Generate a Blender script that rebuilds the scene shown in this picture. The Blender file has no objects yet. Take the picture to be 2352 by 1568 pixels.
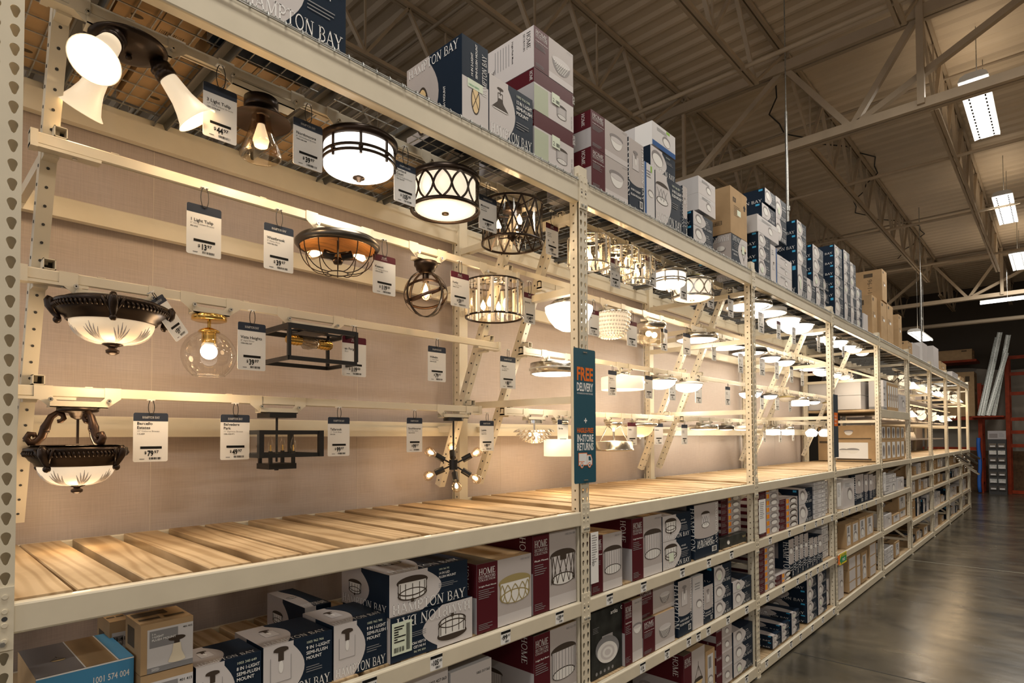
import bpy, math, random
from mathutils import Matrix, Vector
PI = math.pi
C = bpy.context.scene.collection
SC = bpy.context.scene
R = random.Random(7)

# ------------------------------------------------------------------ camera, world, exposure
def make_camera():
    yaw, pit, rol = .7514, .0256, -.0039
    cp, sp = math.cos(pit), math.sin(pit)
    F = Vector((math.cos(yaw)*cp, math.sin(yaw)*cp, sp))
    Rt = Vector((math.sin(yaw), -math.cos(yaw), 0))
    U = Rt.cross(F)
    R2 = Rt*math.cos(rol)+U*math.sin(rol); U2 = U*math.cos(rol)-Rt*math.sin(rol)
    cam = bpy.data.cameras.new('camera'); o = bpy.data.objects.new('camera', cam); C.objects.link(o)
    cam.sensor_width = 36; cam.lens = 1351.36/2352*36
    cam.shift_y = (967.85-784)/2352
    cam.clip_start = .05; cam.clip_end = 200
    m = Matrix((R2, U2, -F)).transposed().to_4x4(); m.translation = Vector((-.2007, -1.9753, 2.11))
    o.matrix_world = m
    SC.camera = o
make_camera()
SC.view_settings.view_transform = 'Standard'; SC.view_settings.look = 'None'
SC.view_settings.exposure = 0.0; SC.view_settings.gamma = 1.0; SC.view_settings.use_curve_mapping = False
w = bpy.data.worlds.new('ambient_fill'); SC.world = w; w.use_nodes = True  # even warm fill light, added to brighten the store through its open end
w.node_tree.nodes['Background'].inputs[0].default_value = (1, .93, .88, 1)
w.node_tree.nodes['Background'].inputs[1].default_value = .72
SC.cycles.max_bounces = 6; SC.cycles.diffuse_bounces = 3; SC.cycles.glossy_bounces = 3
SC.cycles.transparent_max_bounces = 12; SC.cycles.transmission_bounces = 4
SC.cycles.sample_clamp_indirect = 4.0; SC.cycles.use_denoising = True
SC.cycles.caustics_reflective = False; SC.cycles.caustics_refractive = False
HIGHBAY_W = 115.0; LS = .58
WARM = (1, .68, .37); NEUT = (1, .82, .60)

# ------------------------------------------------------------------ materials
MATS = {}
def nodes(name):
    m = bpy.data.materials.new(name); m.use_nodes = True
    return m, m.node_tree.nodes, m.node_tree.links, m.node_tree.nodes['Principled BSDF']
def flat(name, col, rough=.6, metal=0, noise=0, scale=30, coat=0, bump=0, stretch=None):
    m, N, L, b = nodes(name)
    b.inputs['Base Color'].default_value = (*col, 1); b.inputs['Roughness'].default_value = rough
    b.inputs['Metallic'].default_value = metal; b.inputs['Coat Weight'].default_value = coat
    if noise or bump:
        t = N.new('ShaderNodeTexCoord'); mp = N.new('ShaderNodeMapping'); n = N.new('ShaderNodeTexNoise')
        n.inputs['Scale'].default_value = scale; n.inputs['Detail'].default_value = 4
        if stretch: mp.inputs['Scale'].default_value = stretch
        L.new(t.outputs['Object'], mp.inputs[0]); L.new(mp.outputs[0], n.inputs['Vector'])
        if noise:
            r = N.new('ShaderNodeValToRGB')
            r.color_ramp.elements[0].position = .3; r.color_ramp.elements[1].position = .7
            r.color_ramp.elements[0].color = (*[c*(1-noise) for c in col], 1)
            r.color_ramp.elements[1].color = (*[min(1, c*(1+noise)) for c in col], 1)
            L.new(n.outputs[0], r.inputs[0]); L.new(r.outputs[0], b.inputs['Base Color'])
        if bump:
            bp = N.new('ShaderNodeBump'); bp.inputs['Strength'].default_value = bump; bp.inputs['Distance'].default_value = .003
            L.new(n.outputs[0], bp.inputs['Height']); L.new(bp.outputs[0], b.inputs['Normal'])
    MATS[name] = m; return m
def emit(name, col, s):
    m, N, L, b = nodes(name)
    b.inputs['Base Color'].default_value = (*[min(.9, c) for c in col], 1); b.inputs['Roughness'].default_value = .35
    b.inputs['Emission Color'].default_value = (*col, 1); b.inputs['Emission Strength'].default_value = s
    MATS[name] = m
def glass(name, col, fac, rough=.02):
    m, N, L, b = nodes(name); N.remove(b)
    o = N['Material Output']; t = N.new('ShaderNodeBsdfTransparent'); g = N.new('ShaderNodeBsdfGlossy'); mx = N.new('ShaderNodeMixShader')
    t.inputs[0].default_value = (*col, 1); g.inputs['Roughness'].default_value = rough
    fr = N.new('ShaderNodeLayerWeight'); fr.inputs['Blend'].default_value = fac
    L.new(fr.outputs['Facing'], mx.inputs[0]); L.new(t.outputs[0], mx.inputs[1]); L.new(g.outputs[0], mx.inputs[2]); L.new(mx.outputs[0], o.inputs[0])
    MATS[name] = m
CREAM = (.70, .635, .50)
flat('rack_cream', CREAM, .38, coat=.15, noise=.05, scale=6)
flat('rail_cream', (.73, .67, .55), .42, coat=.1)
flat('hole_dark', (.05, .05, .05), .8)
flat('galv', (.42, .43, .42), .38, .8, noise=.25, scale=40)
flat('galv_dark', (.20, .20, .19), .5, .7)
flat('screw', (.7, .7, .68), .25, 1)
flat('clip_white', (.8, .8, .78), .3)
flat('bronze', (.035, .022, .016), .32, .6, noise=.3, scale=12)
flat('bronze_warm', (.055, .028, .016), .35, .6, noise=.4, scale=14)
flat('black_metal', (.018, .018, .02), .38, .3)
flat('gunmetal', (.11, .10, .09), .3, .8)
flat('brass', (.75, .50, .16), .2, 1)
flat('wood_inner', (.28, .13, .035), .45, 0, noise=.35, scale=9, stretch=(1, 9, 1))
m_, N_, L_, b_ = nodes('nickel'); b_.inputs['Base Color'].default_value = (.62, .60, .56, 1); b_.inputs['Metallic'].default_value = 1; b_.inputs['Roughness'].default_value = .22; MATS['nickel'] = m_
flat('chrome', (.8, .8, .8), .08, 1)
flat('white_paint', (.82, .82, .80), .4)
flat('cord', (.012, .012, .012), .5)
flat('tag_white', (.84, .84, .84), .45); flat('tag_navy', (.035, .045, .07), .5); flat('tag_maroon', (.10, .018, .032), .5)
flat('ink', (.012, .012, .012), .6); flat('ink_grey', (.25, .25, .26), .6); flat('print_white', (.86, .86, .86), .5)
flat('navy', (.012, .022, .04), .42); flat('navy_dark', (.012, .014, .018), .42)
flat('maroon', (.085, .012, .018), .42); flat('photo', (.47, .43, .42), .45); flat('photo_light', (.60, .57, .57), .45); flat('photo_dark', (.25, .23, .23), .45)
flat('photo_white', (.78, .77, .75), .45); flat('carton_white', (.62, .61, .62), .5); flat('carton_side', (.40, .385, .40), .55)
flat('kraft', (.44, .30, .165), .7, noise=.08, scale=8); flat('kraft_dark', (.10, .075, .05), .7)
flat('print_blue', (.08, .30, .55), .5); flat('sky_blue', (.05, .42, .75), .5); flat('deep_blue', (.02, .09, .28), .45); flat('leaf', (.25, .45, .07), .5)
flat('leaf_pale', (.45, .50, .38), .5); flat('orange', (.85, .19, .03), .5); flat('teal_sign', (.012, .085, .13), .4); flat('slate', (.045, .065, .085), .45)
flat('yellow', (.8, .62, .03), .5); flat('green', (.03, .30, .10), .5); flat('bronze_ink', (.06, .045, .035), .5); flat('amber_ink', (.75, .55, .28), .5)
flat('stamp', (.70, .78, .64), .5); flat('barcode', (.3, .3, .3), .6); flat('artika_black', (.03, .032, .03), .4, noise=.6, scale=9)
flat('wall_dark', (.07, .058, .045), .9); flat('tulip_ink', (.80, .72, .56), .5); flat('gold_ink', (.35, .28, .12), .4)
flat('white_cloth', (.80, .76, .70), .8)
flat('orange_steel', (.25, .035, .012), .5, noise=.25, scale=5); flat('tarp', (.30, .27, .23), .85, bump=.4, scale=4); flat('osb', (.12, .065, .03), .8, noise=.3, scale=12)
flat('pipe_paint', (.36, .29, .21), .6); flat('truss_paint', (.47, .375, .265), .6, noise=.1, scale=3)
flat('dark_stock', (.03, .03, .032), .6); flat('seam', (.62, .55, .48), .5)
flat('insulation', (.75, .70, .18), .95)
flat('prism', (.9, .86, .78), .08, .0, coat=.6); flat('blue_cord', (.02, .12, .5), .6)
glass('glass_clear', (.97, .96, .94), .12); glass('glass_amber', (.97, .90, .80), .14); glass('glass_smoke', (.80, .76, .70), .3, .1); glass('glass_prism', (.95, .90, .82), .45, .08)
emit('lit_white', (1, .95, .86), 1.9); emit('lit_cream', (1, .80, .58), .55); emit('lit_glow', (1, .84, .64), .85); emit('lit_soft', (1, .76, .52), .42)
emit('bulb_hot', (1, .80, .50), 9); emit('bulb_cool', (1, .93, .82), 12); emit('lit_warm_disc', (1, .87, .70), 2.4); emit('highbay_lens', (1, .97, .92), 4.0); emit('filament', (1, .55, .15), 20)
emit('lit_cloth', (1, .83, .62), .72); emit('lit_alabaster', (1, .72, .38), .8); emit('bulb_off', (.5, .4, .3), .02)

def fabric():
    m, N, L, b = nodes('linen_board')
    t = N.new('ShaderNodeTexCoord'); w1 = N.new('ShaderNodeTexNoise'); w2 = N.new('ShaderNodeTexNoise')
    m1 = N.new('ShaderNodeMapping'); m2 = N.new('ShaderNodeMapping')
    m1.inputs['Scale'].default_value = (260, 1, 8); m2.inputs['Scale'].default_value = (8, 1, 260)
    w1.inputs['Scale'].default_value = 1; w2.inputs['Scale'].default_value = 1
    mx = N.new('ShaderNodeMath'); mx.operation = 'ADD'; r = N.new('ShaderNodeValToRGB')
    r.color_ramp.elements[0].position = .38; r.color_ramp.elements[1].position = .64
    r.color_ramp.elements[0].color = (.43, .365, .335, 1); r.color_ramp.elements[1].color = (.50, .43, .395, 1)
    sc = N.new('ShaderNodeMath'); sc.operation = 'MULTIPLY'; sc.inputs[1].default_value = .5
    L.new(t.outputs['Object'], m1.inputs[0]); L.new(t.outputs['Object'], m2.inputs[0]); L.new(m1.outputs[0], w1.inputs['Vector']); L.new(m2.outputs[0], w2.inputs['Vector'])
    L.new(w1.outputs[0], mx.inputs[0]); L.new(w2.outputs[0], mx.inputs[1]); L.new(mx.outputs[0], sc.inputs[0]); L.new(sc.outputs[0], r.inputs[0]); L.new(r.outputs[0], b.inputs['Base Color'])
    b.inputs['Roughness'].default_value = .42
    MATS['linen'] = m
fabric()
def wood():
    m, N, L, b = nodes('pine_plank')
    t = N.new('ShaderNodeTexCoord'); oi = N.new('ShaderNodeObjectInfo'); mp = N.new('ShaderNodeMapping'); va = N.new('ShaderNodeVectorMath'); va.operation = 'ADD'
    cmb = N.new('ShaderNodeCombineXYZ'); mu = N.new('ShaderNodeMath'); mu.operation = 'MULTIPLY'; mu.inputs[1].default_value = 37
    L.new(oi.outputs['Random'], mu.inputs[0])
    for i in range(3): L.new(mu.outputs[0], cmb.inputs[i])
    L.new(t.outputs['Object'], va.inputs[0]); L.new(cmb.outputs[0], va.inputs[1]); L.new(va.outputs[0], mp.inputs[0])
    mp.inputs['Scale'].default_value = (5, .55, 5)
    n = N.new('ShaderNodeTexNoise'); n.inputs['Scale'].default_value = 1.3; n.inputs['Detail'].default_value = 2; L.new(mp.outputs[0], n.inputs['Vector'])
    k = N.new('ShaderNodeMath'); k.operation = 'MULTIPLY'; k.operation = 'MULTIPLY_ADD'; k.inputs[1].default_value = 30; L.new(n.outputs[0], k.inputs[0]); sx = N.new('ShaderNodeSeparateXYZ'); L.new(va.outputs[0], sx.inputs[0]); kx = N.new('ShaderNodeMath'); kx.operation = 'MULTIPLY'; kx.inputs[1].default_value = 130; L.new(sx.outputs[0], kx.inputs[0]); L.new(kx.outputs[0], k.inputs[2])
    s = N.new('ShaderNodeMath'); s.operation = 'SINE'; L.new(k.outputs[0], s.inputs[0])
    a = N.new('ShaderNodeMath'); a.operation = 'MULTIPLY_ADD'; a.inputs[1].default_value = .5; a.inputs[2].default_value = .5; L.new(s.outputs[0], a.inputs[0])
    r = N.new('ShaderNodeValToRGB'); r.color_ramp.elements[0].color = (.42, .285, .15, 1); r.color_ramp.elements[1].color = (.58, .43, .26, 1); r.color_ramp.elements[0].position = .0; r.color_ramp.elements[1].position = .55
    L.new(a.outputs[0], r.inputs[0])
    n2 = N.new('ShaderNodeTexNoise'); n2.inputs['Scale'].default_value = 3; n2.inputs['Detail'].default_value = 5; L.new(va.outputs[0], n2.inputs['Vector'])
    r2 = N.new('ShaderNodeValToRGB'); r2.color_ramp.elements[0].color = (.62, .58, .52, 1); r2.color_ramp.elements[1].color = (1, 1, 1, 1); r2.color_ramp.elements[0].position = .3; r2.color_ramp.elements[1].position = .62
    L.new(n2.outputs[0], r2.inputs[0])
    mm = N.new('ShaderNodeMixRGB'); mm.blend_type = 'MULTIPLY'; mm.inputs[0].default_value = 1; L.new(r.outputs[0], mm.inputs[1]); L.new(r2.outputs[0], mm.inputs[2]); L.new(mm.outputs[0], b.inputs['Base Color'])
    b.inputs['Roughness'].default_value = .62
    MATS['pine'] = m
wood()
def concrete():
    m, N, L, b = nodes('polished_concrete')
    t = N.new('ShaderNodeTexCoord'); mp = N.new('ShaderNodeMapping'); mp.inputs['Scale'].default_value = (1, .55, 1); L.new(t.outputs['Object'], mp.inputs[0])
    n = N.new('ShaderNodeTexNoise'); n.inputs['Scale'].default_value = 1.6; n.inputs['Detail'].default_value = 9; n.inputs['Roughness'].default_value = .62; n.inputs['Distortion'].default_value = .9; L.new(mp.outputs[0], n.inputs['Vector'])
    r = N.new('ShaderNodeValToRGB'); r.color_ramp.elements[0].position = .34; r.color_ramp.elements[1].position = .68
    r.color_ramp.elements[0].color = (.022, .021, .017, 1); r.color_ramp.elements[1].color = (.12, .10, .068, 1); L.new(n.outputs[0], r.inputs[0])
    L.new(r.outputs[0], b.inputs['Base Color'])
    n2 = N.new('ShaderNodeTexNoise'); n2.inputs['Scale'].default_value = 5; n2.inputs['Detail'].default_value = 6; L.new(mp.outputs[0], n2.inputs['Vector'])
    r3 = N.new('ShaderNodeMapRange'); r3.inputs[3].default_value = .13; r3.inputs[4].default_value = .34; L.new(n2.outputs[0], r3.inputs[0]); L.new(r3.outputs[0], b.inputs['Roughness'])
    b.inputs['Specular IOR Level'].default_value = .6
    bp = N.new('ShaderNodeBump'); bp.inputs['Strength'].default_value = .12; bp.inputs['Distance'].default_value = .02; L.new(n2.outputs[0], bp.inputs['Height']); L.new(bp.outputs[0], b.inputs['Normal'])
    MATS['concrete'] = m
concrete()
for _n in MATS:
    if _n.startswith(('navy', 'maroon', 'photo', 'carton', 'print', 'tag', 'ink', 'artika', 'deep', 'kraft', 'bronze_ink', 'stamp', 'leaf', 'orange')): MATS[_n].node_tree.nodes['Principled BSDF'].inputs['Specular IOR Level'].default_value = .12
flat('deck_paint', (.70, .585, .44), .6, noise=.10, scale=.8)
flat('joint_line', (.30, .28, .22), .7); flat('joint_dark', (.02, .02, .02), .8)
flat('steel_stud', (.33, .35, .33), .42, .6, noise=.55, scale=45)

# ------------------------------------------------------------------ mesh builder
class MB:
    def __init__(s): s.v = []; s.f = []; s.m = []; s.sm = []; s.T = None
    def add(s, vs, fs, mat, smooth=False):
        o = len(s.v)
        if s.T is not None: vs = [tuple(s.T @ Vector(p)) for p in vs]
        s.v.extend(vs); s.f.extend([tuple(i+o for i in f) for f in fs]); s.m.extend([mat]*len(fs)); s.sm.extend([smooth]*len(fs))
    def box(s, x0, x1, y0, y1, z0, z1, mat):
        s.add([(x0,y0,z0),(x1,y0,z0),(x1,y1,z0),(x0,y1,z0),(x0,y0,z1),(x1,y0,z1),(x1,y1,z1),(x0,y1,z1)],
              [(0,3,2,1),(4,5,6,7),(0,1,5,4),(1,2,6,5),(2,3,7,6),(3,0,4,7)], mat)
    def bar(s, p, q, w, h, mat, up=(0,0,1)):
        p = Vector(p); q = Vector(q); d = (q-p).normalized(); u = Vector(up)
        if abs(d.dot(u)) > .98: u = Vector((0,1,0))
        a = d.cross(u).normalized()*w/2; b = a.normalized().cross(d).normalized()*h/2
        vs = [tuple(x+i*a+j*b) for x in (p, q) for i, j in ((-1,-1),(1,-1),(1,1),(-1,1))]
        s.add(vs, [(3,2,1,0),(4,5,6,7),(0,1,5,4),(1,2,6,5),(2,3,7,6),(3,0,4,7)], mat)
    def lathe(s, prof, mat, n=32, a0=0, a1=2*PI, c=(0,0,0), smooth=True):
        full = abs(a1-a0-2*PI) < 1e-6; k = n if full else n+1
        vs = []
        for i in range(k):
            a = a0+(a1-a0)*i/n
            for r, z in prof: vs.append((c[0]+r*math.cos(a), c[1]+r*math.sin(a), c[2]+z))
        m = len(prof); fs = []
        for i in range(n):
            j = (i+1) % k
            for t in range(m-1):
                fs.append((i*m+t, j*m+t, j*m+t+1, i*m+t+1))
        s.add(vs, fs, mat, smooth)
    def disc(s, r, z, mat, n=32, c=(0,0), rx=None):
        vs = [(c[0]+r*math.cos(2*PI*i/n), c[1]+(rx or r)*math.sin(2*PI*i/n), z) for i in range(n)]
        s.add(vs, [tuple(range(n))], mat)
    def cyl(s, p, q, r0, mat, r1=None, n=12, caps=True):
        r1 = r0 if r1 is None else r1
        p = Vector(p); q = Vector(q); d = (q-p).normalized(); u = Vector((0,0,1)) if abs(d.z) < .9 else Vector((1,0,0))
        a = d.cross(u).normalized(); b = d.cross(a)
        vs = [tuple(c+(a*math.cos(2*PI*i/n)+b*math.sin(2*PI*i/n))*r) for c, r in ((p, r0), (q, r1)) for i in range(n)]
        s.add(vs, [(i, (i+1) % n, n+(i+1) % n, n+i) for i in range(n)], mat, True)
        if caps: s.add(vs, [tuple(range(n-1, -1, -1)), tuple(range(n, 2*n))], mat)
    def tube(s, pts, r, mat, n=8, closed=False, radii=None):
        P = [Vector(p) for p in pts]; k = len(P); vs = []; prev = None
        for i, p in enumerate(P):
            if closed: d = P[(i+1) % k]-P[i-1]
            else: d = P[min(i+1, k-1)]-P[max(i-1, 0)]
            d.normalize()
            if prev is None:
                u = Vector((0,0,1)) if abs(d.z) < .9 else Vector((1,0,0)); a = d.cross(u).normalized()
            else: a = (prev-d*prev.dot(d)).normalized()
            prev = a; b = d.cross(a); rr = radii[i] if radii else r
            vs += [tuple(p+(a*math.cos(2*PI*j/n)+b*math.sin(2*PI*j/n))*rr) for j in range(n)]
        fs = []
        for i in range(k if closed else k-1):
            ii = (i+1) % k
            fs += [(i*n+j, i*n+(j+1) % n, ii*n+(j+1) % n, ii*n+j) for j in range(n)]
        if not closed: fs += [tuple(range(n-1, -1, -1)), tuple((k-1)*n+j for j in range(n))]
        s.add(vs, fs, mat, True)
    def ring(s, R_, r, z, mat, n=40, m=8):
        s.tube([(R_*math.cos(2*PI*i/n), R_*math.sin(2*PI*i/n), z) for i in range(n)], r, mat, m, True)
    def ext(s, prof, a, b, mat, axis='X', smooth=False):
        n = len(prof)
        def P(t, u, v): return (t, u, v) if axis == 'X' else ((u, t, v) if axis == 'Y' else (u, v, t))
        vs = [P(a, *p) for p in prof]+[P(b, *p) for p in prof]
        s.add(vs, [(i, (i+1) % n, n+(i+1) % n, n+i) for i in range(n)], mat, smooth)
        s.add(vs, [tuple(range(n-1, -1, -1)), tuple(range(n, 2*n))], mat)
    def sphere(s, c, r, mat, n=16, zs=1, cut0=0, cut1=PI):
        m = n//2
        prof = [(max(1e-4, r*math.sin(cut0+(cut1-cut0)*i/m)), r*zs*math.cos(cut0+(cut1-cut0)*i/m)) for i in range(m+1)]
        s.lathe(prof, mat, n, c=c)
    def build(s, name, parent=None, loc=(0,0,0), cols=True):
        me = bpy.data.meshes.new(name); me.from_pydata(s.v, [], s.f)
        slots = []; idx = {}
        for m in s.m:
            if m not in idx: idx[m] = len(slots); slots.append(m)
        for m in slots: me.materials.append(MATS[m])
        me.polygons.foreach_set('material_index', [idx[m] for m in s.m]); me.polygons.foreach_set('use_smooth', s.sm)
        me.update()
        o = bpy.data.objects.new(name, me); C.objects.link(o); o.location = loc
        if parent: o.parent = parent
        return o
def thing(name, label, cat, loc=(0,0,0), rz=0, group=None):
    o = bpy.data.objects.new(name, None); C.objects.link(o); o.location = loc; o.rotation_euler = (0,0,rz); o.empty_display_size = .05
    o['label'] = label; o['category'] = cat
    if group: o['group'] = group
    return o
def tag(o, label, cat, group=None, kind=None):
    o['label'] = label; o['category'] = cat
    if group: o['group'] = group
    if kind: o['kind'] = kind
    return o
def struct(o, label=None):
    o['kind'] = 'structure'
    if label: o['label'] = label
    return o
def copytree(o, loc=None, label=None, parent=None):
    c = o.copy(); C.objects.link(c)
    if parent: c.parent = parent
    if loc is not None: c.location = loc
    if label: c['label'] = label
    for ch in o.children: copytree(ch, None, None, c)
    return c
def light(parent, loc, watts, col, r=.04, name='bulb_light'):
    l = bpy.data.lights.new(name, 'POINT'); l.energy = watts*LS; l.color = col; l.shadow_soft_size = r
    o = bpy.data.objects.new(name, l); C.objects.link(o); o.location = loc; o.parent = parent; return o
ORD = ['first','second','third','fourth','fifth','sixth','seventh','eighth','ninth','tenth','eleventh','twelfth','thirteenth','fourteenth','fifteenth','sixteenth','seventeenth','eighteenth','nineteenth','twentieth']
def nth(i): return ORD[i] if i < 20 else '%dth' % (i+1)
BAYN = ['nearest','second','third','fourth','fifth','sixth','seventh','eighth','ninth']

# ------------------------------------------------------------------ lettering
_tc = {}
def sans(s, bold=0.0):
    k = (s, bold)
    if k in _tc: return _tc[k]
    cu = bpy.data.curves.new('t', 'FONT'); cu.body = s; cu.size = 1; cu.resolution_u = 2; cu.offset = bold
    ob = bpy.data.objects.new('t', cu); me = bpy.data.meshes.new_from_object(ob)
    vs = [(v.co.x, v.co.y) for v in me.vertices]; fs = [tuple(p.vertices) for p in me.polygons]
    w_ = max([v[0] for v in vs], default=0)
    bpy.data.objects.remove(ob); bpy.data.curves.remove(cu); bpy.data.meshes.remove(me)
    _tc[k] = (vs, fs, w_, .7); return _tc[k]
def _arc(cx, cy, rx, ry, a0, a1, n=10): return [(cx+rx*math.cos(a0+(a1-a0)*i/n), cy+ry*math.sin(a0+(a1-a0)*i/n)) for i in range(n+1)]
TK, TN = .13, .06
SERIF = {
 'H': (.92, [([(.2,0),(.2,1)],TK),([(.72,0),(.72,1)],TK),([(.2,.5),(.72,.5)],TN)], [(.2,0),(.2,1),(.72,0),(.72,1)]),
 'A': (.90, [([(.12,0),(.43,1)],TN),([(.43,1),(.78,0)],TK),([(.22,.33),(.66,.33)],TN)], [(.12,0),(.78,0)]),
 'M': (1.14, [([(.17,0),(.17,1)],TN),([(.17,1),(.56,0)],TK),([(.56,0),(.95,1)],TN),([(.95,0),(.95,1)],TK)], [(.17,0),(.17,1),(.95,0),(.95,1)]),
 'P': (.76, [([(.2,0),(.2,1)],TK),([(.2,.97)]+_arc(.4,.72,.28,.25,PI/2,-PI/2)+[(.2,.47)],.09)], [(.2,0),(.2,1)]),
 'T': (.84, [([(.42,0),(.42,1)],TK),([(.06,.97),(.78,.97)],TN),([(.07,.82),(.07,1)],TN),([(.77,.82),(.77,1)],TN)], [(.42,0)]),
 'O': (.94, [(_arc(.46,.5,.36,.49,0,2*PI,18),.09)], []),
 'N': (.96, [([(.17,0),(.17,1)],TN),([(.17,1),(.77,0)],TK),([(.77,0),(.77,1)],TN)], [(.17,0),(.17,1),(.77,1)]),
 'B': (.80, [([(.2,0),(.2,1)],TK),([(.2,.97)]+_arc(.4,.75,.24,.22,PI/2,-PI/2)+[(.2,.53)],.08),([(.2,.52)]+_arc(.4,.27,.3,.25,PI/2,-PI/2)+[(.2,.03)],.09)], [(.2,0),(.2,1)]),
 'Y': (.84, [([(.1,1),(.43,.45)],TK),([(.74,1),(.43,.45)],TN),([(.43,0),(.43,.47)],TK)], [(.43,0),(.1,1),(.74,1)]),
 'E': (.74, [([(.2,0),(.2,1)],TK),([(.2,.97),(.62,.97)],TN),([(.2,.52),(.54,.52)],TN),([(.2,.03),(.66,.03)],TN),([(.61,.82),(.61,1)],TN),([(.65,0),(.65,.2)],TN)], [(.2,0),(.2,1)]),
 'D': (.88, [([(.2,0),(.2,1)],TK),([(.2,.97)]+_arc(.38,.5,.38,.47,PI/2,-PI/2,12)+[(.2,.03)],.09)], [(.2,0),(.2,1)]),
 'C': (.82, [(_arc(.46,.5,.36,.49,.7,2*PI-.7,14),.09),([(.74,.75),(.74,.98)],TN)], []),
 'R': (.84, [([(.2,0),(.2,1)],TK),([(.2,.97)]+_arc(.4,.74,.25,.23,PI/2,-PI/2)+[(.2,.51)],.09),([(.44,.5),(.74,.02)],.12)], [(.2,0),(.2,1),(.76,0)]),
 'S': (.64, [(_arc(.34,.745,.2,.225,.35,PI*1.5,9)+_arc(.34,.265,.22,.245,PI/2,-PI*.9,9)[1:],.10)], []),
 'L': (.72, [([(.2,0),(.2,1)],TK),([(.2,.03),(.64,.03)],TN),([(.63,0),(.63,.2)],TN)], [(.2,0),(.2,1)]),
 'I': (.4, [([(.2,0),(.2,1)],TK)], [(.2,0),(.2,1)]),
 ' ': (.4, [], []), '-': (.4, [], [])}
def serif(s):
    k = ('serif', s)
    if k in _tc: return _tc[k]
    vs = []; fs = []; x = 0
    def seg(a, b, w_):
        dx, dy = b[0]-a[0], b[1]-a[1]; l = math.hypot(dx, dy) or 1; nx, ny = -dy/l*w_/2, dx/l*w_/2; o = len(vs)
        vs.extend([(x+a[0]+nx, a[1]+ny), (x+a[0]-nx, a[1]-ny), (x+b[0]-nx, b[1]-ny), (x+b[0]+nx, b[1]+ny)]); fs.append((o, o+1, o+2, o+3))
    for ch in s:
        adv, st, sf = SERIF.get(ch, SERIF[' '])
        for pl, w_ in st:
            for a, b in zip(pl, pl[1:]): seg(a, b, w_)
        for px, py in sf: seg((px-.15, py+(.02 if py < .5 else -.02)), (px+.15, py+(.02 if py < .5 else -.02)), .045)
        x += adv
    _tc[k] = (vs, fs, x, 1.0); return _tc[k]

# ------------------------------------------------------------------ flat printing on a face
class Cv:
    def __init__(s, mb, O, U, V, w_, h_, flip=False):
        s.mb = mb; s.O = Vector(O); s.U = Vector(U); s.V = Vector(V); s.N = s.U.cross(s.V); s.w = w_; s.h = h_; s.flip = flip; s.e = .0004; s.c = 0.0
    def P(s, x, y, lay):
        if s.flip: x, y = s.w-x, s.h-y
        return tuple(s.O+s.U*x+s.V*y+s.N*(s.e*lay+s.c))
    def poly(s, pts, mat, lay=1):
        s.c = (s.c+1e-6) % 3e-4
        s.mb.add([s.P(x, y, lay) for x, y in pts], [tuple(range(len(pts)))], mat)
    def rect(s, x0, y0, x1, y1, mat, lay=1): s.poly([(x0,y0),(x1,y0),(x1,y1),(x0,y1)], mat, lay)
    def ell(s, cx, cy, rx, ry, mat, lay=1, n=28, a0=0, a1=2*PI, rot=0):
        c_, s_ = math.cos(rot), math.sin(rot)
        k = n if abs(a1-a0-2*PI) < 1e-6 else n+1
        pts = []
        for i in range(k):
            a = a0+(a1-a0)*i/n; u, v = rx*math.cos(a), ry*math.sin(a); pts.append((cx+u*c_-v*s_, cy+u*s_+v*c_))
        s.poly(pts, mat, lay)
    def line(s, pts, t, mat, lay=1):
        for a, b in zip(pts, pts[1:]):
            dx, dy = b[0]-a[0], b[1]-a[1]; l = math.hypot(dx, dy) or 1; nx, ny = -dy/l*t/2, dx/l*t/2
            s.poly([(a[0]+nx,a[1]+ny),(a[0]-nx,a[1]-ny),(b[0]-nx,b[1]-ny),(b[0]+nx,b[1]+ny)], mat, lay)
    def text(s, st, x, y, size, mat, lay=3, font='sans', align='l', rot=0, width=None, bold=0.0, mw=None):
        vs, fs, tw, ch = serif(st) if font == 'serif' else sans(st, bold)
        if not fs: return
        sx = sy = size
        if mw and tw*size > mw: width = mw
        if width: sx = width/max(tw, .01)
        off = {'l': 0, 'c': -tw*sx/2, 'r': -tw*sx}[align]; c_, s_ = math.cos(rot), math.sin(rot)
        pts = []
        for a, b in vs:
            u, v = a*sx+off, b*sy; pts.append(s.P(x+u*c_-v*s_, y+u*s_+v*c_, lay))
        s.mb.add(pts, fs, mat)
    def bars(s, x, y, w_, h_, mat, lay=3, seed=1):
        r = random.Random(seed); u = 0
        while u < w_:
            t = r.choice((.02, .035, .055))*w_; s.rect(x+u, y, x+min(w_, u+t), y+h_, mat, lay); u += t+r.choice((.02, .03, .05))*w_

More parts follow.
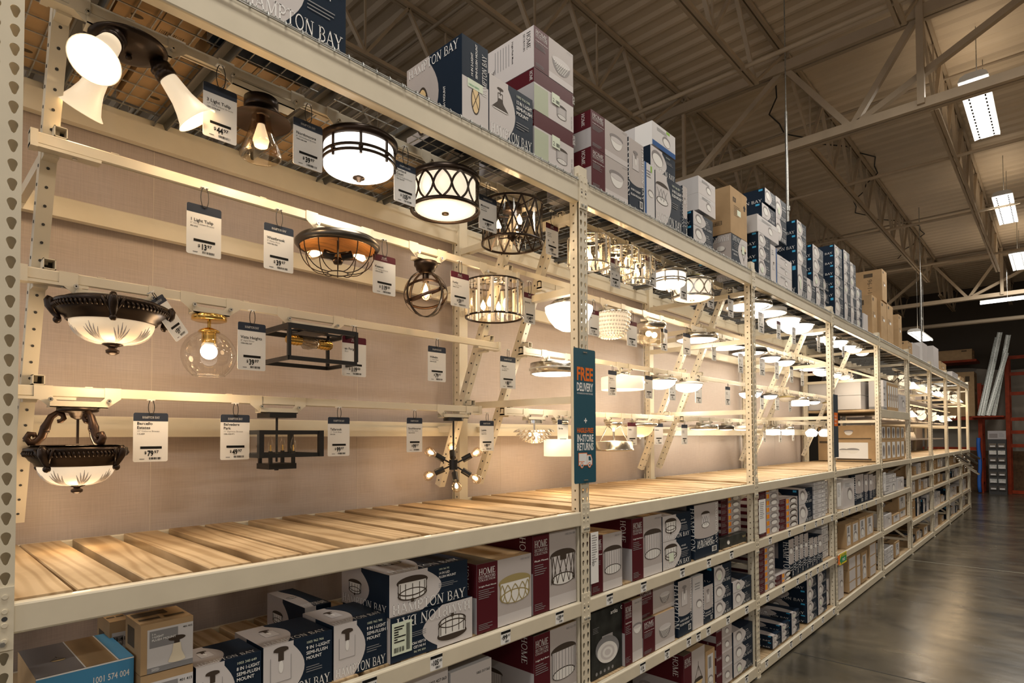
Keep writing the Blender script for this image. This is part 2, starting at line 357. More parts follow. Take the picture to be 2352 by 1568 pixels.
def picto(cv, kind, cx, cy, r, lay=3, dk='bronze_ink'):
    E = cv.ell
    if kind in ('craft', 'drum', 'drum3', 'lattice', 'crystal', 'cagebox', 'cage2'):
        h = r*(1.15 if kind in ('crystal', 'cagebox', 'drum3') else .62); k = .30
        body = 'photo_white' if kind in ('craft', 'lattice', 'drum') else 'photo_light'
        if kind == 'lattice': body = 'photo_white'
        E(cx, cy+h/2, r, r*k, dk, lay); cv.rect(cx-r*.92, cy-h/2, cx+r*.92, cy+h/2, body, lay+1)
        E(cx, cy-h/2, r*.92, r*k, dk, lay+1); E(cx, cy-h/2-.01*r, r*.84, r*k*.86, 'photo_white', lay+2)
        cv.ell(cx, cy+h/2, r, r*k, dk, lay+2, a0=0, a1=PI)
        n = 6
        if kind in ('craft', 'drum'):
            for i in range(n+1):
                x = cx-r*.9*math.cos(PI*i/n); d = -r*k*math.sin(PI*i/n)
                cv.line([(x, cy+h/2+d*.3), (x, cy-h/2+d)], r*.045, dk, lay+3)
            for q in (.35, 0): cv.line([(cx-r*.92*math.cos(PI*i/14), cy-h/2+h*q-r*k*math.sin(PI*i/14)) for i in range(15)], r*.06, dk, lay+3)
            cv.rect(cx-r*.1, cy-h/2-r*k-.12*r, cx+r*.1, cy-h/2-r*k*.8, dk, lay+4)
        elif kind == 'lattice':
            for i in range(n):
                for sg in (0, 1):
                    pts = []
                    for j in range(9):
                        t = j/8; u = (i+(t if sg else 1-t)+.12*math.sin(2*PI*t)*(1 if sg else -1))/n
                        x = cx-r*.92*math.cos(PI*u); pts.append((x, cy+h/2-h*t-r*k*math.sin(PI*u)*(.4+.6*t)))
                    cv.line(pts, r*.05, dk, lay+3)
        elif kind in ('cagebox', 'cage2'):
            for i in range(n):
                a = cx-r*.92*math.cos(PI*i/n); b = cx-r*.92*math.cos(PI*(i+1)/n)
                for (p, q) in ((a, b), (b, a)): cv.line([(p, cy+h/2), (q, cy-h/2-r*k*.6)], r*.05, dk, lay+3)
            cv.rect(cx-r*.25, cy+h*.3, cx+r*.25, cy+h*.55, dk, lay+4)
        elif kind == 'crystal':
            for i in range(12):
                x = cx-r*.92*math.cos(PI*i/11); cv.line([(x, cy+h/2), (x, cy-h/2-r*k*math.sin(PI*i/11))], r*.035, 'ink_grey' if i % 2 else 'photo_dark', lay+3)
        else:
            cv.line([(cx-r*.8, cy+h*.3), (cx-r*.2, cy-h*.5), (cx+r*.2, cy+h*.3), (cx+r*.8, cy-h*.5)], r*.05, 'ink_grey', lay+3)
            cv.line([(cx-r*.8, cy-h*.5), (cx-r*.2, cy+h*.3), (cx+r*.2, cy-h*.5), (cx+r*.8, cy+h*.3)], r*.05, 'ink_grey', lay+3)
    elif kind == 'jar':
        E(cx, cy+r*.95, r*.45, r*.17, dk, lay+1); cv.rect(cx-r*.45, cy+r*.85, cx+r*.45, cy+r*.97, dk, lay)
        cv.rect(cx-r*.17, cy+r*.3, cx+r*.17, cy+r*.9, dk, lay+1); cv.rect(cx-r*.62, cy-r*.9, cx+r*.62, cy+r*.55, 'photo_light', lay)
        for x in (-.62, .62): cv.line([(cx+x*r, cy-r*.9), (cx+x*r, cy+r*.55)], r*.025, 'ink_grey', lay+1)
        cv.line([(cx-r*.62, cy-r*.9), (cx+r*.62, cy-r*.9)], r*.025, 'ink_grey', lay+1)
        E(cx, cy-r*.05, r*.14, r*.36, 'photo_white', lay+2)
    elif kind == 'pendant':
        E(cx, cy+r*.95, r*.3, r*.1, dk, lay); cv.line([(cx, cy+r*.95), (cx, cy+r*.5)], r*.07, dk, lay)
        for x in (-.22, .22): cv.line([(cx+x*r, cy+r*.65), (cx+x*r, cy+r*.1)], r*.05, dk, lay)
        cv.line([(cx-.22*r, cy+r*.65), (cx+.22*r, cy+r*.65)], r*.05, dk, lay)
        cv.poly([(cx-r*.16, cy+r*.3), (cx+r*.16, cy+r*.3), (cx+r*.3, cy), (cx+r*.8, cy-r*.45), (cx-r*.8, cy-r*.45), (cx-r*.3, cy)], dk, lay+1)
        cv.poly([(cx-r*.8, cy-r*.45), (cx+r*.8, cy-r*.45), (cx+r*.6, cy-r*.52), (cx-r*.6, cy-r*.52)], 'photo_white', lay+2)
    elif kind == 'tulip':
        E(cx, cy+r*.95, r*.62, r*.2, dk, lay); cv.rect(cx-r*.2, cy+r*.5, cx+r*.2, cy+r*.85, dk, lay)
        cv.poly([(cx-r*.26, cy+r*.55), (cx+r*.26, cy+r*.55), (cx+r*.34, cy-r*.1), (cx+r*.62, cy-r*.75), (cx-r*.62, cy-r*.75), (cx-r*.34, cy-r*.1)], 'tulip_ink', lay+1)
        E(cx, cy-r*.75, r*.62, r*.17, 'tulip_ink', lay+1)
    elif kind in ('disc', 'discdark', 'shower'):
        d = dk if kind == 'discdark' else ('ink_grey' if kind == 'shower' else 'photo_dark')
        if kind == 'shower': cv.rect(cx-r*.45, cy, cx+r*.45, cy+r*.8, 'carton_side', lay)
        E(cx, cy+r*.12, r, r*.62, d, lay+1, rot=-.15); E(cx, cy-r*.04, r*.86, r*.5, 'photo_white', lay+2, rot=-.15)
        if kind == 'shower':
            for q in (.7, .5, .3): E(cx, cy-r*.04, r*.86*q, r*.5*q, 'photo_light' if q != .5 else 'photo_white', lay+3, rot=-.15)
    elif kind == 'cone':
        E(cx, cy+r*.35, r*.95, r*.28, 'photo_dark', lay); E(cx, cy+r*.2, r*.8, r*.75, 'photo_white', lay+1, a0=PI, a1=2*PI); E(cx, cy+r*.2, r*.8, r*.2, 'photo_light', lay+2)
    elif kind == 'bowl':
        E(cx, cy+r*.1, r, r*.9, 'photo_dark', lay, a0=PI, a1=2*PI); E(cx, cy+r*.1, r, r*.25, 'photo_light', lay+1)
        for i in range(6):
            for j in range(9-i):
                t = (i+.5)/6; x = (j-(8-i)/2)*.2; E(cx+x*r, cy+r*(.05-.75*t), r*.06, r*.05, 'photo_white', lay+2, n=8)
    elif kind == 'bowls':
        for dx, q in ((-.35, .6), (.25, .9)):
            E(cx+dx*r*2, cy+.1*r, r*q, r*q*.28, 'ink_grey', lay); E(cx+dx*r*2, cy+.07*r, r*q*.93, r*q*.6, 'photo_white', lay+1, a0=PI, a1=2*PI)
    elif kind == 'chand':
        cv.line([(cx, cy+r), (cx, cy+.3*r)], r*.05, dk, lay)
        for x in (-.6, .6): cv.line([(cx, cy+.7*r), (cx+x*r, cy-.3*r)], r*.05, dk, lay)
        E(cx, cy-.35*r, r*.7, r*.22, dk, lay); E(cx, cy-.42*r, r*.62, r*.4, 'amber_ink', lay+1, a0=PI, a1=2*PI)
    elif kind == 'wheel':
        E(cx, cy, r*.42, r, dk, lay); E(cx, cy, r*.34, r*.9, 'amber_ink', lay+1)
        cv.line([(cx-r*.28, cy-r*.6), (cx+r*.28, cy+r*.6)], r*.05, dk, lay+2); cv.line([(cx-r*.28, cy+r*.6), (cx+r*.28, cy-r*.6)], r*.05, dk, lay+2)
    elif kind == 'rings':
        for q in range(4): cv.line([(cx+r*math.cos(a*PI/12)*(1-.1*q), cy+r*(.15+.12*q)*math.sin(a*PI/12)+(q-1.5)*.12*r) for a in range(25)], r*.05, dk, lay)

BOXES=[
['HB','cage2',0.604,0.402,0.03,0.3,3.586,0.322,'T','14 IN 2-LIGHT|SEMI-FLUSH|MOUNT'],
['HB','wheel',1.614,0.171,0.03,0.42,3.586,0.405,'T','14 IN 2-LIGHT|SEMI-FLUSH MOUNT#side'],
['HB','pendant',1.792,0.322,0.03,0.26,3.586,0.297,'T','12 IN 1-LIGHT|SEMI-FLUSH|MOUNT'],
['HD','bowl',2.128,0.341,0.03,0.42,4.071,0.224,'T','#topbox'],
['HD','crystal',2.127,0.343,0.03,0.42,3.843,0.224,'T','#rot'],
['HD','crystal',2.127,0.343,0.03,0.42,3.586,0.255,'T','#rot'],
['HD','cone',2.642,0.402,0.03,0.34,3.831,0.222,'T',''],
['HD','cone',2.642,0.402,0.03,0.34,3.586,0.243,'T',''],
['HBV','jar',3.058,0.184,0.03,0.3,3.586,0.457,'T',''],
['HB','drum3',3.398,0.386,0.03,0.3,3.586,0.354,'T','14 IN 3-LIGHT|FLUSH MOUNT'],
['BW','disc',3.254,0.132,0.03,0.2,3.586,0.365,'T',''],
['HB','disc',3.37,0.354,0.05,0.3,3.945,0.169,'T',''],
['BW','disc',3.397,0.331,0.05,0.34,4.127,0.164,'T',''],
['HBV','jar',3.795,0.069,0.03,0.3,3.586,0.37,'T',''],
['WH','disc',4.098,0.305,0.05,0.33,4.003,0.132,'T',''],
['WH','disc',4.098,0.305,0.05,0.33,3.87,0.132,'T',''],
['HB','disc',3.963,0.341,0.03,0.33,3.713,0.106,'T',''],
['HB','disc',3.963,0.341,0.03,0.33,3.586,0.125,'T',''],
['HB','chand',4.662,0.347,0.03,0.3,3.586,0.236,'T','#flip'],
['KR','27',4.655,0.354,0.03,0.3,3.826,0.401,'T',''],
['HB','disc',5.49,0.279,0.04,0.42,4.33,0.138,'T',''],
['HB','disc',5.775,0.301,0.04,0.42,4.263,0.213,'T',''],
['HB','disc',5.775,0.301,0.04,0.42,4.048,0.213,'T',''],
['HB','disc',5.406,0.356,0.04,0.42,4.165,0.136,'T',''],
['WH','disc',5.254,0.559,0.03,0.4,3.989,0.161,'T',''],
['HB','disc',5.277,0.292,0.03,0.4,3.869,0.123,'T',''],
['HB','disc',5.277,0.292,0.03,0.4,3.747,0.12,'T',''],
['HB','disc',5.277,0.292,0.03,0.4,3.586,0.159,'T',''],
['WH','jar',5.585,0.133,0.03,0.3,3.586,0.36,'T',''],
['BW','',5.726,0.026,0.03,0.3,3.586,0.351,'T',''],
['WH','disc',5.766,0.421,0.03,0.4,3.796,0.093,'T',''],
['WH','disc',5.766,0.421,0.03,0.4,3.71,0.085,'T',''],
['WH','disc',5.766,0.421,0.03,0.4,3.586,0.122,'T',''],
['HB','disc',6.375,0.305,0.03,0.36,4.245,0.153,'T',''],
['HB','disc',6.375,0.305,0.03,0.36,4.085,0.158,'T',''],
['HB','disc',6.375,0.305,0.03,0.36,3.927,0.157,'T',''],
['HB','disc',6.375,0.305,0.03,0.36,3.586,0.339,'T',''],
['HB','disc',6.906,0.398,0.03,0.36,4.115,0.148,'T',''],
['HB','disc',6.906,0.398,0.03,0.36,3.957,0.157,'T',''],
['HB','disc',6.906,0.398,0.03,0.36,3.792,0.162,'T',''],
['HB','disc',6.68,0.295,0.03,0.36,3.586,0.251,'T',''],
['HB','disc',7.006,0.3,0.03,0.36,3.586,0.216,'T',''],
['HB','disc',7.789,0.336,0.03,0.36,4.349,0.119,'T',''],
['HB','disc',7.789,0.336,0.03,0.36,4.223,0.124,'T',''],
['HB','disc',7.789,0.336,0.03,0.36,4.091,0.13,'T',''],
['HB','disc',7.37,0.325,0.075,0.36,3.854,0.134,'T',''],
['HB','disc',7.37,0.325,0.075,0.36,3.708,0.144,'T',''],
['HB','disc',7.37,0.325,0.075,0.36,3.586,0.12,'T',''],
['HB','disc',7.777,0.376,0.03,0.36,3.961,0.124,'T',''],
['HB','disc',7.777,0.376,0.03,0.36,3.82,0.139,'T',''],
['HB','disc',7.777,0.376,0.03,0.36,3.586,0.232,'T',''],
['HB','disc',8.2,0.298,0.03,0.36,4.361,0.141,'T',''],
['HB','disc',8.2,0.298,0.03,0.36,4.223,0.135,'T',''],
['HB','disc',8.2,0.298,0.03,0.36,4.087,0.135,'T',''],
['HB','disc',8.2,0.298,0.03,0.36,3.933,0.151,'T',''],
['HB','disc',8.2,0.298,0.03,0.36,3.586,0.346,'T',''],
['HB','disc',8.513,0.293,0.03,0.36,4.236,0.175,'T',''],
['HB','disc',8.513,0.293,0.03,0.36,4.09,0.145,'T',''],
['HB','disc',8.513,0.293,0.03,0.36,3.932,0.156,'T',''],
['HB','disc',8.513,0.293,0.03,0.36,3.586,0.344,'T',''],
['HB','disc',8.808,0.31,0.03,0.36,3.987,0.142,'T',''],
['HB','disc',8.808,0.31,0.03,0.36,3.848,0.137,'T',''],
['HB','disc',8.808,0.31,0.03,0.36,3.716,0.13,'T',''],
['HB','disc',8.808,0.31,0.03,0.36,3.586,0.128,'T',''],
['WH','',9.193,0.253,0.03,0.2,3.586,0.245,'T',''],
['KR','',9.939,0.334,0.075,0.75,3.586,0.641,'T',''],
['KR','',10.299,0.42,0.03,0.75,3.586,0.609,'T',''],
['KR','',10.751,0.451,0.03,0.75,3.586,0.636,'T',''],
['KR','96',10.429,0.34,0.03,0.9,4.221,0.492,'T',''],
['KR','',11.638,0.281,0.03,0.75,3.586,0.594,'T',''],
['KR','',12.414,0.467,0.03,0.4,3.586,0.228,'T',''],
['WH','',12.926,0.743,0.03,0.4,3.586,0.255,'T',''],
['WH','',13.974,0.577,0.03,0.4,3.586,0.384,'T',''],
['WH','',15.346,0.748,0.03,0.4,3.929,0.123,'T',''],
['WH','',15.346,0.748,0.03,0.4,3.586,0.342,'T',''],
['KR','',16.65,1.018,0.075,0.4,3.586,0.255,'T',''],
['WH','lamp',18.345,1.126,0.03,0.4,3.586,0.144,'T',''],
['KR','',20.013,0.794,0.03,0.4,3.586,0.132,'T',''],
['TL','',0.097,0.233,0.09,0.31,1.19,0.261,'A',''],
['KL','tulip',0.337,0.145,0.05,0.16,1.399,0.149,'A',''],
['KL','tulip',0.338,0.145,0.05,0.16,1.19,0.206,'A',''],
['HB','jar',0.492,0.209,0.05,0.19,1.19,0.188,'A','8 IN 1-LIGHT|SEMI-FLUSH|MOUNT'],
['HB','jar',0.708,0.261,0.05,0.24,1.19,0.195,'A','9 IN 1-LIGHT|SEMI-FLUSH|MOUNT'],
['HB','jar',0.976,0.239,0.05,0.24,1.19,0.206,'A','9 IN 1-LIGHT|SEMI-FLUSH|MOUNT'],
['HB','craft',1.219,0.452,0.03,0.36,1.19,0.183,'A','14 IN LED|FLUSH MOUNT#flip'],
['HB','craft',1.213,0.429,0.03,0.36,1.377,0.172,'A','14 IN LED|FLUSH MOUNT'],
['HD','lattice',1.7,0.385,0.03,0.42,1.19,0.323,'A','3-Light Flush Mount'],
['HD','cagebox',2.099,0.367,0.03,0.45,1.19,0.407,'A','Flush Mount'],
['KL','tulip',0.321,0.056,0.33,0.16,1.19,0.313,'A',''],
['HB','craft',1.053,0.124,0.42,0.36,1.19,0.186,'A','14 IN LED|FLUSH MOUNT'],
['HD','crystal',2.613,0.325,0.03,0.34,1.19,0.335,'A',''],
['HD','crystal',3.055,0.379,0.03,0.42,1.19,0.392,'A',''],
['HB','craft',3.447,0.418,0.03,0.3,1.383,0.175,'A','13 IN LED|FLUSH MOUNT'],
['HB','craft',3.447,0.418,0.03,0.3,1.19,0.191,'A','13 IN LED|FLUSH MOUNT'],
['HBV','drum3',3.92,0.419,0.03,0.3,1.19,0.404,'A',''],
['FL','disc',4.596,0.41,0.12,0.36,1.599,0.045,'A',''],
['FL','disc',4.596,0.41,0.12,0.36,1.544,0.053,'A',''],
['FL','disc',4.596,0.41,0.12,0.36,1.49,0.052,'A',''],
['FL','disc',4.596,0.41,0.12,0.36,1.436,0.052,'A',''],
['FL','disc',4.596,0.41,0.12,0.36,1.381,0.053,'A',''],
['FL','disc',4.596,0.41,0.12,0.36,1.327,0.052,'A',''],
['FL','disc',4.596,0.41,0.12,0.36,1.273,0.052,'A',''],
['AR','disc',4.428,0.55,0.06,0.34,1.19,0.084,'A',''],
['FL','disc',5.201,0.496,0.03,0.36,1.579,0.045,'A',''],
['FL','disc',5.201,0.496,0.03,0.36,1.515,0.061,'A',''],
['FL','disc',5.201,0.496,0.03,0.36,1.454,0.06,'A',''],
['FL','disc',5.201,0.496,0.03,0.36,1.391,0.06,'A',''],
['FL','disc',5.201,0.496,0.03,0.36,1.329,0.06,'A',''],
['FL','disc',5.201,0.496,0.03,0.36,1.267,0.06,'A',''],
['FL','disc',5.201,0.496,0.03,0.36,1.19,0.075,'A',''],
['FL','discdark',5.721,0.531,0.03,0.36,1.426,0.061,'A',''],
['FL','discdark',5.721,0.531,0.03,0.36,1.369,0.056,'A',''],
['FL','discdark',5.721,0.531,0.03,0.36,1.309,0.057,'A',''],
['FL','discdark',5.721,0.531,0.03,0.36,1.248,0.06,'A',''],
['FL','discdark',5.721,0.531,0.03,0.36,1.19,0.055,'A',''],
['HB','disc',6.289,0.46,0.03,0.4,1.385,0.163,'A',''],
['HB','disc',6.289,0.46,0.03,0.4,1.19,0.193,'A',''],
['WF','disc',6.804,0.418,0.03,0.4,1.554,0.045,'A',''],
['WF','disc',6.804,0.418,0.03,0.4,1.506,0.046,'A',''],
['WF','disc',6.804,0.418,0.03,0.4,1.454,0.05,'A',''],
['WF','disc',6.804,0.418,0.03,0.4,1.402,0.05,'A',''],
['WF','disc',6.804,0.418,0.03,0.4,1.349,0.051,'A',''],
['WF','disc',6.804,0.418,0.03,0.4,1.297,0.05,'A',''],
['WF','disc',6.804,0.418,0.03,0.4,1.246,0.05,'A',''],
['WF','disc',6.804,0.418,0.03,0.4,1.19,0.053,'A',''],
['WF','disc',7.252,0.224,0.075,0.4,1.52,0.053,'A',''],
['WF','disc',7.252,0.224,0.075,0.4,1.466,0.053,'A',''],
['WF','disc',7.252,0.224,0.075,0.4,1.41,0.053,'A',''],
['WF','disc',7.252,0.224,0.075,0.4,1.351,0.057,'A',''],
['WF','disc',7.252,0.224,0.075,0.4,1.291,0.058,'A',''],
['WF','disc',7.252,0.224,0.075,0.4,1.232,0.058,'A',''],
['WF','disc',7.252,0.224,0.075,0.4,1.19,0.039,'A',''],
['WH','disc',7.961,0.56,0.03,0.3,1.19,0.358,'A',''],
['HBV','disc',8.575,0.437,0.03,0.4,1.19,0.392,'A',''],
['HBV','disc',9.041,0.244,0.03,0.4,1.19,0.374,'A',''],
['HBV','disc',9.315,0.256,0.03,0.4,1.19,0.361,'A',''],
['HBV','disc',9.6,0.346,0.075,0.4,1.19,0.321,'A',''],
['WH','rings',1.306,0.235,0.05,0.3,0.685,0.406,'B',''],
['WH','rings',1.557,0.258,0.05,0.35,0.685,0.365,'B',''],
['HD','crystal',2.103,0.363,0.03,0.42,0.685,0.396,'B','3-Light Flush Mount'],
['AR','shower',2.633,0.349,0.05,0.3,0.685,0.393,'B',''],
['HD','cone',2.963,0.205,0.03,0.4,0.685,0.387,'B',''],
['HD','bowl',3.178,0.425,0.03,0.4,0.685,0.227,'B',''],
['HD','bowl',3.179,0.502,0.06,0.42,0.911,0.188,'B',''],
['HBV','jar',3.658,0.209,0.03,0.4,0.685,0.392,'B',''],
['WH','disc',3.882,0.171,0.03,0.4,0.685,0.383,'B',''],
['HBV','jar',4.063,0.159,0.03,0.3,0.685,0.282,'B',''],
['HB','disc',4.249,0.326,0.03,0.4,0.935,0.146,'B',''],
['HB','disc',4.249,0.326,0.03,0.4,0.808,0.125,'B',''],
['HB','disc',4.249,0.326,0.03,0.4,0.685,0.121,'B',''],
['HB','disc',4.601,0.393,0.03,0.4,0.808,0.09,'B',''],
['HB','disc',4.601,0.393,0.03,0.4,0.685,0.121,'B',''],
['FL','disc',5.182,0.388,0.03,0.36,1.085,0.048,'B',''],
['FL','disc',5.182,0.388,0.03,0.36,1.031,0.052,'B',''],
['FL','disc',5.182,0.388,0.03,0.36,0.977,0.052,'B',''],
['FL','disc',5.182,0.388,0.03,0.36,0.923,0.052,'B',''],
['FL','disc',5.182,0.388,0.03,0.36,0.869,0.052,'B',''],
['FL','disc',5.182,0.388,0.03,0.36,0.816,0.051,'B',''],
['FL','disc',5.182,0.388,0.03,0.36,0.762,0.052,'B',''],
['FL','disc',5.182,0.388,0.03,0.36,0.685,0.075,'B',''],
['FL','discdark',5.607,0.435,0.03,0.36,0.721,0.055,'B',''],
['FL','discdark',5.607,0.435,0.03,0.36,0.685,0.034,'B',''],
['HBV','disc',5.961,0.151,0.03,0.5,0.685,0.386,'B',''],
['HBV','disc',6.137,0.124,0.03,0.5,0.685,0.398,'B',''],
['HBV','disc',6.286,0.129,0.03,0.5,0.685,0.397,'B',''],
['HBV','disc',6.44,0.134,0.03,0.5,0.685,0.387,'B',''],
['HBV','disc',6.605,0.146,0.03,0.5,0.685,0.32,'B',''],
['HBV','disc',6.771,0.12,0.03,0.5,0.685,0.308,'B',''],
['HBV','disc',6.92,0.166,0.03,0.5,0.685,0.309,'B',''],
['WF','disc',7.225,0.251,0.075,0.4,1.023,0.097,'B',''],
['WF','disc',7.225,0.251,0.075,0.4,0.939,0.082,'B',''],
['WF','disc',7.225,0.251,0.075,0.4,0.85,0.087,'B',''],
['WF','disc',7.225,0.251,0.075,0.4,0.762,0.086,'B',''],
['WF','disc',7.225,0.251,0.075,0.4,0.685,0.075,'B',''],
['KL','disc',8.064,0.286,0.03,0.45,0.685,0.307,'B',''],
['KL','disc',8.378,0.327,0.03,0.45,0.685,0.3,'B',''],
['KL','disc',8.736,0.352,0.03,0.45,0.685,0.313,'B',''],
['KL','disc',9.119,0.43,0.03,0.45,0.685,0.31,'B',''],
['HD','chand',3.73,0.337,0.03,0.42,0.126,0.411,'C',''],
['KL','disc',4.083,0.159,0.03,0.4,0.126,0.347,'C',''],
['HD','disc',4.267,0.3,0.03,0.36,0.49,0.101,'C',''],
['HD','disc',4.267,0.3,0.03,0.36,0.377,0.112,'C',''],
['HD','disc',4.267,0.3,0.03,0.36,0.254,0.121,'C',''],
['HD','disc',4.267,0.3,0.03,0.36,0.126,0.126,'C',''],
['HB','disc',4.596,0.41,0.03,0.45,0.366,0.128,'C',''],
['HB','disc',4.596,0.41,0.03,0.45,0.234,0.131,'C',''],
['HB','disc',4.596,0.41,0.03,0.45,0.126,0.106,'C',''],
['HB','disc',5.487,0.214,0.03,0.3,0.1845,0.057,'C',''],
['HB','disc',5.487,0.214,0.03,0.3,0.1255,0.058,'C',''],
['HB','disc',5.727,0.216,0.03,0.36,0.227,0.059,'C',''],
['HB','disc',5.727,0.216,0.03,0.36,0.165,0.06,'C',''],
['HB','disc',5.727,0.216,0.03,0.36,0.126,0.037,'C',''],
['HB','disc',6.016,0.233,0.03,0.36,0.273,0.066,'C',''],
['HB','disc',6.016,0.233,0.03,0.36,0.204,0.066,'C',''],
['HB','disc',6.016,0.233,0.03,0.36,0.126,0.077,'C',''],
['HB','disc',6.509,0.341,0.03,0.45,0.47,0.13,'C',''],
['HB','disc',6.509,0.341,0.03,0.45,0.336,0.133,'C',''],
['HB','disc',6.509,0.341,0.03,0.45,0.208,0.125,'C',''],
['HB','disc',6.509,0.341,0.03,0.45,0.126,0.081,'C',''],
['HB','disc',6.888,0.322,0.03,0.45,0.451,0.126,'C',''],
['HB','disc',6.888,0.322,0.03,0.45,0.319,0.13,'C',''],
['HB','disc',6.888,0.322,0.03,0.45,0.192,0.125,'C',''],
['HB','disc',6.888,0.322,0.03,0.45,0.126,0.064,'C',''],
['WH','disc',7.234,0.242,0.075,0.3,0.126,0.292,'C',''],
['WH','disc',7.698,0.226,0.03,0.3,0.126,0.384,'C',''],
['KL','',8.156,0.379,0.03,0.45,0.4,0.15,'C',''],
['KL','',8.156,0.379,0.03,0.45,0.243,0.154,'C',''],
['KL','',8.156,0.379,0.03,0.45,0.126,0.116,'C',''],
['KL','',8.565,0.199,0.03,0.45,0.383,0.15,'C',''],
['KL','',8.565,0.199,0.03,0.45,0.226,0.155,'C',''],
['KL','',8.565,0.199,0.03,0.45,0.126,0.098,'C',''],
['KL','disc',8.817,0.331,0.03,0.45,0.126,0.398,'C',''],
['KL','',9.26,0.414,0.03,0.45,0.408,0.159,'C',''],
['KL','',9.26,0.414,0.03,0.45,0.253,0.154,'C',''],
['KL','',9.26,0.414,0.03,0.45,0.126,0.125,'C',''],
['WF','disc',10.312,0.868,0.03,0.4,1.423,0.064,'A',''],
['WF','disc',10.312,0.868,0.03,0.4,1.357,0.064,'A',''],
['WF','disc',10.312,0.868,0.03,0.4,1.19,0.165,'A',''],
['WH','disc',11.319,0.509,0.03,0.2,1.19,0.203,'A',''],
['WH','disc',10.287,0.495,0.03,0.3,0.685,0.192,'B',''],
['KL','disc',10.851,0.615,0.03,0.45,0.685,0.136,'B',''],
['KL','disc',11.575,0.686,0.075,0.45,0.811,0.26,'B',''],
['KL','disc',11.575,0.686,0.075,0.45,0.685,0.124,'B',''],
['WF','disc',10.269,0.591,0.03,0.4,0.281,0.077,'C',''],
['WF','disc',10.269,0.591,0.03,0.4,0.203,0.076,'C',''],
['WF','disc',10.269,0.591,0.03,0.4,0.126,0.075,'C',''],
['KL','disc',11.008,0.34,0.03,0.4,0.126,0.245,'C',''],
['KL','bowls',10.383,1.878,0.075,0.9,2.038,0.227,'D',''],
['KL','bowls',10.383,1.878,0.075,0.9,1.7,0.335,'D',''],
['KR','',10.8,1.42,0.42,0.6,2.5105,0.56,'M',''],
['KL','bowls',10.664,0.814,0.03,0.3,2.51,0.433,'M',''],
['WF','',10.37,0.23,0.03,0.2,2.51,0.455,'M',''],
['WH','disc',11.608,0.533,0.03,0.3,2.51,0.294,'M','']]
SMALL_LAMPS=[
['disc_nickel_wide',1,5.553,0.484,3.432,3.303],
['disc_white',1,6.008,0.461,3.408,3.29],
['dome_white',1,6.578,0.37,3.4,3.254],
['dome_dark',1,7.039,0.372,3.4,3.272],
['disc_white',1,7.619,0.248,3.442,3.355],
['dome_nickel',1,8.186,0.25,3.403,3.329],
['dome_dark',1,8.648,0.311,3.382,3.292],
['dome_nickel',1,9.243,0.233,3.42,3.306],
['dome_nickel',1,9.617,0.223,3.397,3.286],
['dome_nickel',1,10.099,0.201,3.395,3.279],
['disc_nickel',2,4.816,0.374,3.027,2.928],
['disc_nickel',2,5.481,0.33,3.045,2.95],
['disc_dark',2,6.004,0.386,3.037,2.958],
['dome_dark',2,6.66,0.225,3.039,2.909],
['dome_dark',2,7.149,0.226,3.057,2.931],
['disc_dark',2,7.679,0.187,3.053,2.987],
['disc_dark',2,8.132,0.336,3.037,2.968],
['dome_nickel',2,8.652,0.265,2.992,2.901],
['dome_nickel',2,9.242,0.194,3.025,2.917],
['dome_white',2,9.747,0.126,3.018,2.925],
['dome_white',2,10.19,0.136,3.023,2.926],
['dome_nickel',3,6.468,0.259,2.617,2.528],
['dome_dark',3,7.079,0.177,2.634,2.545],
['dome_off',3,7.645,0.206,2.647,2.581],
['drum_opal',3,8.198,0.22,2.647,2.529],
['dome_dark',3,8.805,0.164,2.633,2.509],
['dome_off',3,9.498,0.144,2.644,2.532],
['disc_nickel',4,5.642,0.289,2.249,2.181],
['disc_dark',4,6.204,0.164,2.243,2.19],
['disc_white',4,6.631,0.123,2.244,2.188],
['drum_opal',4,7.663,0.165,2.24,2.178],
['drum_opal',4,8.2,0.145,2.258,2.169],
['cone_opal',4,9.254,0.162,2.271,2.076],
['cone_opal',4,9.903,0.139,2.265,2.053]]
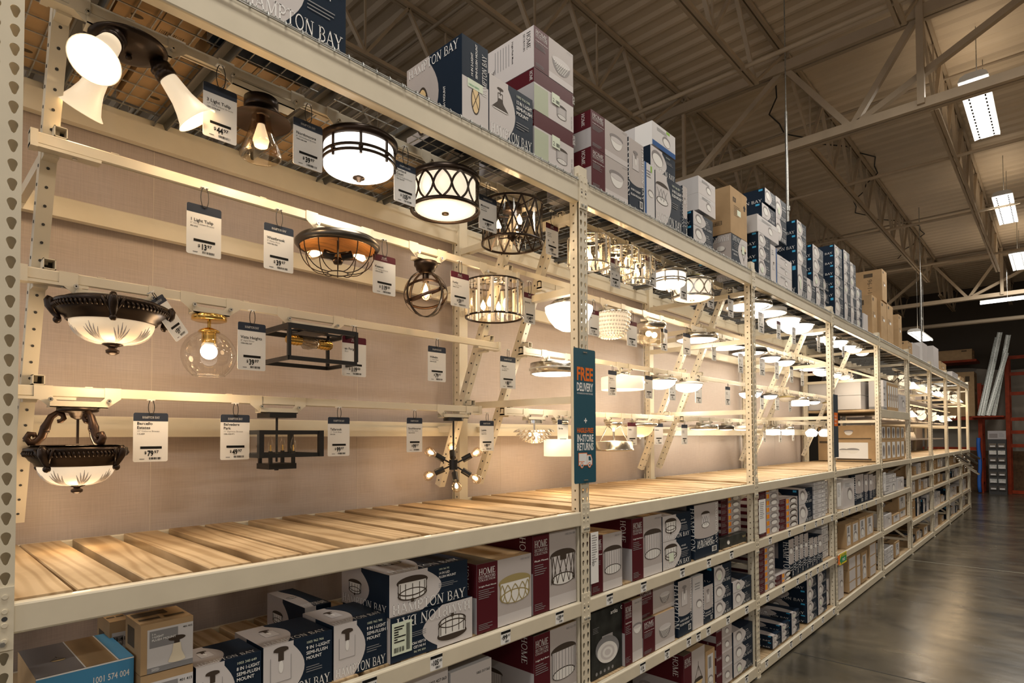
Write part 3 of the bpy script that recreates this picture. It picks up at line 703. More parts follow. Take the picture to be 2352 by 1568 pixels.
TAGS=[
['3 Light Tulip','17" Oil Rubbed Bronze','1001-574-004','44.97','n0',1,0.608,3.366,0.116,0.192],
['Northmoore','8" Oil Rubbed Bronze','1003-340-649','39.97','n',1,0.944,3.372,0.125,0.187],
['Portland|Court','14" Oil Rubbed Bronze','1003-366-792','105.00','n',1,1.42,3.365,0.122,0.186],
['Montrose','14" Bronze','1002-218-508','99.97','n',1,1.954,3.37,0.131,0.18],
['','','','99','m',1,2.487,3.365,0.049,0.187],
['','Liberty','','149','m',1,3.16,3.305,0.181,0.193],
['','','','149','m',1,3.633,3.425,0.151,0.226],
['','','','109','n',1,4.143,3.398,0.119,0.203],
['','','','99','n',1,4.641,3.385,0.13,0.178],
['Garden','','','99','n',1,5.059,3.382,0.165,0.193],
['','','','40','p',1,5.801,3.343,0.153,0.203],
['','','','99','m',1,6.299,3.325,0.252,0.187],
['','','','54','p',1,6.785,3.325,0.163,0.188],
['','','','49','p',1,7.711,3.34,0.198,0.196],
['','','','39','p',1,8.837,3.357,0.178,0.17],
['1 Light Tulip','5" Oil Rubbed Bronze','401-415','13.97','n0',2,0.617,2.985,0.123,0.19],
['Westbrook','9" Matte Black','1005-962-966','39.97','n',2,0.907,2.986,0.126,0.188],
['Keaton','16" Vintage Bronze','1002-437-883','119.00','m',2,1.425,2.977,0.129,0.187],
['Kerby','11" Satin Bronze','1000-317-562','59.97','m',2,1.909,2.993,0.131,0.186],
['bourne','','','149.00','m',2,2.475,2.982,0.104,0.186],
['Place','LED','','114','m',2,3.147,2.983,0.13,0.179],
['Nicola','','','139','m',2,3.643,2.974,0.142,0.188],
['','','','85','n',2,4.134,2.983,0.108,0.179],
['Rouen','','','99','n',2,4.53,2.993,0.137,0.185],
['','','','57','n',2,5.074,2.956,0.15,0.147],
['','','','46','p',2,5.697,2.937,0.122,0.194],
['','','','46','p',2,6.282,2.939,0.152,0.179],
['','','','47','p',2,6.727,2.942,0.126,0.189],
['','','','40','n',2,7.22,2.934,0.187,0.189],
['','','','47','p',2,7.624,2.919,0.169,0.192],
['Vista Heights','8" Aged Brass','1006-466-567','39.97','n',3,0.867,2.597,0.118,0.201],
['en Forge','Black','','119.00','m',3,1.363,2.598,0.133,0.192],
['Wilhelm','12" Matte Black','1003-916-546','79.97','n',3,1.882,2.608,0.127,0.193],
['Manor','11" Matte Black','1006-225-741','80.97','n',3,2.451,2.607,0.138,0.198],
['Toberon','20" Brushed Nickel|LED','','119.00','n',3,3.617,2.613,0.21,0.191],
['Hays','','','77','n',3,4.162,2.612,0.121,0.189],
['','','','45','p',3,4.568,2.584,0.12,0.158],
['','','','47','n',3,5.08,2.592,0.137,0.173],
['','','','47','n',3,5.748,2.616,0.12,0.19],
['','','','47','n',3,6.7,2.572,0.175,0.161],
['','','','40','p',3,7.196,2.575,0.134,0.159],
['','','','37','p',3,7.649,2.562,0.147,0.149],
['Bercello|Estates','15" Volterra Bronze','115-429','79.97','n',4,0.538,2.211,0.124,0.196],
['Belvedere|Park','11" Espresso Bronze','1006-428-971','49.97','n',4,0.869,2.212,0.126,0.199],
['Tallarook','11" Oxide Brass','350-538','99.97','n',4,1.381,2.212,0.123,0.197],
['Southbourne','10.2" Matte Black','1002-372-981','99.97','n',4,1.859,2.219,0.11,0.194],
['Leonie','12" Bronze','1000-437-357','99.97','n',4,2.433,2.212,0.125,0.192],
['Barclay','','','79.97','n',4,3.216,2.232,0.181,0.202],
['Grafton','','','74','m',4,4.171,2.227,0.153,0.194],
['Kilbourne','','','49','n',4,4.624,2.225,0.158,0.19],
['','','','87','n',4,5.123,2.22,0.127,0.191],
['','','','99','p',4,7.231,2.165,0.232,0.134],
['','','','47','p',4,7.791,2.167,0.146,0.142],
['','','','47','p',4,8.293,2.169,0.142,0.131]]
PRICES=[
['105.00',1.433,1.187],
['99.97',1.862,1.187],
['139.00',2.278,1.187],
['99.97',1.1,1.187],
['149.00',2.753,1.187],
['149.97',3.14,1.187],
['109.97',3.666,1.187],
['99',4.093,1.187],
['99',4.511,1.187],
['114',3.12,0.681],
['139',3.436,0.681],
['109',3.752,0.681],
['99',3.904,0.681],
['99',4.071,0.681],
['99',4.427,0.681],
['49',4.808,0.681],
['97',5.378,1.187],
['97',5.898,1.187],
['47',6.366,1.187],
['47',6.752,1.187],
['47',6.991,1.187],
['47',7.366,1.187],
['47',5.292,0.681],
['47',5.702,0.681],
['47',6.12,0.681],
['47',6.397,0.681],
['47',6.542,0.681],
['47',6.786,0.681],
['47',7.01,0.681],
['47',7.127,0.681],
['99',4.786,0.11],
['47',5.245,0.11],
['47',5.556,0.11],
['47',5.895,0.11],
['47',6.184,0.11],
['47',6.568,0.11],
['47',6.942,0.11],
['47',7.368,0.11],
['47',7.813,1.187],
['47',8.136,1.187],
['47',8.48,1.187],
['47',8.777,1.187],
['47',9.017,1.187],
['47',9.586,1.187]]

# ------------------------------------------------------------------ building shell
mb = MB(); mb.add([(-8,-12,0),(29,-12,0),(29,22,0),(-8,22,0)], [(0,1,2,3)], 'concrete'); struct(mb.build('floor'))
mb = MB()
for x, m, w_ in ((5.9,'joint_dark',.012),(11.7,'joint_line',.02),(17.5,'joint_dark',.012),(23.3,'joint_dark',.012)): mb.box(x-w_/2, x+w_/2, -12, -.02, 0, .0012, m)
struct(mb.build('trim_1'))
def ceiling():
    mb = MB(); prof = []; x = -8.0
    while x < 29:                                   # ribbed steel deck, ribs run across the aisle
        prof += [(x, 7.868), (x+.06, 7.895), (x+.19, 7.895), (x+.25, 7.868)]; x += .30
    vs = [(a, -12, z) for a, z in prof]+[(a, 22, z) for a, z in prof]; n = len(prof)
    mb.add(vs, [(i, i+1, n+i+1, n+i) for i in range(n-1)], 'deck_paint')
    mb.add([(-8,-12,7.98),(29,-12,7.98),(29,22,7.98),(-8,22,7.98)], [(0,1,2,3)], 'deck_paint')
    struct(mb.build('ceiling'))
ceiling()
mb = MB(); mb.box(29, 29.2, -12, 22, 0, 8, 'wall_dark'); struct(mb.build('wall_far'))
mb = MB(); mb.box(-8, 29, 22, 22.2, 0, 8, 'deck_paint'); struct(mb.build('wall_left'))
mb = MB(); mb.box(-8, 29, -12.2, -12, 0, 8, 'deck_paint'); struct(mb.build('wall_right'))

def joist(y, x0, x1, where, n):
    t = thing('roof_joist', 'beige open web roof joist, %s, %s' % (where, n), 'joist', (0, y, 0), group=None)
    zt, zb = 7.79, 6.87; a, b = x0+1.15, x1-1.15
    mb = MB()
    for s in (-1, 1): mb.box(x0, x1, s*.03-.02, s*.03+.02, zt, zt+.055, 'truss_paint')
    mb.build('top_chord', t)
    mb = MB()
    for s in (-1, 1): mb.box(a, b, s*.03-.02, s*.03+.02, zb-.05, zb, 'truss_paint')
    mb.build('bottom_chord', t)
    k = max(2, round((b-a)/1.25)); st = (b-a)/k
    mb = MB(); mb.bar((x0, 0, zt), (a, 0, zb), .035, .035, 'truss_paint'); mb.bar((x1, 0, zt), (b, 0, zb), .035, .035, 'truss_paint')
    for i in range(k):
        xa = a+i*st; m_ = xa+st/2
        mb.bar((xa, 0, zb), (m_, 0, zt), .05, .035, 'truss_paint'); mb.bar((m_, 0, zt), (xa+st, 0, zb), .05, .035, 'truss_paint')
        mb.bar((xa, 0, zb), (xa, 0, zt), .022, .022, 'truss_paint')
    mb.build('web', t)
YJ = [12.5, 10.85, 9.2, 7.55, 5.9, 4.25, 2.6, .95, -.72, -2.37]
for bi, (a, b) in enumerate(((-5.2, 8.9), (9.0, 22.95), (23.05, 28.9))):
    for i, y in enumerate(YJ):
        if bi == 2 and y > 6: continue
        joist(y, a, b, ('before the first girder', 'between the two girders', 'beyond the far girder')[bi], '%s from the left' % nth(i))
def girder(x, label):
    t = thing('roof_girder', label, 'girder', (x, 0, 0))
    zt, zb = 7.60, 6.38
    for nm, z, h in (('top_chord', zt, .15), ('bottom_chord', zb, .12)):
        mb = MB()
        for s in (-1, 1): mb.box(s*.05-.035, s*.05+.035, -3.6, 13, z-h/2, z+h/2, 'truss_paint')
        mb.build(nm, t)
    mb = MB()
    for yb, yts in ((.08, (.95, -.72, -2.37)), (2.44, (.95,)), (5.75, (4.25, 2.6, 7.55)), (9.05, (7.55, 10.85))):
        for yt in yts: mb.bar((0, yb, zb), (0, yt, zt), .085, .08, 'truss_paint')
    for y in (2.58, 5.9, 9.2, -2.4): mb.bar((0, y, zb), (0, y, zt), .05, .05, 'truss_paint')
    mb.build('web', t)
    mb = MB(); mb.box(-.13, -.04, -.78, -.70, zb-.02, 7.78, 'truss_paint'); mb.build('stiffener', t)
girder(8.95, 'deep beige roof girder crossing over the aisle nearest the camera'); girder(23.0, 'beige roof girder crossing the aisle above the far end of the racks')
def girders_joistlines():
    for i, (x, z) in enumerate(((2.2, 6.85), (4.9, 7.76), (7.3, 6.85), (11.2, 7.74), (12.2, 6.85), (14.5, 7.74), (15.6, 6.85), (18.2, 7.74), (19.6, 6.85))):
        mb = MB(); r_ = .022 if i % 2 else .03; mb.tube([(x, -12, z), (x, 21.9, z)], r_, 'truss_paint' if i % 2 == 0 else 'pipe_paint')
        tag(mb.build('bridging_bar'), 'thin beige bridging bar crossing under the deck, %s from the camera' % nth(i), 'bar')
girders_joistlines()
mb = MB(); mb.tube([(24, -10, 5.72), (24, 5, 5.80)], .07, 'pipe_paint', 12)
for y in (-1.5, 1.5): mb.cyl((24, y, 5.8), (24, y, 6.9), .008, 'galv')
tag(mb.build('sprinkler_pipe'), 'thick beige pipe crossing under the roof past the far girder', 'pipe')
mb = MB()
for i in range(14):
    x = 9.6+i*.9; mb.tube([(x, 1.3+.5*math.sin(i), 7.83), (x+.45, 1.2+.5*math.sin(i+.5), 7.83), (x+.9, 1.3+.5*math.sin(i+1), 7.83)], .012, 'cord', 5)
tag(mb.build('cable'), 'dark electric cable strung under the roof deck', 'cable')
for i, (x, y, z0, z1) in enumerate(((7.72, .55, 3.66, 6.3), (17.6, .55, 3.66, 6.2))):
    mb = MB(); mb.cyl((x, y, z0), (x, y, z1), .018, 'galv'); mb.cyl((x, y, z1), (x, y, 7.86), .008, 'galv'); mb.cyl((x, y, 5.0), (x, y, 5.06), .03, 'galv')
    tag(mb.build('conduit'), ('galvanised conduit dropping from the roof behind the second bay cartons', 'galvanised conduit dropping from the roof behind the far racks')[i], 'conduit')

def highbay(i, x, y, z, label, seen=True):
    t = thing('high_bay_light', label, 'ceiling light', (x, y, z), group='high bay lights')
    mb = MB(); mb.ext([(-.165,-.02),(-.14,.04),(-.08,.07),(.08,.07),(.14,.04),(.165,-.02)], -1.06, 1.06, 'white_paint')
    mb.build('housing', t)
    mb = MB(); mb.box(-1.04, 1.04, -.078, .078, -.035, -.024, 'highbay_lens')
    for s in (-1, 1): mb.add([(-1.04, s*.085, -.03), (1.04, s*.085, -.03), (1.04, s*.16, -.045), (-1.04, s*.16, -.045)][::s], [(0,3,2,1)], 'lit_white')  # side reflectors emit, standing in for tube light falling on white paint
    for s in (-1, 1):
        for k in range(17): mb.box(-1.0+k*.12, -.94+k*.12, s*.090-.010, s*.090+.010, -.042, -.038, 'joint_dark')
    mb.build('lens', t)
    for s in (-.5, .5): mb = MB(); mb.tube([(s, 0, .07), (s, 0, 7.87-z)], .006, 'galv', 5); mb.build('hanger_chain', t)
    l = bpy.data.lights.new('tube_light', 'AREA'); l.shape = 'RECTANGLE'; l.size = 2.2; l.size_y = .5; l.energy = HIGHBAY_W; l.color = (1, .93, .82)
    o = bpy.data.objects.new('tube_light', l); C.objects.link(o); o.parent = t; o.location = (0, 0, -.07)
    l = bpy.data.lights.new('slot_uplight', 'AREA'); l.shape = 'RECTANGLE'; l.size = 2.0; l.size_y = .3; l.energy = HIGHBAY_W*.05; l.color = (1, .80, .58)
    o = bpy.data.objects.new('slot_uplight', l); C.objects.link(o); o.parent = t; o.location = (0, 0, .10); o.rotation_euler = (PI, 0, 0)
    return t
k = 0
for x in (10.75, 16.0, 21.1, 5.45, .15, -5.2):
    highbay(k, x, -1.2, 6.9, ('white high bay light over the aisle, nearest of the three in a row', 'white high bay light over the aisle, middle of the three in a row', 'white high bay light over the aisle, farthest of the row')[k] if k < 3 else 'white high bay light over the aisle behind the camera'); k += 1
for x in (-3, 3, 9, 15): highbay(9, x, -7.2, 6.9, 'white high bay light over the neighbouring aisle')
highbay(9, 20.4, .97, 5.0, 'white high bay light low above the far racks, behind a hanging rod')
t = thing('strip_light', 'long thin bright tube light hanging across the far end of the aisle', 'ceiling light', (22, 0, 6.0))
mb = MB(); mb.cyl((0, -2.6, 0), (0, -.28, 0), .028, 'highbay_lens', n=10); mb.build('tube', t)
mb = MB(); mb.box(-.05, .05, -2.6, -.28, .03, .08, 'white_paint'); mb.build('housing', t)
mb = MB(); mb.cyl((0, -.9, .08), (0, -.9, .9), .005, 'galv'); mb.build('hanger_rod', t)

# ------------------------------------------------------------------ the racks
PX = [0, 2.5155, 5.055, 7.525, 9.995, 12.31, 14.77, 17.1, 19.58, 21.47]
LENS = [b-a for a, b in zip(PX, PX[1:])]
D = 1.083; HT = 3.65
def hole_sheet(w_, z0, z1, cols):
    """flat sheet in x,z with real holes: one cell per hole, a ring of quads round each; cols = [(x0, x1, hole function)]"""
    vs = []; fs = []; rim = []; pitch = .0508; n = int((z1-z0)/pitch)
    for x0, x1, hf in cols:
        for k in range(n):
            za = z0+k*pitch; zb = za+pitch; cz = (za+zb)/2; h = hf(cz); m = len(h); o = len(vs)
            cx = sum(p[0] for p in h)/m; c2 = sum(p[1] for p in h)/m
            out = []
            for (x, z) in h:
                dx, dz = x-cx, z-c2; t = min(((x1-cx) if dx > 0 else (cx-x0))/max(abs(dx), 1e-6), ((zb-c2) if dz > 0 else (c2-za))/max(abs(dz), 1e-6)); out.append((cx+dx*t, c2+dz*t))
            cor = [(x0, za), (x1, za), (x1, zb), (x0, zb)]; ci = []
            for c in cor: ci.append(m*2+len(ci))
            vs += [(x, 0, z) for x, z in h]+[(x, 0, z) for x, z in out]+[(x, 0, z) for x, z in cor]
            for a in range(m):
                b = (a+1) % m; pa, pb = out[a], out[b]; same = abs(pa[0]-pb[0]) < 1e-7 or abs(pa[1]-pb[1]) < 1e-7
                rim.append((o+a, o+b))
                if same: fs.append((o+a, o+b, o+m+b, o+m+a))
                else:
                    q = None
                    for e, c in enumerate(cor):
                        if (abs(c[0]-pa[0]) < 1e-6 or abs(c[1]-pa[1]) < 1e-6) and (abs(c[0]-pb[0]) < 1e-6 or abs(c[1]-pb[1]) < 1e-6): q = e
                    fs.append((o+a, o+b, o+m+b)+((o+2*m+q,) if q is not None else ())+(o+m+a,))
    top = z0+n*pitch; o = len(vs); x0 = cols[0][0]; x1 = cols[-1][1]
    vs += [(x0, 0, top), (x1, 0, top), (x1, 0, z1), (x0, 0, z1)]; fs.append((o, o+1, o+2, o+3))
    for x0_, x1_, z0_, z1_ in ((x0, -w_/2, 0, 0), (x1, w_/2, 0, 0)):
        if abs(x0_-x1_) > 1e-4: o = len(vs); vs += [(x0_, 0, z0), (x1_, 0, z0), (x1_, 0, z1), (x0_, 0, z1)]; fs.append((o, o+1, o+2, o+3))
    o = len(vs); vs += [(-w_/2, 0, z0), (w_/2, 0, z0), (w_/2, 0, z1), (-w_/2, 0, z1)]; rim += [(o, o+1), (o+1, o+2), (o+2, o+3), (o+3, o)]
    return vs, fs, rim
def tear(cx, cz, s=1):
    p = []
    for i in range(11):
        a = -0.45+(PI+.9)*i/10; p.append((cx+s*.0105*math.cos(a), cz+.006+.0105*math.sin(a)))
    p += [(cx-s*.0045, cz-.014), (cx-s*.001, cz-.017), (cx+s*.0035, cz-.014)]
    return p
def seq(v, z0=.12): 
    out = []; z = z0
    while z < HT-.04: out.append(z); z += .0508
    return out
_f = hole_sheet(.076, 0, HT, [(-.038, 0, lambda z: tear(-.019, z)), (0, .038, lambda z: tear(.019, z, -1))])
_s = hole_sheet(.064, 0, HT, [(-.032, .032, lambda z: [(.0, z-.0055), (.011, z-.0055), (.011, z+.0055), (.0, z+.0055)])])
def post_mesh():
    mb = MB(); th = .0025
    for (vs, fs, rim), fn in ((_f, lambda p, d: (p[0], d, p[2])), (_s, lambda p, d: (-.038+d, .035+p[0], p[2])), (_s, lambda p, d: (.038-d, .035+p[0], p[2]))):
        a = [fn(p, 0) for p in vs]; b = [fn(p, th) for p in vs]; n = len(a)
        mb.add(a, fs, 'rack_cream'); mb.add(b, [f[::-1] for f in fs], 'rack_cream'); mb.add(a+b, [(i, j, n+j, n+i) for i, j in rim], 'rack_cream')
    mb.box(-.036, .036, .0655, .0675, 0, HT, 'rack_cream'); mb.box(-.055, .055, -.004, .09, 0, .006, 'galv')
    return mb
_post = post_mesh().build('front_post')
_pm = _post.data; bpy.data.objects.remove(_post)
def braces():
    out = []
    for z in (.25, .95, 1.62, 2.32, 2.95, 3.38): mb = MB(); mb.box(-.022, .022, .068, D-.068, z-.02, z+.02, 'rack_cream'); out.append(mb)
    for z0, z1 in ((.27, .93), (1.60, .97), (2.97, 3.36)): mb = MB(); mb.bar((0, .07, z0), (0, D-.07, z1), .03, .03, 'rack_cream'); out.append(mb)
    return out
_br = None
for k, x in enumerate(PX):
    lb = 'cream perforated steel rack upright at the left edge of the photo' if k == 0 else ('cream perforated rack upright at the far end of the row' if k == 9 else 'cream perforated rack upright between the %s and %s bays' % (BAYN[k-1], BAYN[k]))
    t = thing('rack_upright', lb, 'rack upright', (x, 0, 0), group=None)
    o = bpy.data.objects.new('front_post', _pm); C.objects.link(o); o.parent = t
    o = bpy.data.objects.new('rear_post', _pm); C.objects.link(o); o.parent = t; o.location = (0, D, 0); o.rotation_euler = (0, 0, PI)
    if _br is None: _br = [m.build('brace', t) for m in braces()]
    else:
        for q in _br: o = q.copy(); C.objects.link(o); o.parent = t

def beam_profile(h, d=.045, front=1):
    r = .007
    p = [(0, r), (0, h-r), (r*.3, h-r*.3), (r, h), (.026, h), (.028, h-.004), (.028, h-.034), (d, h-.034), (d, 0), (r, 0), (r*.3, r*.3)]
    return p
def beam(bay, zt, h, label, rear=False, x0=None):
    L_ = LENS[bay]; w_ = L_-.076
    t = thing('rack_beam', label, 'rack beam', (PX[bay]+L_/2, D if rear else 0, zt-h), rz=PI if rear else 0)
    mb = MB(); mb.ext(beam_profile(h), -w_/2, w_/2, 'rack_cream'); mb.build('beam', t)
    for s in (-1, 1):
        mb = MB(); x = s*(w_/2+.0195); lo = -.035; hi = h+.045 if h < .1 else h+.02
        mb.box(x-.0185, x+.0185, -.006, -.001, lo, hi, 'rack_cream')
        for q in (.15, .4, .62, .85): mb.cyl((x, -.006, lo+(hi-lo)*q), (x, -.0095, lo+(hi-lo)*q), .006, 'rack_cream', n=10)
        mb.cyl((x+.004*s, -.006, lo+.018), (x+.004*s, -.016, lo+.018), .0065, 'galv', n=6)
        mb.cyl((x, -.0065, lo+(hi-lo)*.5), (x, -.0062, lo+(hi-lo)*.5), .0062, 'hole_dark', n=10)
        mb.build('end_bracket', t)
    return t
LV = {}
for b in range(9):
    bn = BAYN[b]
    lv = [(3.571, .13, 'top'), (1.687, .08, 'deck'), (1.187, .08, 'first lower'), (.681, .08, 'second lower'), (.105, .09, 'bottom')]
    if b == 4: lv = [(3.571, .13, 'top'), (2.504, .13, 'middle'), (1.687, .08, 'deck'), (1.187, .08, 'first lower'), (.681, .08, 'second lower'), (.105, .09, 'bottom')]
    if b >= 5: lv = [(3.571, .13, 'top'), (1.687, .08, 'deck'), (1.36, .07, 'upper display'), (1.03, .07, 'first lower'), (.56, .08, 'second lower'), (.105, .09, 'bottom')]
    LV[b] = lv
    for zt, h, nm in lv:
        beam(b, zt, h, 'cream front beam of the %s shelf, %s bay' % (nm, bn))
    for zt, h, nm in ((3.571, .13, 'top'), (1.687, .08, 'deck'), (1.187, .08, 'first lower'), (.681, .08, 'second lower'))+(((3.118, .09, 'upper back'), (2.205, .09, 'lower back')) if b < 4 else ()):
        beam(b, zt, h, 'cream rear beam behind the %s shelf, %s bay' % (nm, bn), rear=True)
# planks
pk = MB(); pk.ext([(-.0665,-.019),(-.0665,.016),(-.0635,.019),(.0635,.019),(.0665,.016),(.0665,-.019)], -.505, .505, 'pine', axis='Y')
pk0 = pk.build('deck_plank'); first = True
def planks(b, zt, nm):
    global first
    n = 14; L_ = LENS[b]
    for i in range(n):
        o = pk0 if first else pk0.copy()
        if not first: C.objects.link(o)
        first = False
        x = PX[b]+.10+(L_-.2)*(i+.5)/n+R.uniform(-.012, .012)
        if b == 0 and nm == 'deck': x = [.103,.243,.412,.597,.777,.93,1.14,1.317,1.50,1.69,1.875,2.065,2.245,2.41][i]
        o.location = (x, D/2+R.uniform(-.004, .004), zt-.0145-.001+R.uniform(-.001, .003)); o.rotation_euler = (0, 0, R.uniform(-.006, .006))
        tag(o, 'pale pine plank, %s from the left on the %s, %s bay' % (nth(i), nm, BAYN[b]), 'plank', 'pine planks laid across the racks')
for b in range(4): planks(b, 1.687, 'deck')
planks(0, 1.187, 'first lower shelf'); planks(1, 1.187, 'first lower shelf')
def board(b, zt, nm, wood_='pine'):
    mb = MB(); mb.box(PX[b]+.045, PX[b+1]-.045, .030, D-.03, zt-.032, zt+.001, wood_)
    tag(mb.build('shelf_board'), 'pale wooden shelf board on the %s shelf, %s bay' % (nm, BAYN[b]), 'shelf')
for b in range(9):
    for zt, h, nm in LV[b]:
        if nm == 'top' or (nm == 'deck' and b < 4) or (nm == 'first lower' and b < 2): continue
        board(b, zt, nm)
# wire decks
def wire_deck(w_):
    mb = MB(); n = max(2, round(w_/.064)); st = w_/n; z = .0
    for i in range(n+1):
        x = -w_/2+i*st
        mb.add([(x-.002, .0, z+.001), (x+.002, .0, z+.001), (x+.002, D, z+.001), (x-.002, D, z+.001), (x-.002, .0, z+.005), (x+.002, .0, z+.005), (x+.002, D, z+.005), (x-.002, D, z+.005)],
               [(0,3,2,1),(4,5,6,7),(0,1,5,4),(1,2,6,5),(2,3,7,6),(3,0,4,7)], 'galv')
        mb.tube([(x, .02, z+.003), (x, -.002, z+.004), (x, -.006, z-.004), (x, -.006, z-.018)], .003, 'galv', 5)
    for y in (.0, .1, .2, .3, .4, .5, .6, .7, .8, .9, 1.0, 1.07):
        mb.box(-w_/2, w_/2, y-.002, y+.002, z-.003, z+.001, 'galv')
    mb.tube([(-w_/2, -.010, z-.016), (w_/2, -.010, z-.016)], .0032, 'galv', 5)
    return mb
def wdeck_support(w_):
    mb = MB()
    for x in (-w_*.33, 0, w_*.33): mb.ext([(x-.03, -.034), (x-.018, -.004), (x+.018, -.004), (x+.03, -.034), (x+.024, -.034), (x+.014, -.009), (x-.014, -.009), (x-.024, -.034)], .032, D-.032, 'galv_dark', axis='Y')
    return mb
wc = {}
for b in range(9):
    for i in range(2):
        w_ = round((LENS[b]-.10)/2, 3); x = PX[b]+.05+w_*(i+.5)
        t = thing('wire_deck', 'galvanised wire mesh deck on the top shelf, %s half of the %s bay' % (('left', 'right')[i], BAYN[b]), 'wire shelf', (x, 0, 3.5745))
        if w_ not in wc: wc[w_] = (wire_deck(w_-.01).build('mesh', t), wdeck_support(w_).build('support_channel', t))
        else:
            for s in wc[w_]: o = s.copy(); C.objects.link(o); o.parent = t
# back panels
xs = [.045, .655, 1.753, 2.99, 4.21, 5.10, 6.32, 7.5, 8.8, 10.13]
for i, (a, b) in enumerate(zip(xs, xs[1:])):
    mb = MB(); mb.box(a, b-.002, 1.125, 1.137, .12, 3.56, 'linen'); mb.box(b-.003, b, 1.1237, 1.1245, .12, 3.5, 'seam')
    tag(mb.build('back_panel'), 'beige linen textured backing board, %s from the left behind the display' % nth(i), 'panel')

# ------------------------------------------------------------------ display frames and rails
YR = {1: .25, 2: .42, 3: .58, 4: .75}; RZ = {1: 3.465, 2: 3.075, 3: 2.672, 4: 2.283}
LN = {1: 'top', 2: 'second', 3: 'third', 4: 'lowest'}
def strip_y(z): return 1.04-.425*(z-1.79)
def slotted_arm(x, bay, side):
    t = thing('slotted_arm', 'cream slotted steel arm leaning forward at the %s end of the display, %s bay' % (side, BAYN[bay]), 'display arm', (x, 0, 0))
    s = 1
    mb = MB(); p, q = Vector((0, 1.04, 1.79)), Vector((0, strip_y(3.49), 3.49))
    d = (q-p).normalized(); nrm = Vector((0, -d.z, d.y))
    mb.bar(p, q, .045, .05, 'rail_cream', up=tuple(nrm))
    L_ = (q-p).length; k = int(L_/.062)
    for i in range(k):
        c = p+d*(.04+i*.062)
        for dx, ax in ((-.0228, 1),):
            mb.cyl((dx, c.y, c.z), (dx-.001, c.y, c.z), .006, 'hole_dark', n=8)
        f = c+nrm*.0255; mb.cyl((0, f.y, f.z), (0, f.y+nrm.y*.001, f.z+nrm.z*.001), .005, 'hole_dark', n=8)
    mb.build('arm', t)
    for l in (1, 2, 3, 4):
        z = RZ[l]+.02; mb = MB(); y0 = strip_y(z)-.03; y1 = YR[l]-.012; a = .018; zz = z+.021
        if l > 1:
            for (c0, c1, e0, e1) in ((-a, a, -a, -a+.003), (-a, a, a-.003, a), (-a, -a+.003, -a, a), (a-.003, a, -a, a)):
                mb.box(.02+c0, .02+c1, y1, y0+.04, zz+e0, zz+e1, 'rail_cream')
            mb.box(.02-a+.003, .02+a-.003, y1+.05, y1+.052, zz-a+.003, zz+a-.003, 'hole_dark')
        mb.box(-.02, .02, YR[l]+.015, y0+.03, z-.06, z-.002, 'rail_cream')
        mb.build('rail_bracket', t)
    for z in (3.118-.045, 2.205-.045): mb = MB(); mb.box(-.012, .012, strip_y(z), 1.05, z-.02, z+.02, 'rail_cream'); mb.build('back_strut', t)
for b in range(4):
    slotted_arm(PX[b]+.165, b, 'left'); slotted_arm(PX[b+1]-.19, b, 'right')
def rail(b, l):
    x0, x1 = PX[b]+.105+(.0 if b == 0 else -.0), PX[b+1]-.105
    y, z = YR[l], RZ[l]; t = thing('display_rail', 'cream steel lamp rail, %s level, %s bay' % (LN[l], BAYN[b]), 'rail', ((x0+x1)/2, y, z)); h = (x1-x0)/2
    mb = MB(); r = .004
    mb.ext([(-.018,-.02+r),(-.018,.02-r),(-.018+r,.02),(.018,.02),(.018,-.012),(.012,-.012),(.012,.012),(-.012,.012),(-.012,-.02)], -h, h, 'rail_cream'); mb.build('channel', t)
    for s in (-1, 1):
        mb = MB(); a = s*h; b_ = s*(h-.19)
        mb.box(min(a, b_), max(a, b_), -.022, .022, -.030, -.020, 'rail_cream'); mb.cyl((s*(h-.12), 0, -.030), (s*(h-.12), 0, -.034), .007, 'screw', n=8)
        mb.box(min(a, a-s*.02), max(a, a-s*.02), -.024, .024, -.032, .024, 'rail_cream'); mb.build('end_sleeve', t)
    mb = MB()
    for q in (-.8, -.35, .1, .5, .85): mb.box(q*h-.012, q*h+.012, -.016, .0, .02, .023, 'rail_cream')
    mb.build('tab', t)
for b in range(4):
    for l in (1, 2, 3, 4): rail(b, l)
# ------------------------------------------------------------------ cartons
STY = {'HB': 'navy carton', 'HBV': 'tall navy carton', 'HD': 'maroon carton', 'KR': 'plain kraft carton', 'KL': 'labelled kraft carton', 'AR': 'black carton',
       'WH': 'white carton', 'BW': 'blue carton', 'FL': 'flat maroon carton', 'WF': 'flat white carton', 'TL': 'kraft and blue carton'}
PICN = {'cage2': 'caged lamp', 'wheel': 'oval lantern', 'pendant': 'pendant lamp', 'bowl': 'beaded bowl', 'cone': 'cone lamp', 'jar': 'jar lamp', 'drum3': 'drum lamp', 'disc': 'disc lamp', 'discdark': 'ring lamp', 'craft': 'banded lamp',
        'lattice': 'lattice lamp', 'cagebox': 'cage lamp', 'crystal': 'crystal lamp', 'shower': 'chrome lamp', 'rings': 'hoop lamp', 'tulip': 'tulip lamp', 'bowls': 'two bowls', 'chand': 'hanging bowl', '27': 'number 27', '96': 'stencilled numbers', 'lamp': 'lamp', '': ''}
AREAN = {'T': 'top shelf', 'A': 'first lower shelf', 'B': 'second lower shelf', 'C': 'bottom shelf', 'D': 'deck', 'M': 'middle shelf'}
def small_lines(cv, x, y, w_, n, h, mat, lay=3, seed=0):
    r = random.Random(seed)
    for i in range(n): cv.rect(x, y-i*h*1.7, x+w_*r.uniform(.6, 1), y-i*h*1.7+h*.55, mat, lay)
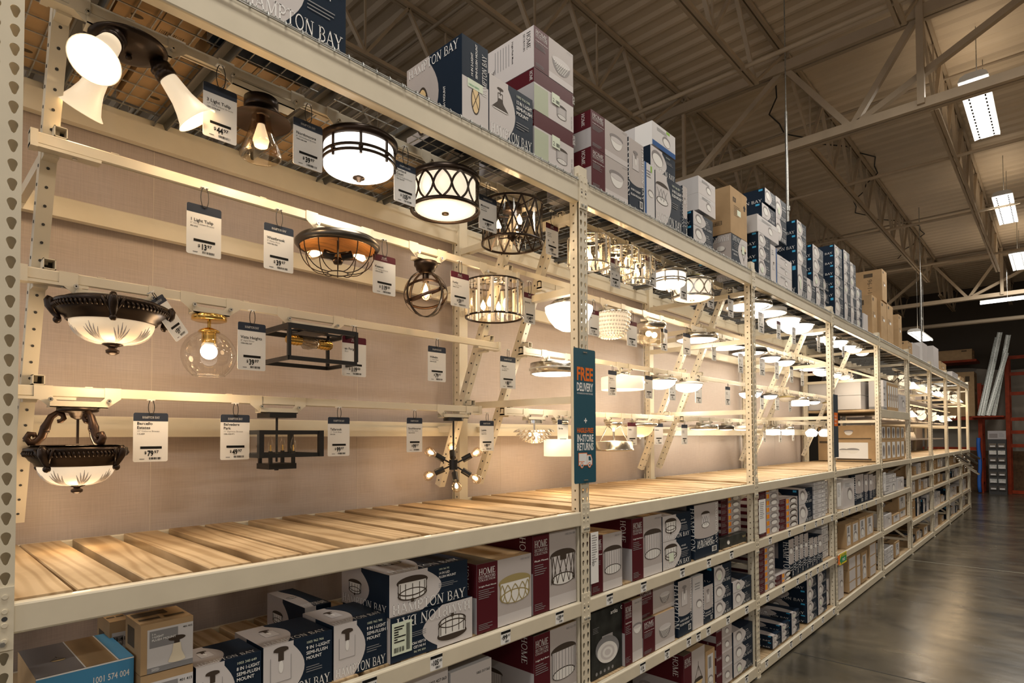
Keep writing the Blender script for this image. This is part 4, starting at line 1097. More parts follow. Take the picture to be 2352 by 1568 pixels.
def carton(style, pic, w_, d, h, det, opt, seed, idx):
    """det 2 = full print, 1 = reduced, 0 = only colour fields"""
    body = {'HB': 'navy', 'HBV': 'navy', 'HD': 'carton_side', 'KR': 'kraft', 'KL': 'kraft', 'AR': 'artika_black', 'WH': 'carton_white', 'BW': 'carton_white', 'FL': 'photo', 'WF': 'carton_white', 'TL': 'kraft'}[style]
    mb = MB(); mb.box(0, w_, 0, d, 0, h, body)
    flip = '#flip' in opt; lines = opt.split('#')[0].split('|') if opt.split('#')[0] else []
    F = Cv(mb, (0,0,0), (1,0,0), (0,0,1), w_, h, flip)
    Lf = Cv(mb, (0,d,0), (0,-1,0), (0,0,1), d, h, flip)
    Tp = Cv(mb, (0,0,h), (1,0,0), (0,1,0), w_, d)
    dk = 'bronze_ink'
    if style == 'HB':
        port = h > w_*1.35
        k = .52 if w_ > h*1.5 else .46
        def arcphoto(cv, W, H, kx, mat='photo_light'):
            pts = [(0, 0), (W*kx*.62, 0)]+[(W*kx*(.62+.38*math.sin(PI*i/12)), H*i/12) for i in range(1, 12)]+[(W*kx*.72, H), (0, H)]
            cv.poly(pts, mat, 1)
        if pic != 'wheel': arcphoto(F, w_, h, k+.12)
        arcphoto(Lf, d, h, .6, 'photo'); arcphoto(Tp, w_, d, .55, 'photo')
        if pic == 'wheel':
            F.rect(0, 0, w_, h*.52, 'photo_light', 2); picto(F, 'wheel', w_*.5, h*.30, h*.17, 4)
            Lf.rect(d*.0, 0, d*.45, h*.78, 'photo', 2); picto(Lf, 'wheel', d*.3, h*.36, h*.3, 4)
            if det == 2:
                F.text('HAMPTON BAY', w_*.93, h*.40, h*.075, 'print_white', 5, 'serif', 'l', PI/2, width=h*.5)
                for i, s_ in enumerate(('14 IN 2-LIGHT', 'SEMI-FLUSH MOUNT')): F.text(s_, w_*(.40+.17*i), h*.56, h*.045, 'print_white', 5, rot=PI/2, bold=.01)
                Lf.text('HAMPTON BAY', d*.04, h*.86, h*.11, 'print_white', 5, 'serif', width=d*.9)
                Lf.text('SEMI-FLUSH MOUNT', d*.72, h*.05, h*.05, 'print_white', 5, rot=PI/2, bold=.01)
                F.rect(w_*.2, h*.42, w_*.78, h*.52, 'stamp', 6); F.text('1003418995', w_*.22, h*.44, h*.035, 'green', 7, bold=.01)
            return mb
        r = min(w_*k*.50, h*.40 if pic in ('pendant', 'jar') else (h*.47 if pic in ('craft', 'disc') else h*.34))
        if pic: picto(F, pic, w_*k*.52, h*(.60 if lines else .55), r, 3, dk)
        if det >= 1 and d > .2: picto(Lf, pic if pic in ('craft', 'jar', 'disc') else 'disc', d*.3, h*.5, min(d*.14, h*.3), 3, dk)
        if det == 2:
            F.text('HAMPTON BAY', w_*.03, h*.04, h*(.17 if w_ < h*1.6 else .24), 'print_white', 6, 'serif', width=w_*.93)
            Lf.text('HAMPTON BAY', d*.03, h*.06, h*.2, 'print_white', 6, 'serif', width=d*.92)
            Tp.text('HAMPTON BAY', w_*.05, d*.04, d*.12, 'print_white', 3, 'serif', width=w_*.88)
            if pic: picto(Tp, pic if pic != 'pendant' else 'disc', w_*.3, d*.55, min(w_, d)*.18, 2, dk)
            fs = min(h*.085, w_*.09 if lines and len(lines[-1]) < 6 else w_*.075); y = h*.80
            num = {'jar': '1005 962 966', 'craft': '1003 366 792', 'pendant': '1003 916 546', 'drum3': '1003 366 857'}.get(pic, '1003 418 995')
            if '8 IN' in opt: num = '1003 340 649'
            F.text(num, w_*.60, h*.87, fs*.75, 'stamp', 6, mw=w_*.37)
            for i, s_ in enumerate(lines): F.text(s_, w_*.60, y-fs*1.12*(i+.4), fs, 'print_white', 6, bold=.012, mw=w_*.37)
            small_lines(F, w_*.60, y-fs*1.15*(len(lines)+.8), w_*.3, 3, fs*.3, 'ink_grey', 6, seed)
        elif det == 1:
            F.text('HAMPTON BAY', w_*.05, h*.05, h*.17, 'print_white', 6, 'serif', width=w_*.88)
            F.text('14 IN LED', w_*.62, h*.68, h*.09, 'print_white', 6, mw=w_*.33); F.text('FLUSH MOUNT', w_*.62, h*.56, h*.075, 'print_white', 6, mw=w_*.35); small_lines(F, w_*.62, h*.47, w_*.3, 4, h*.035, 'ink_grey', 6, seed)
            Lf.text('HAMPTON BAY', d*.05, h*.06, h*.2, 'print_white', 6, 'serif', width=d*.88)
            if seed % 3 == 0: F.rect(w_*.2, h*.25, w_*.36, h*.55, 'stamp', 7)
            Lf.rect(d*.86, h*.82, d*.95, h*.95, 'sky_blue', 6)
        else:
            small_lines(F, w_*.64, h*.8, w_*.3, 5, h*.05, 'carton_white', 6, seed); Lf.rect(d*.86, h*.82, d*.95, h*.95, 'sky_blue', 6)
    elif style == 'HBV':
        F.poly([(0, h*.42)]+[(w_*.5-w_*.5*math.cos(PI*i/10), h*.42-h*.07*math.sin(PI*i/10)) for i in range(1, 10)]+[(w_, h*.42), (w_, h), (0, h)], 'photo', 1)
        picto(F, pic or 'disc', w_*.45, h*.70, min(w_*.34, h*.18), 3, 'bronze_ink' if pic == 'drum3' else 'photo_dark')
        Lf.rect(0, h*.5, d*.8, h, 'photo_dark', 1)
        if det >= 1:
            F.text('HAMPTON BAY', w_*.86, h*.97, min(w_*.12, h*.08), 'print_white', 6, 'serif', rot=-PI/2, width=h*.78)
            for i, s_ in enumerate(('14 IN 3-LIGHT', 'FLUSH MOUNT')): F.text(s_, w_*.1, h*(.26-.07*i), w_*.105, 'print_white', 6, bold=.01, mw=w_*.72)
            F.rect(w_*.7, h*.06, w_*.9, h*.16, 'print_white', 5); F.bars(w_*.72, h*.07, w_*.16, h*.08, 'ink', 6, seed)
            Lf.text('HAMPTON', d*.9, h*.95, d*.12, 'print_white', 6, 'serif', rot=-PI/2, width=h*.8)
        else: small_lines(F, w_*.12, h*.32, w_*.7, 8, h*.02, 'carton_white', 5, seed)
    elif style == 'HD' and '#rot' in opt:
        F.rect(0, 0, w_, h, 'photo_light', 1); F.rect(0, h*.66, w_, h, 'maroon', 2); Lf.rect(0, h*.66, d, h, 'maroon', 1); Lf.rect(0, 0, d, h*.66, 'carton_side', 1); F.rect(0, 0, w_*.34, h*.62, 'leaf_pale', 2)
        picto(F, 'crystal', w_*.68, h*.32, h*.2, 3); F.rect(w_*.42, h*.42, w_*.62, h*.68, 'stamp', 12); F.text('2', w_*.44, h*.46, h*.13, 'ink', 13); F.bars(w_*.52, h*.46, w_*.09, h*.08, 'ink', 13, 3)
        F.text('HOME', w_*.97, h*.94, h*.09, 'print_white', 5, 'serif', rot=-PI/2, width=h*.22); F.text('1003 458 168', w_*.96, h*.05, h*.06, 'ink_grey', 5, rot=PI/2, mw=h*.5); Lf.text('HOME', d*.93, h*.95, h*.09, 'print_white', 4, 'serif', rot=-PI/2, width=h*.24)
    elif style == 'HD':
        b = .36 if w_ > h*.7 else .42
        F.rect(w_*b, 0, w_, h, 'photo', 1); F.rect(0, 0, w_*b, h, 'maroon', 2); F.rect(w_*b, 0, w_, h*.16, 'photo_light', 2)
        Lf.rect(0, h*.52, d, h, 'maroon', 1); Tp.rect(0, 0, w_*b, d, 'kraft_dark', 1); Tp.rect(w_*b, 0, w_, d, 'kraft', 1)
        rr = min(w_*(1-b)*.47, h*.36); picto(F, pic or 'disc', w_*(b+1)/2, h*.52, rr, 3, 'gold_ink' if pic == 'lattice' else 'bronze_ink')
        if '#topbox' in opt:
            Lf.rect(0, 0, d, h, 'photo_light', 2); Lf.text('HOME', d*.88, h*.92, h*.12, 'ink', 4, 'serif', rot=-PI/2, width=h*.42); Lf.text('DECORATORS', d*.82, h*.92, h*.06, 'ink', 4, 'serif', rot=-PI/2, width=h*.42)
            Lf.text('3-Light Flush Mount', d*.62, h*.92, h*.07, 'ink', 4, rot=-PI/2, bold=.01)
            for q in range(6): Lf.rect(d*(.56-.05*q), h*.35, d*(.57-.05*q), h*.9, 'ink_grey', 4)
            picto(Lf, 'bowl', d*.17, h*.45, d*.14, 5)
        elif det >= 1: pass
        if det >= 1:
            F.text('HOME', w_*.03, h*.84, h*.09, 'print_white', 5, 'serif', width=w_*b*.80)
            F.text('DECORATORS', w_*.03, h*.785, h*.04, 'print_white', 5, 'serif', width=w_*b*.80)
            if '#topbox' not in opt: Lf.text('HOME', d*.8, h*.97, h*.10, 'print_white', 4, 'serif', rot=-PI/2, width=h*.36)
            if '#topbox' not in opt: picto(Lf, pic if pic in ('bowl', 'crystal', 'disc') else 'disc', d*.3, h*.25, min(d*.2, h*.18), 3, 'bronze_ink')
        if det == 2:
            F.text('COLLECTION', w_*.03, h*.745, h*.028, 'print_white', 5, 'serif', width=w_*b*.80)
            F.text('3-Light Flush Mount' if pic != 'cagebox' else 'Flush Mount', w_*.03, h*.66, h*.032, 'print_white', 5, width=w_*b*.84, bold=.01)
            small_lines(F, w_*.03, h*.61, w_*b*.8, 5, h*.017, 'ink_grey', 5, seed)
            F.text({'lattice': '1003 366 857', 'cagebox': '1002 218 508', 'crystal': '1003 222 171', 'bowl': '1003 416 106', 'cone': '1006 323 774'}.get(pic, '1003 458 168'), w_*.97, h*.93, h*.04, 'ink_grey', 5, align='r')
            small_lines(F, w_*.03, h*.12, w_*b*.7, 4, h*.014, 'ink_grey', 5, seed)
            if pic == 'bowl' and idx: F.rect(w_*.42, h*.45, w_*.62, h*.72, 'stamp', 8); F.text('2', w_*.46, h*.5, h*.12, 'ink', 9)
    elif style in ('KR', 'KL'):
        Tp.rect(w_*.06, d*.3, w_*.94, d*.42, 'kraft_dark' if style == 'KL' else 'kraft', 1)
        Tp.rect(w_*.46, 0, w_*.54, d, 'kraft', 2)
        if pic == '27':
            F.rect(w_*.15, h*.70, w_*.33, h*.80, 'kraft_dark', 1); F.text('27', w_*.18, h*.72, h*.07, 'kraft', 2, bold=.02); small_lines(F, w_*.2, h*.62, w_*.4, 7, h*.02, 'kraft_dark', 1, seed)
            F.rect(w_*.4, h*.45, w_*.62, h*.57, 'stamp', 2)
            for cv, x, y, s in ((Lf, d*.35, h*.66, .06), (F, w_*.85, h*.7, .05)):
                cv.poly([(x-.25*s, y-.5*s), (x+.25*s, y-.5*s), (x+.25*s, y), (x+.6*s, y), (x, y+.6*s), (x-.6*s, y), (x-.25*s, y)], 'ink', 2)
            Lf.rect(d*.1, h*.2, d*.75, h*.29, 'kraft_dark', 1); Lf.rect(d*.12, h*.21, d*.73, h*.28, 'kraft', 2); Lf.bars(d*.14, h*.215, d*.58, h*.055, 'kraft_dark', 3, 4)
        elif style == 'KR':
            Lf.rect(d*.72, h*.78, d*.86, h*.90, 'kraft_dark', 1); small_lines(F, w_*.15, h*.6, w_*.5, 4, h*.02, 'kraft_dark', 1, seed); F.rect(w_*.4, h*.5, w_*.65, h*.56, 'tag_white', 2)
            if pic == '96': Lf.text('96-1-18', d*.78, h*.72, d*.10, 'kraft_dark', 2, rot=-PI/2)
            F.rect(w_*.15, h*.88, w_*.35, h*.95, 'kraft_dark', 2)
        else:
            x0, y0, x1, y1 = (.12, 0, 1, .88) if pic == 'tulip' else ((.2, .1, .8, .9) if h > w_ else (.12, .12, .88, .9))
            if not pic: x0, y0, x1, y1 = .12, .05, .9, .95
            if pic == 'bowls':
                n = 5 if w_ > .5 else 2
                for i in range(n):
                    a = w_*(i+.15)/n; b = w_*(i+.75)/n; F.rect(a, h*.12, b, h*.9, 'tag_white', 1); F.ell((a+b)/2, h*.55, (b-a)*.32, (b-a)*.3, 'photo_dark', 2); F.ell((a+b)/2, h*.42, (b-a)*.25, (b-a)*.3, 'photo_dark', 2)
                Lf.rect(d*.02, h*.84, d*.2, h*.95, 'kraft_dark', 1); Lf.rect(d*.22, h*.12, d*.80, h*.88, 'tag_white', 1) if idx == 1 else None
                picto(Lf, 'bowls' if idx == 1 else 'cone', d*.5, h*.5, h*.32, 3); Lf.rect(d*.3, h*.04, d*.85, h*.12, 'kraft_dark', 1)
            else:
                F.rect(w_*x0, h*y0, w_*x1, h*y1, 'carton_white' if pic else 'photo_light', 1)
                if pic == 'tulip':
                    F.rect(w_*.16, h*.50, w_*.70, h*.84, 'ink_grey', 2); F.rect(w_*.12, 0, w_, h*.11, 'ink_grey', 2); picto(F, 'tulip', w_*.68, h*.36, w_*.27, 4)
                    F.text('5 in', w_*.20, h*.76, h*.05, 'print_white', 5, bold=.01); F.text('1-LIGHT', w_*.20, h*.70, h*.06, 'print_white', 5, bold=.02); F.text('FLUSH MOUNT', w_*.20, h*.635, h*.06, 'print_white', 5, bold=.02, width=w_*.46)
                    F.text('401 415', w_*.98, h*.79, h*.055, 'ink', 5, align='r', bold=.01); small_lines(F, w_*.2, h*.08, w_*.2, 3, h*.012, 'print_white', 5, seed)
                    Lf.rect(d*.15, h*.45, d*.6, h*.85, 'kraft_dark', 1); Tp.rect(w_*.05, d*.6, w_*.7, d*.9, 'kraft_dark', 2)
                elif pic:
                    F.rect(w_*.3, h*.6, w_*.6, h*.85, 'ink_grey', 2); picto(F, 'disc', w_*.5, h*.36, min(w_*.26, h*.28), 3, 'bronze_ink')
                    Lf.rect(d*.05, h*.62, d*.8, h*.92, 'kraft_dark', 1); picto(Lf, 'cone', d*.45, h*.36, min(d*.25, h*.28), 2)
                else: Lf.rect(d*.1, h*.1, d*.6, h*.3, 'kraft_dark', 1)
    elif style == 'AR':
        if h > w_*.5:
            picto(F, 'shower', w_*.48, h*.34, w_*.36, 3); F.text('artika', w_*.58, h*.88, h*.085, 'print_white', 5, bold=.015); F.ell(w_*.93, h*.925, h*.028, h*.028, 'print_white', 4); F.ell(w_*.93, h*.925, h*.018, h*.018, 'artika_black', 5)
            small_lines(F, w_*.05, h*.75, w_*.2, 4, h*.014, 'ink_grey', 4, seed)
            for i in range(5): F.ell(w_*(.15+.12*i), h*.07, w_*.03, w_*.03, 'ink_grey', 3)
        else:
            F.text('artika', w_*.95, h*.70, h*.35, 'gold_ink', 5, rot=PI, bold=.015); picto(F, 'disc', w_*.3, h*.45, h*.35, 3)
    elif style in ('WH', 'BW'):
        F.rect(0, 0, w_, h, 'photo_light' if style == 'WH' else 'carton_white', 1)
        if pic == 'rings':
            picto(Tp, 'rings', w_*.5, d*.5, w_*.35, 2, 'ink'); F.text('1002 427 063' if idx == 0 else '1003 317 562', w_*.96, h*.86, h*.045, 'ink', 3, align='r', bold=.01); picto(F, 'rings', w_*.5, h*.4, w_*.35, 3, 'ink')
        elif pic:
            if style == 'BW': F.rect(0, 0, w_*.18 if h > w_ else w_, h if h > w_ else h*.22, 'deep_blue', 2); F.rect(w_*.6, h*.86, w_*.75, h*.98, 'leaf', 2); Lf.rect(d*.6, 0, d, h, 'print_white', 1)
            else: F.rect(w_*.04, h*.72, w_*.96, h*.94, 'carton_white', 2)
            picto(F, pic, w_*.6, h*.45, min(w_*.28, h*.34), 3); small_lines(F, w_*.2, h*.85, w_*.5, 3, h*.03, 'ink_grey', 4, seed)
        if style == 'BW' and not pic: F.rect(0, 0, w_, h, 'deep_blue', 2)
    elif style in ('FL', 'WF'):
        if style == 'FL':
            F.rect(0, 0, w_*.34, h, 'maroon', 1); F.rect(w_*.36, h*.2, w_*.50, h*.85, 'orange', 1); F.rect(w_*.40, h*.2, w_*.44, h*.85, 'yellow', 2); F.ell(w_*.75, h*.55, w_*.19, h*.40, 'bronze_ink' if pic == 'discdark' else 'photo_dark', 3); F.ell(w_*.75, h*.42, w_*.15, h*.30, 'photo_white', 4)
            small_lines(F, w_*.03, h*.75, w_*.25, 3, h*.12, 'ink_grey', 2, seed); Lf.rect(0, 0, d, h*.45, 'maroon', 1)
        else:
            F.rect(0, 0, w_, h*.08, 'ink_grey', 1); small_lines(F, w_*.05, h*.7, w_*.4, 3, h*.12, 'ink_grey', 2, seed); F.ell(w_*.76, h*.5, w_*.12, h*.34, 'ink_grey', 3); F.ell(w_*.76, h*.44, w_*.10, h*.28, 'photo_white', 4); Lf.rect(0, 0, d, h*.1, 'ink_grey', 1)
        mb.box(0, w_, 0, d, -.0005, .0005, 'photo_dark')
    elif style == 'TL':
        F.rect(0, h*.60, w_, h, 'print_blue', 1); F.rect(0, h*.58, w_, h*.60, 'print_white', 2); F.rect(0, h*.985, w_, h, 'print_white', 2)
        F.text('1001 574 004', w_*.55, h*.80, h*.10, 'print_white', 3, width=w_*.40, bold=.01)
        F.ell(w_*.38, h*.55, w_*.17, h*.22, 'gold_ink', 3, rot=.1); F.ell(w_*.38, h*.55, w_*.155, h*.20, 'ink', 4, rot=.1); F.text('HAMPTON', w_*.38, h*.60, h*.085, 'amber_ink', 5, 'serif', 'c', width=w_*.24); F.text('BAY', w_*.30, h*.48, h*.085, 'amber_ink', 5, 'serif', 'c', width=w_*.1)
        Tp.rect(w_*.0, 0, w_*.48, d, 'photo_dark', 1); Tp.rect(w_*.48, 0, w_*.82, d, 'kraft', 1); Tp.rect(w_*.84, 0, w_, d, 'print_blue', 1); picto(Tp, 'chand', w_*.3, d*.45, w_*.12, 3)
        Tp.rect(w_*.475, 0, w_*.49, d, 'print_white', 2); Tp.rect(w_*.82, 0, w_*.835, d, 'print_white', 2)
    return mb
NAMES = {'HB': 'lamp_carton', 'HBV': 'lamp_carton', 'HD': 'lamp_carton', 'KR': 'kraft_carton', 'KL': 'kraft_carton', 'AR': 'lamp_carton', 'WH': 'lamp_carton', 'BW': 'lamp_carton', 'FL': 'flat_lamp_carton', 'WF': 'flat_lamp_carton', 'TL': 'kraft_carton'}
def bay_of(x):
    for i in range(8, -1, -1):
        if x >= PX[i]-.02: return i
    return 0
cnt = {}
colcount = {}
for (st, pic, x0, w_, y0, d, z0, h, area, opt) in BOXES: colcount[(area, x0, y0)] = colcount.get((area, x0, y0), 0)+1
colseen = {}
order = {}
for r_ in BOXES:
    b = bay_of(r_[2]+r_[3]/2); order.setdefault((r_[8], b), [])
    if (r_[2], r_[4]) not in order[(r_[8], b)]: order[(r_[8], b)].append((r_[2], r_[4]))
for k in order: order[k].sort()
for i, (st, pic, x0, w_, y0, d, z0, h, area, opt) in enumerate(BOXES):
    b = bay_of(x0+w_/2); key = (area, x0, y0); n = colcount[key]; q = colseen.get(key, 0); colseen[key] = q+1
    det = 2 if x0 < 3.4 else (1 if x0 < 9 else 0)
    mb = carton(st, pic, w_, d, h, det, opt, i, q if st != 'WH' or pic != 'rings' else (0 if x0 < 1.5 else 1))
    o = mb.build(NAMES[st], loc=(x0, y0, z0))
    c = order[(area, b)].index((x0, y0))
    pos = '' if n == 1 else ('topmost' if q == 0 else ('lowest' if q == n-1 else '%s down' % nth(q)))
    lab = STY[st]+((' picturing '+PICN[pic]) if PICN.get(pic) else '')+(', '+pos+' in '+nth(c)+' stack, ' if pos else ', '+nth(c)+' from left, ')+AREAN[area]+', '+BAYN[b]+' bay'
    tag(o, lab, 'box', 'cartons on the %s of the %s bay' % (AREAN[area], BAYN[b]))
    order
for i, (x, y, w_, d_, h) in enumerate(((.05, .06, .26, .40, .3), (.32, .06, .26, .40, .3), (.05, .50, .40, .5, .28), (.47, .50, .46, .50, .28), (.62, .34, .36, .15, .24), (.95, .52, .5, .5, .06), (1.47, .60, .5, .42, .05))):
    mb = carton('KR', '', w_, d_, h, 0, '', i, 0); B_ = Cv(mb, (0, d_, 0), (1, 0, 0), (0, -1, 0), w_, d_); B_.bars(w_*.55, d_*.12, w_*.3, d_*.1, 'kraft_dark', 1, i); B_.line([(w_*.5, 0), (w_*.5, d_)], .004, 'kraft_dark', 1); B_.ell(w_*.25, d_*.25, .02, .012, 'kraft_dark', 1)
    tag(mb.build('kraft_carton', loc=(x, y, 3.5865)), 'kraft carton seen from below through the mesh, %s of seven, top shelf, nearest bay' % nth(i), 'box', 'kraft cartons resting on the mesh')
# torn paper notes and shipping label on the nearest cartons
mb = MB(); F = Cv(mb, (0,0,0), (1,0,0), (0,0,1), .10, .13)
mb.box(0, .10, 0, .001, 0, .13, 'stamp'); F.bars(.07, .01, .02, .11, 'ink', 2, 3); F.bars(.01, .01, .05, .02, 'ink', 2, 5)
for i in range(7): F.rect(.01, .05+i*.01, .01+.05*random.Random(i).random()+.01, .055+i*.01, 'ink', 2)
tag(mb.build('shipping_label', loc=(1.225, .0275, 1.22)), 'white shipping label stuck on the upside down navy carton, first lower shelf', 'label')
mb = MB(); mb.box(0, .075, 0, .001, 0, .29, 'tag_white'); F = Cv(mb, (0,0,0), (1,0,0), (0,0,1), .075, .29); small_lines(F, .01, .27, .055, 12, .008, 'ink_grey', 2, 1); F.text('6', .01, .1, .05, 'ink_grey', 3)
tag(mb.build('paper_sheet', loc=(2.562, -.004, 1.27)), 'long white paper sheet hanging beside the second rack post below the deck', 'paper')
for i, (x, z, h) in enumerate(((5.10, 1.24, .30), (7.58, 1.26, .28), (10.06, 1.27, .28))):
    mb = MB(); mb.box(0, .16, 0, .001, 0, h, 'tag_white'); F = Cv(mb, (0,0,0), (1,0,0), (0,0,1), .16, h); small_lines(F, .02, h*.9, .11, 9, .01, 'ink_grey', 2, i)
    tag(mb.build('paper_sheet', loc=(x, -.006, z)), 'white paper sheet hanging from the %s rack post below the deck' % ('third', 'fourth', 'fifth')[i], 'paper')

# ------------------------------------------------------------------ price tags on the rails and beam labels
def price_tag(nm, sub, sku, price, hd, l, x, zt, w_, h, i):
    y = YR[l]-.045
    h = max(.13, min(.21, h)); w_ = h*.62 if not (.5 < w_/h < .85) else w_
    t = thing('price_tag', '', 'price tag', (x, y, zt))
    mb = MB(); W, H = w_, h
    r = .007; pts = []
    for cx, cz, a in ((W/2-r, -r, 0), (-W/2+r, -r, PI/2), (-W/2+r, -H+r, PI), (W/2-r, -H+r, PI*1.5)):
        for j in range(4): pts.append((cx+r*math.cos(a+j*PI/6), cz+r*math.sin(a+j*PI/6)))
    n = len(pts); mb.add([(a, 0, b) for a, b in pts]+[(a, .0012, b) for a, b in pts], [tuple(range(n-1, -1, -1)), tuple(range(n, 2*n))]+[(j, (j+1) % n, n+(j+1) % n, n+j) for j in range(n)], 'tag_white')
    mb.v = [(a, b, c) for a, b, c in mb.v]
    F = Cv(mb, (-W/2, 0, -H), (1,0,0), (0,0,1), W, H)
    hm = 'tag_maroon' if hd[0] == 'm' else ('tag_navy' if hd[0] == 'n' else 'photo_light'); k = .17
    F.poly([(.0, H*(1-k)), (W, H*(1-k)), (W, H-r)]+[(W-r+r*math.cos(j*PI/6), H-r+r*math.sin(j*PI/6)) for j in range(4)]+[(r-r*math.sin(j*PI/6), H-r+r*math.cos(j*PI/6)) for j in range(4)]+[(0, H-r)], hm, 1)
    near = x < 3.2
    if near and hd == 'n': F.text('HAMPTON BAY', W/2, H*.885, H*.045, 'print_white', 2, 'serif', 'c', width=W*.5)
    if near and hd == 'm': F.text('HOME', W/2, H*.91, H*.045, 'print_white', 2, 'serif', 'c', width=W*.22); F.text('DECORATORS', W/2, H*.875, H*.02, 'print_white', 2, 'serif', 'c', width=W*.26)
    two = '|' in nm; fs = H*.085
    for j, s_ in enumerate(nm.split('|')): F.text(s_, W*.10, H*(.755 if two else .66)-j*H*.085, fs, 'ink', 2, bold=.012, width=min(W*.8, None or sans(s_)[2]*fs) if s_ else None)
    yy = H*(.61 if two else .60)
    if sub:
        a = sub.split('|'); F.text(a[0], W*.10, yy, H*.05, 'ink_grey', 2)
        if len(a) > 1: F.text(a[1], W*.10, yy-.12*H, H*.06, 'ink_grey', 2)
    if sku: F.text(sku, W*.10, yy-.055*H, H*.042, 'ink', 2, bold=.01)
    if not nm: small_lines(F, W*.12, H*.68, W*.45, 3, H*.03, 'ink_grey', 2, i); 
    if not nm and hd != 'n': F.rect(W*.15, H*.42, W*.25, H*.47, 'ink_grey', 2); F.rect(W*.55, H*.42, W*.68, H*.47, 'ink_grey', 2)
    F.rect(W*.20, H*.265, W*.82, H*.315, 'ink', 2)
    dol = price.split('.'); cents = dol[1] if len(dol) > 1 else ''
    tw = sans(dol[0], .035)[2]; fs = H*.155; sx = fs*.72; tot = tw*sx
    x0 = W*.5-tot/2-.01*W
    F.text('$', x0-W*.09, H*.16, H*.08, 'ink', 3, bold=.02); F.text(dol[0], x0, H*.12, fs, 'ink', 3, bold=.035, width=tot); F.text(cents, x0+tot+W*.015, H*.17, H*.085, 'ink', 3, bold=.02)
    F.bars(W*.45, H*.045, W*.35, H*.045, 'ink', 2, i); F.rect(W*.18, H*.05, W*.32, H*.065, 'ink_grey', 2)
    mb.build('card', t)
    if i == 28: pass
    zr = RZ[l]-.02; g = max(.012, zr-zt)
    mb = MB(); c = (zr+(zt-.008))/2-zt; rr = (zr-zt+.010)/2
    mb.tube([(.35*rr*math.sin(a), -.003, c+rr*math.cos(a)) for a in [2*PI*j/16 for j in range(16)]], .0016, 'cord', 5, True); mb.build('zip_tie', t)
    mb = MB(); mb.box(-.013, .013, -.006, .012, zr-zt-.002, zr-zt+.002, 'clip_white'); mb.cyl((0, -.003, zr-zt-.006), (0, -.003, zr-zt+.002), .004, 'clip_white', n=8); mb.build('clip', t)
    return t
tcount = {}
for i, (nm, sub, sku, price, hd, l, x, zt, w_, h) in enumerate(TAGS):
    if zt > RZ[l]-.045: zt = RZ[l]-.045
    t = price_tag(nm, sub, sku, price, hd, l, x, zt, w_, h, i)
    b = bay_of(x); k = (b, l); n = tcount.get(k, 0); tcount[k] = n+1
    hc = {'n': 'navy topped', 'm': 'maroon topped', 'p': 'pale'}[hd[0]]
    if nm: t['label'] = '%s white price tag reading %s, hanging from the %s rail, %s bay' % (hc, nm.replace('|', ' '), LN[l], BAYN[b])
    else: t['label'] = '%s white price tag, %s from left on the %s rail, %s bay' % (hc, nth(n), LN[l], BAYN[b])
    t['group'] = 'price tags hanging from the lamp rails'
def tilted_tag():
    t = price_tag('Cambridge', '15" Bronze', '', '59.97', 'n', 3, .50, RZ[3]-.045, .10, .17, 77)
    t.location = (.50, YR[3]-.05, RZ[3]-.03); t.rotation_euler = (-.35, -.55, .75)
    t['label'] = 'white price tag knocked askew beside the ornate bronze bowl lamp'; t['group'] = 'price tags hanging from the lamp rails'
tilted_tag()
pc = {}
for i, (price, x, z) in enumerate(PRICES):
    mb = MB(); W, H = .066, .062; mb.box(-W/2, W/2, -.0016, -.0004, -H/2, H/2, 'tag_white'); F = Cv(mb, (-W/2, -.0017, -H/2), (1,0,0), (0,0,1), W, H)
    F.rect(0, H*.8, W, H, 'ink', 2); a = price.split('.')
    F.text('$', W*.08, H*.42, H*.2, 'ink', 2, bold=.02); F.text(a[0], W*.18, H*.33, H*.5, 'ink', 2, bold=.035, width=W*.5)
    if len(a) > 1: F.text(a[1], W*.72, H*.48, H*.26, 'ink', 2, bold=.02)
    F.bars(W*.42, H*.08, W*.4, H*.16, 'ink', 2, i)
    b = bay_of(x); nm = {1.187: 'first lower', .681: 'second lower', .11: 'bottom'}[z]; k = (b, z); n = pc.get(k, 0); pc[k] = n+1
    o = mb.build('price_label', loc=(x, 0, z-.04)); tag(o, 'small white price label, %s from left on the %s beam, %s bay' % (nth(n), nm, BAYN[b]), 'price label', 'price labels on the shelf beams')

